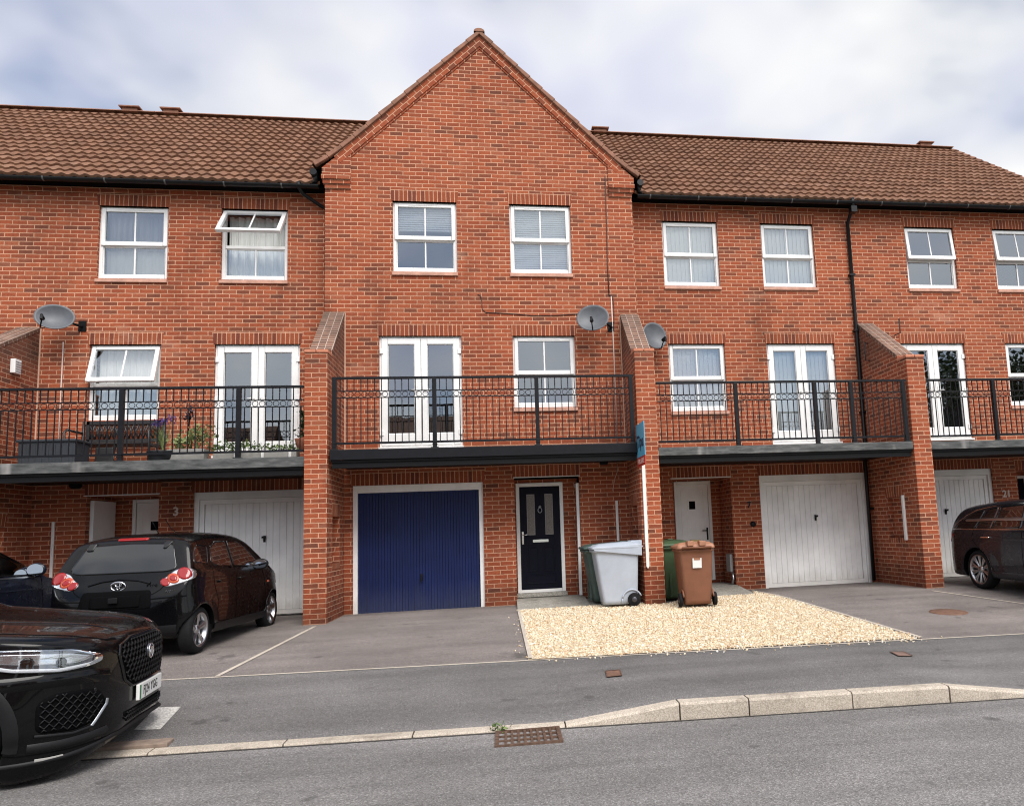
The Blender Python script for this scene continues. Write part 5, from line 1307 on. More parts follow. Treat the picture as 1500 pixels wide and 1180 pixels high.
leaf_cluster('foliage', [((-1.66, PY_, DZ + .36), (.13, .08, .09)), ((-1.58, PY_ + .02, DZ + .44), (.09, .07, .07)), ((-1.85, PY_, DZ + .30), (.06, .06, .06))], M['leafy'], .065, 130, 0, root)
b = MB()
for k in range(9): a = random.uniform(-.16, .16); b.tube([(-1.68 + a * .4, PY_, DZ + .17), (-1.66 + a, PY_ + random.uniform(-.06, .06), DZ + random.uniform(.34, .48))], .005, 5)
b.build('stems', M['leaf'], root)
root = empty('potted_plant', (-1.86, PY_ + .25, DZ), 'tall dark stemmed plant behind the pale trough', 'plant')
b = MB(); b.lathe([(0, 0), (.10, 0), (.13, .2), (.12, .21), (0, .18)], (-1.86, PY_ + .25, DZ), 2, 20); b.build('pot', M['pot'], root)
b = MB(); b.tube([(-1.86, PY_ + .25, DZ + .18), (-1.85, PY_ + .25, DZ + .5), (-1.83, PY_ + .24, DZ + .82)], .008, 6); b.build('stem', M['dark'], root)
leaf_cluster('flowers', [((-1.83, PY_ + .24, DZ + .80), (.025, .025, .06)), ((-1.88, PY_ + .24, DZ + .72), (.05, .03, .02))], simple('dark_flower', (.02, .015, .035), .7), .05, 40, 0, root)
root = empty('plant_trough', (-.75, PY_, DZ), 'long low trough of small leafy plants in front of the left patio doors', 'planter')
b = MB(); b.box(-1.37, -.16, PY_ - .08, PY_ + .12, DZ, DZ + .13); b.build('trough', M['trough'], root, bevel=.012)
leaf_cluster('foliage', [((-1.37 + .1 * k, PY_, DZ + .20 + .02 * (k % 3)), (.06, .05, .035)) for k in range(7)] + [((-.62 + .12 * k, PY_ + .02, DZ + .19), (.05, .05, .03)) for k in range(4)], M['leaf'], .045, 60, 0, root)
b = MB()
for xx in (-1.04, -.65, -.25): b.box(xx - .02, xx + .02, PY_ - .11, PY_ - .082, DZ + .02, DZ + .12)
b.build('trough_clips', M['white'], root, bevel=.004)
root = empty('potted_plant', (-.13, PY_ + .25, DZ), 'dark topiary plant in a terracotta pot at the right end of the balcony', 'plant')
b = MB(); b.lathe([(0, 0), (.08, 0), (.12, .18), (.13, .2), (0, .17)], (-.15, PY_ + .25, DZ + .15), 2, 20); b.build('pot', M['cap'], root)
leaf_cluster('foliage', [((-.15, PY_ + .25, DZ + .42), (.05, .05, .04)), ((-.15, PY_ + .25, DZ + .58), (.04, .04, .04)), ((-.15, PY_ + .25, DZ + .74), (.03, .03, .03))], M['treeleaf'], .06, 60, 0, root)

# ------------------------------------------------------------------ the far side of the street, seen only in the glass
OH = empty('brick_house', (-2.5, -30, .1), 'hip roofed brick house across the street mirrored in the patio doors', 'house')
b = MB(); b.box(-8, 4, -36, -27, 0, 5.0); b.build('wall', M['brick'], OH)
b = MB(); b.quad([(-8.4, -26.6, 4.9), (4.4, -26.6, 4.9), (.2, -31.5, 8.7), (-4.2, -31.5, 8.7)]); b.quad([(4.4, -26.6, 4.9), (4.4, -36.4, 4.9), (.2, -31.5, 8.7)]); b.quad([(-8.4, -36.4, 4.9), (-8.4, -26.6, 4.9), (-4.2, -31.5, 8.7)]); b.quad([(4.4, -36.4, 4.9), (-8.4, -36.4, 4.9), (-4.2, -31.5, 8.7), (.2, -31.5, 8.7)])
b.build('roof', M['tile'], OH)
for xx in (-6, -2.5, 1.5):
    for zz in (1.0, 3.3): b = MB(); b.box(xx, xx + 1.2, -27, -26.95, zz, zz + 1.2); b.build('window', M['white'], OH)
def tree(loc, h, r, label, n=1500):
    T = empty('tree', loc, label, 'tree'); x, y, z = loc
    b = MB(); b.tube([(x, y, z), (x + .1, y, z + h * .3), (x, y + .1, z + h * .6), (x, y, z + h * .85)], [.28, .2, .12, .04], 10); cl_ = []
    for k in range(14):
        a = random.uniform(0, 6.28); t = random.uniform(.3, .8); e = (x + r * .7 * math.cos(a), y + r * .7 * math.sin(a), z + h * (t + .18)); b.tube([(x, y, z + h * t), ((x + e[0]) / 2, (y + e[1]) / 2, z + h * (t + .06)), e], [.09, .06, .02], 6); cl_.append((e, (r * .22, r * .22, h * .06)))
    b.build('trunk', M['bark'], T)
    for k in range(10): a = random.uniform(0, 6.28); q = random.uniform(0, r * .7); cl_.append(((x + q * math.cos(a), y + q * math.sin(a), z + h * random.uniform(.5, .98)), (r * .2, r * .2, h * .06)))
    leaf_cluster('crown', cl_, M['treeleaf'], .32, n / 10, 0, T)
tree((27, -22, 0), 9.8, 4.0, 'broad leafy tree across the street mirrored in the right hand windows', 3000)
tree((33, -23, 0), 10.2, 4.5, 'second leafy tree further right across the street', 3000)
tree((39, -25, 0), 10.5, 4.5, 'third leafy tree at the far right across the street', 2500)
def far_house(x0, x1, h, rh, label):
    Hh = empty('brick_house', ((x0 + x1) / 2, -28, .1), label, 'house')
    b = MB(); b.box(x0, x1, -34, -26.5, -.3, h); b.build('wall', M['brick'], Hh)
    b = MB(); b.quad([(x0 - .3, -26.2, h - .1), (x1 + .3, -26.2, h - .1), (x1 + .3, -30.2, h + rh), (x0 - .3, -30.2, h + rh)]); b.quad([(x1 + .3, -34.3, h - .1), (x0 - .3, -34.3, h - .1), (x0 - .3, -30.2, h + rh), (x1 + .3, -30.2, h + rh)])
    b.quad([(x0, -26.5, h - .1), (x0, -34, h - .1), (x0, -30.2, h + rh - .1)]); b.quad([(x1, -26.5, h - .1), (x1, -34, h - .1), (x1, -30.2, h + rh - .1)]); b.build('roof', M['tile'], Hh)
    k = int((x1 - x0) / 2.6)
    for i in range(k):
        for zz in (1.0, 3.3): b = MB(); xx = x0 + .8 + i * 2.6; b.box(xx, xx + 1.2, -26.5, -26.45, zz, zz + 1.2); b.build('window', M['white'], Hh)
far_house(-34, -21, 4.8, 3.0, 'long brick house across the street far to the left')
far_house(-19, -10, 5.0, 3.2, 'brick house across the street left of the hip roofed one')
far_house(6.5, 14, 4.9, 2.6, 'brick house across the street right of the hip roofed one')
# ------------------------------------------------------------------ cars
def black_gloss():
    m, nt, b = newmat('tinted_glass'); b.inputs['Base Color'].default_value = (.004, .005, .006, 1); b.inputs['Roughness'].default_value = .015; b.inputs['Specular IOR Level'].default_value = .9; return m
M['tint'] = black_gloss()
class Car:
    """body lofted from station sections; local +Y forward, +X the driver's right, ground z = 0"""
    def __init__(s, name, label, loc, rz, Len, W, org, top, bot, belt, crown, rr, pr, rf, pf, tumble, roof, paint, wheels, npow=2.6, barrel=.05, arch=.05, cat='car'):
        s.root = empty(name, loc, label, cat, rz); s.T = wmat(s.root); s.Len, s.W, s.org = Len, W, org; s.paint = paint
        a = [.5 - .5 * math.cos(math.pi * k / 120) for k in range(121)]
        st = sorted(set([round(Len * (.35 * t + .65 * u), 5) for t, u in zip([k / 120 for k in range(121)], a)]))
        st[0] = .0008; st[-1] = Len - .0008
        rings = []
        ns, ncr = 22, 18
        for L_ in st:
            zt, zb, cc, zbe = spl(top, L_), spl(bot, L_), lerp(crown, L_), lerp(belt, L_)
            w = W
            if L_ < rr: w *= max(0.0, 1 - (1 - L_ / rr) ** pr) ** (1 / pr)
            if Len - L_ < rf: w *= max(0.0, 1 - (1 - (Len - L_) / rf) ** pf) ** (1 / pf)
            zt = max(zt, zb + .06); cc = min(cc, (zt - zb) * .6); zc = zt - cc
            def side(z):
                t = (z - .52) / .5; g = 1 - barrel * t * t if z < .52 else 1 - barrel * .55 * ((z - .52) / (max(zbe, .6) - .52)) ** 2
                if z > zbe: g = (1 - barrel * .55) - (.018 / W) * min(1, (z - zbe) / .04) - (tumble / W) * (z - zbe) / (roof - zbe)
                for (ws, wr, *_r) in wheels:    # slight flare over the arches
                    d = math.hypot(L_ - ws, z - wr); g += arch * .35 * math.exp(-((d - wr * 1.1) / .11) ** 2) if z > .3 else 0
                return w * max(.02, g)
            half = [(0, zb)] + [(side(zb) * t, zb) for t in (.45, .8)]
            for i in range(ns + 1):
                z = zb + .03 + (zc - zb - .03) * i / ns; half.append((side(z), z)) if i else half.append((side(zb + .02) * .985, zb + .012))
            we = side(zc)
            for i in range(1, ncr + 1):
                f = math.pi / 2 * i / ncr; half.append((we * math.cos(f) ** (2 / npow), zc + cc * math.sin(f) ** (2 / npow)))
            half[-1] = (0, zt)
            rings.append([(x, L_ - org, z) for x, z in half] + [(-x, L_ - org, z) for x, z in half[-2:0:-1]])
        mb = MB(); n = len(rings[0]); V = [p for r in rings for p in r]; F = []
        for i in range(len(rings) - 1):
            for k in range(n): F.append((i * n + k, i * n + (k + 1) % n, (i + 1) * n + (k + 1) % n, (i + 1) * n + k))
        F.append(tuple(range(n))[::-1]); F.append(tuple((len(rings) - 1) * n + k for k in range(n)))
        F = [f[::-1] for f in F]
        s.V, s.F = V, F; s.bvh = BVHTree.FromPolygons([Vector(v) for v in V], F); s.wheels = wheels
        s.holes = []
    def hit(s, p, d, off):
        d = Vector(d).normalized(); h = s.bvh.ray_cast(Vector(p) - d * 6, d)
        if h[0] is None: h = s.bvh.find_nearest(Vector(p))
        nn = h[1]; nn = nn if nn.dot(d) < 0 else -nn
        return h[0] + nn * off, nn
    def finish(s, ropts=None):
        me = bpy.data.meshes.new('car_body'); me.from_pydata(s.V, [], s.F); me.materials.append(s.paint); me.materials.append(M['dark'])
        o = bpy.data.objects.new('car_body', me); col.objects.link(o)
        cut = MB()
        for (ws, wr, tx, *_r) in s.wheels:
            for sg in (-1, 1): cut.lathe([(0, -.2), (wr * 1.12, -.2), (wr * 1.12, .6), (0, .6)][::(1 if sg > 0 else -1)] if False else [(0, -.2), (wr * 1.12, -.2), (wr * 1.12, .6), (0, .6)], (sg * (s.W - .28) if sg > 0 else -(s.W - .28) - .4, ws - s.org, wr * 1.0), 0, 48)
        cme = cut.mesh('cut', [M['dark']]); bm = bmesh.new(); bm.from_mesh(cme); bmesh.ops.remove_doubles(bm, verts=bm.verts, dist=.0004); bmesh.ops.recalc_face_normals(bm, faces=bm.faces); bm.to_mesh(cme); bm.free()
        co_ = bpy.data.objects.new('cut', cme); col.objects.link(co_)
        bm = bmesh.new(); bm.from_mesh(me); bmesh.ops.recalc_face_normals(bm, faces=bm.faces); bm.to_mesh(me); bm.free()
        md = o.modifiers.new('b', 'BOOLEAN'); md.operation = 'DIFFERENCE'; md.object = co_; md.solver = 'EXACT'
        dg = bpy.context.evaluated_depsgraph_get(); nm = bpy.data.meshes.new_from_object(o.evaluated_get(dg)); o.modifiers.clear(); o.data = nm
        bpy.data.objects.remove(co_)
        bm = bmesh.new(); bm.from_mesh(nm); kill = []
        for f in bm.faces:
            c = f.calc_center_median(); f.smooth = True; f.material_index = 0
            for (ws, wr, *_r) in s.wheels:
                r = math.hypot(c.y - (ws - s.org), c.z - wr)
                if r < wr * 1.125 and abs(c.x) < s.W - .03:
                    if abs(r - wr * 1.12) < .02 or abs(abs(c.x) - (s.W - .28 - .2)) < .25: 
                        if s.bvh.find_nearest(c)[3] > .006: f.material_index = 1; f.smooth = False
            for (poly, e1, e2, d) in s.holes:
                if f.normal.dot(d) < -.02 and in_poly(c.dot(e1), c.dot(e2), poly): kill.append(f); break
        if kill: bmesh.ops.delete(bm, geom=kill, context='FACES')
        bm.to_mesh(nm); bm.free(); nm.name = 'car_body'
        while len(nm.materials) < 2: nm.materials.append(M['dark'])
        nm.materials[0] = s.paint; nm.materials[1] = M['dark']
        nm.transform(s.T); attach(o, s.root); s.body = o; return o
    def basis(s, d):
        d = Vector(d).normalized(); e1 = (Vector((0, 0, 1)).cross(d) if abs(d.z) < .9 else Vector((1, 0, 0))).normalized(); e2 = d.cross(e1).normalized(); return d, e1, e2
    def resample(s, pts, n, rnd):
        pts = [Vector(p) for p in pts]; k = len(pts); P = []
        if rnd:      # rounded polygon corners
            Q = []
            for i in range(k):
                a, b, c = pts[i - 1], pts[i], pts[(i + 1) % k]; r = min(rnd, (a - b).length * .45, (c - b).length * .45)
                p0 = b + (a - b).normalized() * r; p1 = b + (c - b).normalized() * r
                for t in (0, .25, .5, .75, 1): Q.append((1 - t) ** 2 * p0 + 2 * t * (1 - t) * b + t * t * p1)
            pts = Q; k = len(pts)
        ls = [(pts[(i + 1) % k] - pts[i]).length for i in range(k)]; tot = sum(ls); i = 0; acc = 0
        for j in range(n):
            t = tot * j / n
            while acc + ls[i] < t: acc += ls[i]; i += 1
            P.append(pts[i].lerp(pts[(i + 1) % k], (t - acc) / max(ls[i], 1e-9)))
        return P
    def patch(s, name, pts, d, mat, off=.004, rnd=.03, parent=None, n=64, rings=7, frit=None, hole=False, inset=.016, edge=None):
        d, e1, e2 = s.basis(d); B = s.resample(pts, n, rnd); c = sum(B, Vector()) / n
        def ins(B, q):
            out_ = []
            for i in range(n):
                t = B[(i + 1) % n] - B[i - 1]; t2 = Vector((t.dot(e1), t.dot(e2))); nr = Vector((-t2.y, t2.x)).normalized() if t2.length > 0 else Vector((0, 0)); nv = e1 * nr.x + e2 * nr.y
                if nv.dot(c - B[i]) < 0 and area < 0 or nv.dot(c - B[i]) > 0 and area < 0 and False: nv = -nv
                if area < 0 and nv.dot(c - B[i]) < 0: nv = -nv
                out_.append(B[i] + nv * q)
            return out_
        area = sum(B[i].dot(e1) * B[(i + 1) % n].dot(e2) - B[(i + 1) % n].dot(e1) * B[i].dot(e2) for i in range(n))
        if area < 0: B = B[::-1]; area = -area
        levels = [B]
        Bi = ins(B, inset) if frit else B
        if frit: levels.append(Bi)
        st0 = 1
        for k in range(1, rings): levels.append([b.lerp(c, k / rings) for b in Bi])
        mb = MB(); G = []; 
        for k, lv in enumerate(levels): G.append([s.hit(p, d, off)[0] for p in lv])
        cc = s.hit(c, d, off)[0]
        # skirt so that the patch has an edge
        sk = [s.hit(p, d, -.003)[0] for p in B]
        mb2 = MB()
        def addq(m, q): m.quad(q, None, 0, True)
        for i in range(n):
            j = (i + 1) % n; tgt = mb2 if frit else mb
            addq(tgt, [sk[i], sk[j], G[0][j], G[0][i]])
            for k in range(len(G) - 1): addq(mb2 if (frit and k == 0) else mb, [G[k][i], G[k][j], G[k + 1][j], G[k + 1][i]])
            addq(mb, [G[-1][i], G[-1][j], cc])
        for m in (mb, mb2): m.v = [tuple(s.T @ Vector(p)) for p in m.v]
        o = mb.build(name, mat, parent or s.root, weld=True)
        if frit: mb2.build('seal', frit, o, weld=True)
        if hole:
            H = ins(B, inset * .5); s.holes.append(([(p.dot(e1), p.dot(e2)) for p in H], e1, e2, d))
        return o
    def ribbon(s, name, pts, d, wd, mat, off=.003, parent=None, closed=False, n=40, raised=0):
        d, e1, e2 = s.basis(d); pts = [Vector(p) for p in pts]
        if closed: pts = pts + [pts[0]]
        ls = [(b - a).length for a, b in zip(pts, pts[1:])]; tot = sum(ls); P = []
        for j in range(n + 1):
            t = tot * j / n; i = 0; acc = 0
            while i < len(ls) - 1 and acc + ls[i] < t: acc += ls[i]; i += 1
            P.append(pts[i].lerp(pts[i + 1], min(1, (t - acc) / max(ls[i], 1e-9))))
        mb = MB(); q = []
        for i in range(n + 1):
            t = (P[min(i + 1, n)] - P[max(i - 1, 0)]); t = t - d * t.dot(d); sd = d.cross(t).normalized() * wd / 2
            q.append((s.hit(P[i] - sd, d, off)[0], s.hit(P[i], d, off + raised)[0], s.hit(P[i] + sd, d, off)[0]))
        for a, b in zip(q, q[1:]):
            mb.quad([a[0], b[0], b[1], a[1]], None, 0, True); mb.quad([a[1], b[1], b[2], a[2]], None, 0, True)
        mb.v = [tuple(s.T @ Vector(p)) for p in mb.v]
        return mb.build(name, mat, parent or s.root, weld=True)
    def wheel(s, ws, wr, tx, rim, spokes, rimm, twin=False, sides=(-1, 1), sw=.03, tw=.10):
        y = ws - s.org
        for sg in sides:
            x = sg * tx
            def X(m): m.v = [tuple(s.T @ Vector(p)) for p in m.v]; return m
            t = MB(); t.lathe([(rim, -tw), (rim + .01, -tw * 1.02), (wr - .05, -tw * 1.05), (wr - .012, -tw * .86), (wr, -tw * .5), (wr, tw * .5), (wr - .012, tw * .86), (wr - .05, tw * 1.05), (rim + .01, tw * 1.02), (rim, tw)], (x - sg * tw, y, wr), 0, 48); w_ = X(t).build('wheel', M['rubber'], s.root)
            r = MB(); xo = x - sg * .004
            r.lathe([(rim + .004, 0), (rim - .006, sg * .004), (rim - .022, -sg * .012), (rim - .03, -sg * .08), (rim - .035, -sg * .16)], (xo, y, wr), 0, 48)
            r.lathe([(0, sg * .0), (.028, sg * .0), (.034, -sg * .006), (.062, -sg * .012), (.065, -sg * .04)], (xo - sg * .018, y, wr), 0, 24)
            for k in range(spokes):
                a = 2 * math.pi * k / spokes + .3
                for da in ((-.10, .10) if twin else (0,)):
                    b0, b1 = a + da * .35, a + da
                    p0 = Vector((xo - sg * .034, y + .05 * math.cos(b0), wr + .05 * math.sin(b0))); p1 = Vector((xo - sg * .016, y + (rim - .016) * math.cos(b1), wr + (rim - .016) * math.sin(b1)))
                    dr = (p1 - p0).normalized(); ax = Vector((sg, 0, 0)); tn = dr.cross(ax).normalized(); c0, c1 = sw * (.55 if not twin else .45), sw * (1.0 if not twin else .55)
                    f = [p0 - tn * c0, p0 + tn * c0, p1 + tn * c1, p1 - tn * c1]; b = [q - ax * .03 for q in f]; mid = [(p0 + ax * .008), (p1 + ax * .006)]
                    r.quad([f[0], mid[0], mid[1], f[3]]); r.quad([mid[0], f[1], f[2], mid[1]])
                    for i in ((0, 3), (1, 2)): r.quad([f[i[0]], f[i[1]], b[i[1]], b[i[0]]])
            X(r).build('rim', rimm, w_)
            d_ = MB(); d_.lathe([(.06, 0), (rim * .62, 0), (rim * .62, -sg * .02)], (xo - sg * .075, y, wr), 0, 32); d_.lathe([(0, 0), (rim - .02, 0)], (xo - sg * .12, y, wr), 0, 32); X(d_).build('brake_disc', M['brake'], w_)
    def local(s, mb, name, mat, parent=None, bevel=0, weld=True):
        mb.v = [tuple(s.T @ Vector(p)) for p in mb.v]; return mb.build(name, mat, parent or s.root, bevel=bevel, weld=weld)
    def text(s, body, size, mat, name, pos, rx, rz, parent=None, sx=1., bold=.0, sp=1.):
        return text_mesh(None, body, size, mat, name, parent or s.root, s.T @ Matrix.Translation(pos) @ Matrix.Rotation(rz, 4, 'Z') @ Matrix.Rotation(rx, 4, 'X'), .0008, bold, sx, sp)
    def interior(s, ys, zs, w):
        mb = MB()
        for (y0, y1, z0, z1) in ys: mb.box(-w, w, y0, y1, z0, z1)
        s.local(mb, 'cabin_floor', M['seat'])
        for y, z in zs:
            for x in (-w * .52, w * .52):
                q = MB(); q.box(x - .23, x + .23, y - .06, y + .06, z - .55, z); q.box(x - .12, x + .12, y - .05, y + .03, z + .03, z + .20); s.local(q, 'seat', M['seat'], bevel=.03)
    def mirror(s, y, z, tx, sg, sz=.1):
        mb = MB(); c = Vector((sg * (tx + .085), y, z)); N2, K = 20, 8
        g = []
        for k in range(K + 1):
            f = math.pi * k / K; rr_ = math.sin(f); g.append([(c.x + .115 * rr_ ** .8 * math.cos(t), c.y - .07 * math.cos(f) * (.45 if f < 1.57 else 1), c.z + sz * .78 * rr_ ** .8 * math.sin(t)) for t in [2 * math.pi * i / N2 for i in range(N2)]])
        for a, b in zip(g, g[1:]):
            for i in range(N2): j = (i + 1) % N2; mb.quad([a[i], a[j], b[j], b[i]], None, 0, True)
        m = s.local(mb, 'door_mirror', s.paint)
        a = MB(); a.obox((sg * (tx + .0), y + .02, z - .045), (1, 0, 0), (0, 1, 0), (0, 0, 1), .075, .03, .02); s.local(a, 'mirror_arm', M['trim'], m, bevel=.008)
        q = MB(); q.quad([(c.x + .098 * math.cos(t), c.y - .034, c.z + sz * .66 * math.sin(t)) for t in [2 * math.pi * i / 24 for i in range(24)]]); s.local(q, 'mirror_glass', M['mirror'], m)
        return m
def both(f):
    for sg in (1, -1): f(sg)
def cabin(c, side_panes, dirx=.0):
    pass

# ---- small black hatchback ---------------------------------------------------------
A = Car('parked_car', 'small black five door hatchback with round red lamps, parked nose in at the left garage', (-1.455, -3.62, .245), R(-2.8), 3.415, .805, 0,
        [(0, .47), (.012, .60), (.035, .72), (.075, .81), (.12, .90), (.17, 1.005), (.29, 1.25), (.365, 1.372), (.46, 1.412), (.9, 1.458), (1.3, 1.465), (1.75, 1.445), (2.05, 1.38), (2.35, 1.22), (2.62, 1.05), (2.72, .985), (2.95, .92), (3.15, .83), (3.3, .70), (3.38, .58), (3.415, .42)],
        [(0, .40), (.02, .30), (.06, .235), (.3, .20), (.6, .19), (2.8, .18), (3.3, .20), (3.39, .26), (3.415, .35)],
        [(0, .93), (.5, .985), (1.6, .93), (2.6, .90), (3.4, .8)], [(0, .10), (.1, .10), (.3, .12), (.6, .13), (2.2, .14), (2.75, .12), (3.3, .16)], .34, 3.2, .8, 2.5, .155, 1.40, M['paint_black'],
        [(.385, .275, .79), (2.725, .275, .79)], npow=2.9, barrel=.045, arch=.06)
RW, SD = (0, 1, 0), (-1, 0, 0)
rg = A.patch('rear_window', [(-.50, 0, .985), (.50, 0, .985), (.60, 0, 1.02), (.53, 0, 1.20), (.49, 0, 1.318), (0, 0, 1.338), (-.49, 0, 1.318), (-.53, 0, 1.20), (-.60, 0, 1.02)], RW, M['tint'], rnd=.06, frit=M['glosstrim'], off=.005)
def aygo_side(sg):
    S = lambda P: [(sg * .8, y, z) for y, z in P]; d = (-sg, 0, 0)
    A.patch('side_window', S([(1.42, .985), (2.12, .955), (2.30, .985), (2.12, 1.14), (1.86, 1.295), (1.70, 1.325), (1.44, 1.33)]), d, M['carglass'], rnd=.05, frit=M['glosstrim'], hole=True)
    A.patch('side_window', S([(.74, 1.05), (.98, 1.005), (1.36, .985), (1.38, 1.33), (1.05, 1.325), (.86, 1.25)]), d, M['carglass'], rnd=.07, frit=M['glosstrim'], hole=True)
    A.patch('quarter_trim', S([(.30, 1.07), (.66, 1.06), (.80, 1.27), (.52, 1.30), (.40, 1.22)]), d, M['tint'], rnd=.05)
    dr = A.ribbon('door_gap', S([(1.40, .99), (1.40, .60), (1.36, .30), (2.30, .27), (2.42, .40), (2.40, .75), (2.30, .97)]), d, .010, M['dark'], .0015, n=70)
    A.ribbon('door_gap', S([(1.38, .29), (.84, .33), (.80, .45), (.84, .56), (.72, .80), (.70, 1.04)]), d, .010, M['dark'], .0015, n=60)
    for y in (1.50, .86):
        h = MB(); h.obox((sg * .80, y + .06, .82), (1, 0, 0), (0, 1, 0), (0, 0, 1), .022, .085, .016); A.local(h, 'door_handle', A.paint, bevel=.01)
    A.ribbon('sill_line', S([(.70, .26), (2.38, .25)]), d, .10, M['trim'], .010, raised=.012)
    A.patch('side_repeater', S([(2.50, .70), (2.57, .70), (2.57, .73), (2.50, .73)]), d, M['orangelens'], rnd=.01, n=20, rings=2)
    # rear lamp: pale lens with three round red units
    dd = Vector((-sg * .55, .83, 0)); C3 = [(sg * .735, .1, .955), (sg * .64, .05, .905), (sg * .56, .03, .865)]
    lm = A.patch('rear_lamp', [(sg * .795, .24, .985), (sg * .75, .1, 1.03), (sg * .66, .05, 1.0), (sg * .585, .03, .93), (sg * .515, .02, .89), (sg * .505, .02, .845), (sg * .57, .03, .81), (sg * .70, .1, .85), (sg * .79, .24, .91)], dd, M['silverlens'], rnd=.04, off=.008)
    for (p, r, m) in zip(C3, (.070, .058, .045), ('redlens', 'orangelens', 'redlens')):
        p = Vector(p); e = Vector((.83 * 1, .55 * sg, 0)); q = [p + e * (r * math.cos(t)) + Vector((0, 0, r * math.sin(t))) for t in [2 * math.pi * i / 24 for i in range(24)]]
        A.patch('lamp_unit', q, dd, M[m], off=.016, rnd=0, n=24, rings=3, parent=lm)
        if m == 'orangelens':
            q = [p + e * (r * .6 * math.cos(t)) + Vector((0, 0, r * .6 * math.sin(t))) for t in [2 * math.pi * i / 20 for i in range(20)]]; A.patch('lamp_bulb', q, dd, M['redlens'], off=.018, rnd=0, n=20, rings=2, parent=lm)
    A.mirror(2.10, .985, .76, sg)
    hl = A.patch('headlamp', [(sg * .74, 2.95, .82), (sg * .62, 3.25, .74), (sg * .66, 3.22, .62), (sg * .77, 3.0, .66)], (-sg * .6, -.8, 0), M['silverlens'], rnd=.05, off=.006)
both(aygo_side)
A.patch('windscreen', [(-.60, 2.55, 1.0), (.60, 2.55, 1.0), (.50, 2.05, 1.345), (0, 2.0, 1.375), (-.50, 2.05, 1.345)], (0, -.75, -.66), M['carglass'], rnd=.05, frit=M['glosstrim'], hole=True)
A.ribbon('tailgate_gap', [(-.60, 0, 1.0), (-.52, 0, .86), (-.47, 0, .79), (-.40, 0, .74), (.40, 0, .74), (.47, 0, .79), (.52, 0, .86), (.60, 0, 1.0)], RW, .009, M['dark'], .0015, n=60)
A.ribbon('bumper_crease', [(-.74, 0, .70), (-.40, 0, .685), (.40, 0, .685), (.74, 0, .70)], RW, .014, M['dark'], .0015, n=40)
A.patch('plate_recess', [(-.37, 0, .79), (.37, 0, .79), (.40, 0, .58), (-.40, 0, .58)], RW, M['dark'], rnd=.03, off=.002)
pl = A.patch('number_plate', [(-.27, 0, .735), (.27, 0, .735), (.27, 0, .605), (-.27, 0, .605)], RW, M['dark'], rnd=.005, off=.012)
A.ribbon('tailgate_brow', [(-.34, 0, .865), (-.20, 0, .905), (0, 0, .925), (.20, 0, .905), (.34, 0, .865)], RW, .03, A.paint, .002, raised=.016)
h = MB(); h.box(-.05, .05, -.032, -.012, .66, .72); A.local(h, 'boot_button', M['trim'], bevel=.006)
A.ribbon('lower_bumper', [(-.66, 0, .30), (0, 0, .285), (.66, 0, .30)], RW, .16, M['trim'], .003, raised=.006)
# badge: horizontal oval with two inner ovals
bz, by = .845, A.hit((0, 0, .845), RW, .010)[0].y
b = MB()
for (rx_, rz_, cx_, cz_, th) in ((.078, .05, 0, 0, .010), (.034, .026, 0, .022, .007), (.016, .042, 0, .004, .006)):
    b.tube([(cx_ + rx_ * math.cos(t), by - .004, bz + cz_ + rz_ * math.sin(t)) for t in [2 * math.pi * i / 28 for i in range(29)]], th, 6, caps=False)
A.local(b, 'badge', M['chrome'])
ty = A.hit((.40, 0, .84), RW, .006)[0].y
A.text('Fire', .075, M['chrome'], 'badge_lettering', (.37, ty - .004, .842), R(90), 0, sx=1.1)
ty = A.hit((.55, 0, .765), RW, .006)[0].y; A.text('AYGO', .042, M['chrome'], 'badge_lettering', (.60, ty + .012, .765), R(90), R(18), sx=1.3)
ty = A.hit((-.60, 0, .765), RW, .006)[0].y; A.text('VVT-i', .042, M['chrome'], 'badge_lettering', (-.60, ty - .004, .755), R(90), R(-18), sx=1.1)
bl = A.patch('brake_light', [(-.17, 0, 1.368), (.17, 0, 1.368), (.175, 0, 1.393), (-.175, 0, 1.393)], RW, M['redlens'], rnd=.012, off=.012)
for x in (-.43, .43): A.patch('tailgate_hinge', [(x - .05, 0, 1.255), (x + .02 * (1 if x < 0 else -1), 0, 1.255), (x + .05, 0, 1.35), (x - .05, 0, 1.35)], RW, M['glosstrim'], rnd=.015, off=.014, n=30, rings=3)
h = MB(); h.tube([(0, .95, 1.46), (0, .80, 1.60)], .006, 6); A.local(h, 'aerial', M['blackpl'])
A.interior([(.5, 2.6, .22, .30), (2.15, 2.62, .62, .90)], [(1.35, 1.05), (.62, 1.02)], .66)
q = MB(); q.lathe([(.155, -.012), (.17, 0), (.155, .012), (.145, 0), (.155, -.012)], (0, 0, 0), 2, 28); q.xform(Matrix.Translation((.35, 2.02, .96)) @ Matrix.Rotation(R(65), 4, 'X')); A.local(q, 'steering_wheel', M['blackpl'])
A.finish()
for ws, wr, tx in A.wheels: A.wheel(ws, wr, tx, .204, 5, M['alloy'], sw=.042, tw=.08)
for sg in (1, -1):
    q = MB(); q.box(sg * .62, sg * .785, .385 + .285, .385 + .30, .13, .30); A.local(q, 'mud_flap', M['trim'])

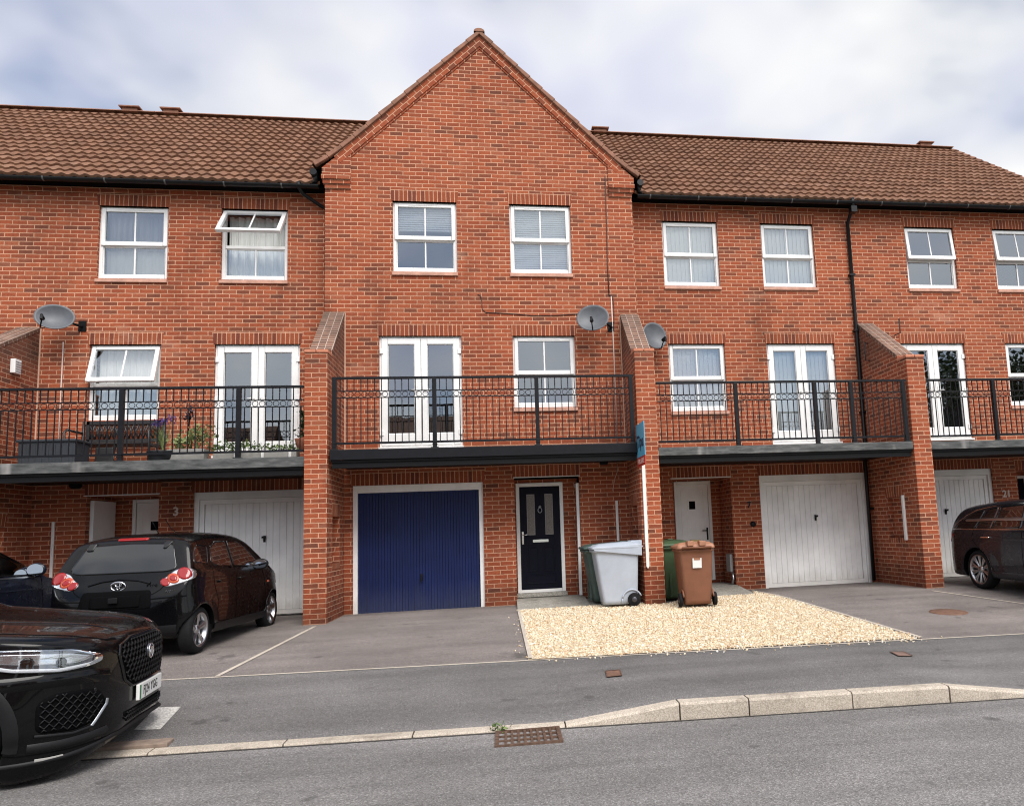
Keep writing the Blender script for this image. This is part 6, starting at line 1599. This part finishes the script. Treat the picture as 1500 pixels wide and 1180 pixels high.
# ---- dark blue hatchback at the left edge --------------------------------------------
B = Car('parked_car', 'dark blue car at the left edge, only its windscreen pillar, mirror and bonnet in view', (-3.95, -5.02, .25), R(-1.5), 4.25, .885, 0,
        [(0, .45), (.02, .70), (.08, .95), (.2, 1.08), (.45, 1.36), (.8, 1.45), (1.4, 1.485), (1.9, 1.47), (2.2, 1.405), (2.55, 1.25), (2.9, 1.06), (3.05, 1.0), (3.5, .93), (3.9, .82), (4.12, .70), (4.25, .45)],
        [(0, .38), (.05, .25), (.6, .2), (3.5, .2), (4.1, .22), (4.25, .36)], [(0, .98), (1, 1.0), (3, .95), (4.25, .8)], [(0, .12), (.6, .15), (2.2, .15), (3, .11), (4.1, .18)], .35, 3, .85, 2.4, .20, 1.44, M['paint_navy'], [(.75, .31, .865), (3.38, .31, .865)], npow=2.8)
def b_side(sg):
    S = lambda P: [(sg * .88, y, z) for y, z in P]; d = (-sg, 0, 0)
    B.patch('side_window', S([(1.75, 1.01), (2.60, .985), (2.80, 1.03), (2.45, 1.25), (2.15, 1.37), (1.78, 1.40)]), d, M['carglass'], rnd=.05, frit=M['glosstrim'], hole=True)
    B.patch('side_window', S([(.85, 1.06), (1.66, 1.015), (1.68, 1.40), (1.2, 1.38)]), d, M['carglass'], rnd=.05, frit=M['glosstrim'], hole=True)
    B.ribbon('window_chrome', S([(.85, 1.0), (1.75, .975), (2.78, .965)]), d, .016, M['steel'], .004)
    B.ribbon('door_gap', S([(1.72, 1.0), (1.72, .5), (1.7, .30), (2.7, .28), (2.88, .45), (2.85, .97)]), d, .010, M['dark'], .0015, n=60)
    h = MB(); h.obox((sg * .875, 1.95, .86), (1, 0, 0), (0, 1, 0), (0, 0, 1), .024, .095, .016); B.local(h, 'door_handle', M['steel'], bevel=.01)
    B.ribbon('waist_line', S([(.9, .83), (2.2, .81), (3.6, .80)]), d, .03, B.paint, .001, raised=.006)
    B.mirror(2.66, 1.055, .83, sg, .115)
    B.patch('headlamp', [(sg * .80, 3.7, .84), (sg * .62, 4.05, .76), (sg * .64, 4.05, .64), (sg * .82, 3.75, .70)], (-sg * .6, -.8, 0), M['silverlens'], rnd=.05, off=.006)
    B.patch('rear_lamp', [(sg * .86, .3, .98), (sg * .6, .05, .96), (sg * .6, .05, .82), (sg * .86, .3, .84)], (-sg * .5, .86, 0), M['redlens'], rnd=.05, off=.006)
both(b_side)
B.patch('windscreen', [(-.66, 2.86, 1.04), (.66, 2.86, 1.04), (.54, 2.25, 1.37), (0, 2.2, 1.39), (-.54, 2.25, 1.37)], (0, -.75, -.66), M['carglass'], rnd=.05, frit=M['glosstrim'], hole=True)
B.patch('rear_window', [(-.6, .1, 1.02), (.6, .1, 1.02), (.5, .3, 1.34), (-.5, .3, 1.34)], (0, .85, -.5), M['tint'], rnd=.06, frit=M['glosstrim'])
B.interior([(.6, 2.9, .24, .32), (2.4, 2.9, .66, .95)], [(1.7, 1.12), (.9, 1.1)], .70)
B.finish()
for ws, wr, tx in B.wheels: B.wheel(ws, wr, tx, .22, 5, M['alloy'], twin=True, sw=.04)

# ---- grey estate on the right ----------------------------------------------------------
E = Car('parked_car', 'dark grey estate car with multi spoke wheels backed up to the far right garage', (11.72, -.54, .262), R(180), 4.70, .905, 0,
        [(0, .46), (.02, .70), (.06, .88), (.12, .985), (.20, 1.07), (.36, 1.25), (.50, 1.37), (.62, 1.412), (.85, 1.435), (1.4, 1.46), (2.0, 1.457), (2.45, 1.43), (2.8, 1.34), (3.15, 1.17), (3.42, 1.03), (3.6, .975), (4.1, .90), (4.45, .80), (4.62, .68), (4.7, .5)],
        [(0, .38), (.04, .29), (.15, .235), (.8, .19), (3.6, .18), (4.5, .2), (4.7, .36)], [(0, .93), (.6, .985), (2, .975), (3.4, .93), (4.7, .8)], [(0, .12), (.2, .14), (.6, .15), (2.5, .15), (3.5, .11), (4.5, .18)], .62, 2.6, .9, 2.4, .19, 1.42, M['paint_grey'], [(1.08, .325, .885), (3.92, .325, .885)], npow=2.8, barrel=.055)
def e_side(sg):
    S = lambda P: [(sg * .9, y, z) for y, z in P]; d = (-sg, 0, 0); g = M['tint']
    E.patch('side_window', S([(.42, 1.015), (1.02, 1.01), (1.17, 1.30), (.96, 1.285), (.68, 1.19)]), d, g, rnd=.03)
    E.patch('side_window', S([(1.05, 1.01), (1.42, 1.005), (1.50, 1.345), (1.22, 1.315)]), d, g, rnd=.02)
    E.patch('side_window', S([(1.46, 1.005), (2.16, .995), (2.14, 1.37), (1.55, 1.352)]), d, g, rnd=.02)
    E.patch('side_window', S([(2.24, .995), (3.05, .975), (3.22, .995), (2.85, 1.19), (2.62, 1.31), (2.22, 1.37)]), d, M['carglass'], rnd=.03, frit=M['glosstrim'], hole=True)
    E.ribbon('window_chrome', S([(.36, .998), (1.42, .988), (2.2, .978), (3.25, .960)]), d, .016, M['chrome'], .005, raised=.004, n=60)
    E.ribbon('window_chrome', S([(.36, 1.0), (.52, 1.12), (.72, 1.235), (.95, 1.312), (1.25, 1.353), (1.6, 1.378), (2.2, 1.392), (2.6, 1.35), (3.25, .985)]), d, .014, M['chrome'], .005, raised=.004, n=80)
    E.ribbon('pillar_chrome', S([(1.44, 1.005), (1.52, 1.35)]), d, .012, M['chrome'], .006)
    E.ribbon('roof_rail', S([(.75, 1.43), (1.4, 1.45), (2.5, 1.425)]), (-sg * .35, 0, -.94), .035, M['steel'], .012, raised=.022)
    E.ribbon('door_gap', S([(1.03, .985), (.97, .85), (1.02, .80), (1.34, .56), (1.50, .34), (1.52, .27), (2.2, .25), (2.2, .99)]), d, .009, M['dark'], .0015, n=80)
    E.ribbon('door_gap', S([(2.2, .27), (3.2, .26), (3.32, .5), (3.25, .95)]), d, .009, M['dark'], .0015, n=60)
    for y in (1.36, 2.42):
        h = MB(); h.obox((sg * .905, y, .86), (1, 0, 0), (0, 1, 0), (0, 0, 1), .022, .11, .013); E.local(h, 'door_handle', M['chrome'], bevel=.01)
    E.ribbon('waist_line', S([(.3, .86), (1.2, .845), (2.5, .82), (3.7, .77)]), d, .05, E.paint, .001, raised=.007)
    E.ribbon('sill_line', S([(1.45, .27), (3.5, .25)]), d, .09, E.paint, .006, raised=.012)
    E.patch('rear_lamp', [(sg * .86, .42, .93), (sg * .62, .06, .93), (sg * .58, .05, .80), (sg * .80, .25, .77), (sg * .87, .44, .86)], (-sg * .62, .78, 0), M['redlens'], rnd=.05, off=.006)
    E.patch('side_reflector', S([(.33, .52), (.36, .52), (.36, .46), (.33, .46)]), d, M['redlens'], rnd=.006, n=16, rings=2)
    E.mirror(3.02, 1.02, .84, sg, .11)
    E.patch('headlamp', [(sg * .80, 4.1, .82), (sg * .60, 4.5, .72), (sg * .62, 4.5, .62), (sg * .82, 4.15, .70)], (-sg * .6, -.8, 0), M['silverlens'], rnd=.05, off=.006)
both(e_side)
E.patch('windscreen', [(-.68, 3.35, 1.03), (.68, 3.35, 1.03), (.56, 2.65, 1.37), (0, 2.6, 1.39), (-.56, 2.65, 1.37)], (0, -.75, -.66), M['carglass'], rnd=.05, frit=M['glosstrim'], hole=True)
E.patch('rear_window', [(-.62, .1, 1.02), (.62, .1, 1.02), (.5, .4, 1.33), (-.5, .4, 1.33)], (0, .85, -.5), M['tint'], rnd=.06, frit=M['glosstrim'])
E.ribbon('lower_bumper', [(-.80, 0, .33), (0, 0, .31), (.80, 0, .33)], (0, 1, 0), .14, M['trim'], .003)
E.interior([(.6, 3.4, .24, .32), (2.9, 3.4, .66, .95)], [(2.2, 1.12)], .70)
E.finish()
for ws, wr, tx in E.wheels: E.wheel(ws, wr, tx, .245, 10, M['alloy'], twin=True, sw=.026)

# ---- black crossover in the foreground ---------------------------------------------------
JL = 4.42
def Jd(pts): return sorted([(JL - d, z) for d, z in pts])
J = Car('parked_car', 'glossy black crossover in the left foreground with a mesh grille and white front number plate', (.27, -6.69, .03), R(-82), JL, .955, JL,
        Jd([(0, .60), (.012, .70), (.035, .795), (.07, .865), (.12, .905), (.25, .950), (.5, .995), (.9, 1.045), (1.2, 1.09), (1.35, 1.15), (2.0, 1.50), (2.4, 1.62), (3.1, 1.64), (3.7, 1.58), (4.05, 1.35), (4.25, 1.1), (4.38, .9), (4.42, .6)]),
        Jd([(0, .46), (.015, .36), (.05, .20), (.12, .135), (.3, .05), (.5, .035), (.75, .18), (3.6, .22), (4.3, .26), (4.42, .42)]), Jd([(0, .86), (.6, .93), (1.6, 1.03), (4.42, 1.1)]), Jd([(0, .10), (.15, .10), (.5, .10), (1.2, .10), (2.2, .16), (3.8, .17), (4.42, .14)]),
        .4, 3, .62, 2.45, .22, 1.60, M['paint_black'], [(JL - .89, .345, .935), (JL - .89 - 2.68, .345, .935)], npow=2.35, barrel=.05, arch=.06)
FW = (0, -1, 0)
X_ = lambda P: [(x, 0, z) for x, z in P]
gr_ = J.patch('grille', X_([(-.45, .80), (-.25, .835), (.25, .835), (.45, .80), (.47, .74), (.40, .56), (.30, .50), (-.30, .50), (-.40, .56), (-.47, .74)]), FW, M['dark'], rnd=.05, off=.001, n=80)
J.ribbon('grille_surround', X_([(-.45, .80), (-.25, .838), (.25, .838), (.45, .80), (.475, .74), (.405, .555), (.30, .495), (-.30, .495), (-.405, .555), (-.475, .74)]), FW, .020, M['glosstrim'], .003, closed=True, n=110, raised=.012)
def in_grille(x, z): return in_poly(x, z, [(-.44, .795), (-.25, .828), (.25, .828), (.44, .795), (.46, .74), (.39, .56), (.30, .508), (-.30, .508), (-.39, .56), (-.46, .74)])
def mesh_part(name, inside, x0, x1, z0, z1, d, pitch, mat, off, r=.005, parent=None, base=lambda u, z: (u, 0, z)):
    mb = MB()
    def P(u, z, o): return J.hit(base(u, z), d, o)[0]
    nz = int((z1 - z0) / (pitch * .62)); nx = int((x1 - x0) / pitch)
    for i in range(nz + 1):
        z = z0 + i * pitch * .62; run = []
        for k in range(nx * 4 + 2):
            u = x0 + k * pitch / 4 + (pitch / 2 if i % 2 else 0); zz = z + .26 * pitch * (abs(((k % 4) - 2)) - 1)
            if u < x1 and inside(u, zz): run.append((u, zz))
            else:
                if len(run) > 1: mb.tube([P(a, b, off + .004 * ((q % 4) == 0)) for q, (a, b) in enumerate(run)], r, 5, smooth=True)
                run = []
        if len(run) > 1: mb.tube([P(a, b, off) for a, b in run], r, 5)
    return J.local(mb, name, mat, parent, weld=False)
mesh_part('grille_mesh', in_grille, -.48, .48, .50, .835, FW, .058, M['trim'], .010, .0062, gr_)
cy = J.hit((0, 0, .70), FW, .018)[0].y
b = MB(); b.lathe([(.0, .012), (.050, .010), (.058, .0), (.050, -.01)], (0, cy, .70), 1, 28); bo = J.local(b, 'badge', M['lampdark'])
b = MB(); b.tube([(.052 * math.cos(t), cy + .012, .70 + .052 * math.sin(t)) for t in [2 * math.pi * i / 28 for i in range(29)]], .006, 6, caps=False); J.local(b, 'badge_ring', M['chrome'], bo)
b = MB(); b.prism([(-.030, .678), (-.012, .668), (.004, .680), (.026, .672), (.034, .690), (.024, .712), (.030, .728), (.012, .734), (-.004, .724), (-.020, .730), (-.034, .706)], 1, cy + .010, cy + .020); J.local(b, 'badge_relief', M['chrome'], bo, bevel=.003)
# number plate
py_ = J.hit((0, 0, .435), FW, .016)[0].y
pb_ = MB(); pb_.box(-.262, .262, py_ - .012, py_ + .012, .378, .490); po = J.local(pb_, 'number_plate', M['plate'], bevel=.004)
J.text('FJ24 YGG', .092, M['ink'], 'plate_lettering', (.012, py_ + .0135, .434), R(90), R(180), po, sx=.80, bold=.0006, sp=1.12)
pf = MB(); pf.quad([(.258, py_ + .0128, .384), (.225, py_ + .0128, .384), (.225, py_ + .0128, .484), (.258, py_ + .0128, .484)]); J.local(pf, 'plate_flash', simple('plate_green', (.02, .20, .06), .4), po)
lo_ = J.patch('lower_grille', X_([(-.42, .335), (.42, .335), (.36, .255), (-.36, .255)]), FW, M['dark'], rnd=.03, off=.002)
mesh_part('lower_mesh', lambda x, z: in_poly(x, z, [(-.42, .33), (.42, .33), (.37, .262), (-.37, .262)]), -.42, .42, .262, .33, FW, .05, M['trim'], .008, .005, lo_)
J.ribbon('front_splitter', [(-.93, -.52, .16), (-.80, -.2, .165), (-.5, 0, .205), (0, 0, .215), (.5, 0, .205), (.80, -.2, .165), (.93, -.52, .16)], FW, .03, M['trim'], .004, n=70, raised=.02)
def j_side(sg):
    dd = Vector((-sg * .80, -.60, 0)); 
    hp = [(sg * .66, -.085, .775), (sg * .80, -.20, .835), (sg * .90, -.45, .868), (sg * .95, -.72, .885), (sg * .955, -.84, .875), (sg * .95, -.76, .80), (sg * .93, -.50, .735), (sg * .86, -.26, .705), (sg * .74, -.12, .715), (sg * .665, -.085, .735)]
    hl = J.patch('headlamp', hp, dd, M['lampdark'], rnd=.03, off=.003, n=90)
    J.patch('lamp_lens', [(p[0], p[1], p[2]) for p in hp], dd, M['lens'], rnd=.03, off=.016, n=90, parent=hl)
    J.ribbon('light_guide', [(sg * .675, -.09, .742), (sg * .74, -.12, .726), (sg * .86, -.26, .718), (sg * .93, -.50, .747), (sg * .95, -.74, .812)], dd, .020, M['drl'], .006, parent=hl, raised=.006)
    J.patch('lamp_reflector', [(sg * .70, -.10, .77), (sg * .82, -.22, .815), (sg * .92, -.50, .845), (sg * .95, -.72, .86), (sg * .945, -.68, .81), (sg * .90, -.42, .77), (sg * .80, -.19, .745)], dd, M['silverlens'], rnd=.03, off=.005, n=60, parent=hl)
    for (x, y, z, r) in ((.845, -.26, .765, .030), (.90, -.43, .785, .034), (.93, -.60, .81, .032)):
        b = MB(); c = J.hit((sg * x, y, z), dd, .006)[0]; q = [c + Vector((0, 0, 1)) * (r * math.sin(t)) + Vector((-.60 * sg * -1 * -1, .80, 0)) * (r * math.cos(t)) for t in [2 * math.pi * i / 20 for i in range(20)]]
        J.patch('lamp_projector', [(p.x, p.y, p.z) for p in q], dd, M['lens'] if False else M['glosstrim'], rnd=0, off=.008, n=20, rings=3, parent=hl)
    # side intake
    ip = [(sg * .61, -.065, .445), (sg * .65, -.085, .53), (sg * .72, -.125, .565), (sg * .86, -.28, .575), (sg * .905, -.37, .53), (sg * .905, -.37, .34), (sg * .80, -.19, .315), (sg * .70, -.11, .335)]
    it = J.patch('side_intake', ip, dd, M['dark'], rnd=.05, off=.002, n=70)
    d2, e1, e2 = J.basis(dd); poly = [(Vector(p).dot(e1), p[2]) for p in ip]; c0 = Vector((sum(p[0] for p in ip) / 8, sum(p[1] for p in ip) / 8, 0)); u0 = c0.dot(e1)
    us = [p[0] for p in poly]; cen = (sum(us) / 8, sum(p[1] for p in poly) / 8)
    shr = [(cen[0] + (p[0] - cen[0]) * .93, cen[1] + (p[1] - cen[1]) * .93) for p in poly]
    mesh_part('intake_mesh', lambda u, z: in_poly(u, z, shr), min(us), max(us), .315, .575, dd, .050, M['trim'], .010, .0045, it, base=lambda u, z: tuple(c0 + e1 * (u - u0) + Vector((0, 0, z))))
    J.ribbon('intake_blade', [(sg * .606, -.062, .47), (sg * .612, -.065, .435), (sg * .69, -.105, .335), (sg * .71, -.115, .315)], dd, .020, M['steel'], .006, parent=it, raised=.012)
    J.ribbon('intake_trim', [(sg * .71, -.115, .313), (sg * .80, -.19, .300), (sg * .905, -.37, .325)], dd, .020, M['trim'], .006, parent=it, raised=.010)
    J.ribbon('bumper_crease', [(sg * .60, -.06, .625), (sg * .72, -.12, .645), (sg * .86, -.28, .655), (sg * .95, -.56, .66)], dd, .085, J.paint, .001, raised=.020)
    J.ribbon('lower_blade', [(sg * .60, -.06, .262), (sg * .72, -.12, .252), (sg * .84, -.24, .248), (sg * .915, -.40, .255)], dd, .055, M['trim'], .004, raised=.018)
    b = MB(); c = J.hit((sg * .93, -.49, .295), (-sg, 0, 0), .004)[0]
    J.ribbon('bumper_reflector', [(sg * .83, -.23, .168), (sg * .87, -.30, .168), (sg * .90, -.36, .172)], dd, .028, M['reflector'], .008, raised=.006)
    J.ribbon('bumper_gap', [(sg * .62, -.08, .60), (sg * .80, -.2, .635), (sg * .92, -.45, .655), (sg * .955, -.62, .66)], dd, .012, M['dark'], .0015)
    J.ribbon('skirt_line', [(sg * .58, -.06, .212), (sg * .80, -.2, .205), (sg * .93, -.45, .215), (sg * .955, -.54, .235)], dd, .008, M['dark'], .0015)
    for k in range(3):
        pass
    J.ribbon('bonnet_gap', [(sg * .44, -.085, .92), (sg * .55, -.11, .93), (sg * .66, -.2, .93), (sg * .78, -.42, .95), (sg * .835, -.8, 1.0), (sg * .85, -1.2, 1.05)], (0, 0, -1), .012, M['dark'], .0015, n=60)
    J.ribbon('bonnet_crease', [(sg * .30, -.12, 1), (sg * .40, -.5, 1), (sg * .50, -1.1, 1)], (0, 0, -1), .06, J.paint, .001, raised=.010, n=50)
    # black arch cladding round the front and rear wheels
    for ws in (-.89, -3.57):
        wr = .345 * 1.12; S = [(sg * .95, ws + (wr + .03) * math.cos(t), .345 + (wr + .03) * math.sin(t)) for t in [R(-14 + 208 * i / 30) for i in range(31)]]
        J.ribbon('arch_cladding', S, (-sg, 0, 0), .075, M['trim'], .008, n=60, raised=.010)
    J.patch('parking_sensor', [(sg * (.70 + .015 * math.cos(t)), -.1, .545 + .015 * math.sin(t)) for t in [2 * math.pi * i / 14 for i in range(14)]], dd, M['trim'], rnd=0, n=14, rings=2, off=.006)
    S = lambda P: [(sg * .95, y, z) for y, z in P]; d = (-sg, 0, 0)
    J.patch('side_window', S([(-2.5, 1.12), (-1.65, 1.08), (-1.45, 1.12), (-2.0, 1.44), (-2.5, 1.52)]), d, M['carglass'], rnd=.05, frit=M['glosstrim'], hole=True)
    J.patch('side_window', S([(-3.75, 1.2), (-2.6, 1.13), (-2.6, 1.52), (-3.3, 1.5)]), d, M['tint'], rnd=.05, frit=M['glosstrim'])
    J.ribbon('door_gap', S([(-2.55, 1.1), (-2.55, .5), (-2.5, .33), (-1.5, .32), (-1.35, .6), (-1.38, 1.05)]), d, .010, M['dark'], .0015, n=60)
    J.mirror(-1.62, 1.14, .90, sg, .125)
both(j_side)
J.patch('windscreen', [(-.72, -1.38, 1.16), (.72, -1.38, 1.16), (.60, -2.15, 1.56), (0, -2.2, 1.58), (-.60, -2.15, 1.56)], (0, -.75, -.66), M['carglass'], rnd=.05, frit=M['glosstrim'], hole=True)
J.patch('rear_window', [(-.6, -4.3, 1.15), (.6, -4.3, 1.15), (.5, -4.0, 1.48), (-.5, -4.0, 1.48)], (0, .85, -.5), M['tint'], rnd=.06, frit=M['glosstrim'])
J.interior([(-3.9, -1.3, .26, .34), (-1.9, -1.35, .7, 1.05)], [(-2.4, 1.2), (-3.3, 1.2)], .72)
for sg in (1, -1):
    q = MB(); q.box(sg * .80, sg * .93, -.575, -.56, .07, .30); J.local(q, 'air_dam', M['trim'])
J.finish()
for ws, wr, tx in J.wheels: J.wheel(ws, wr, tx, .235, 5, M['alloy_dark'], twin=True, sw=.05)
# ------------------------------------------------------------------ groups of like things
for o in bpy.data.objects:
    if o.parent is None and 'label' in o:
        k = o.name.split('.')[0]
        g = {'terraced_house': 'houses of the brick terrace', 'parked_car': 'cars parked by the houses', 'wheelie_bin': 'wheelie bins by the brick fin', 'satellite_dish': 'satellite dishes on the fronts', 'potted_plant': 'plants on the left balcony', 'plant_trough': 'plant troughs on the left balcony', 'stopcock_cover': 'small covers in the pavement', 'brick_house': 'houses across the street', 'tree': 'trees across the street'}.get(k)
        if g: o['group'] = g
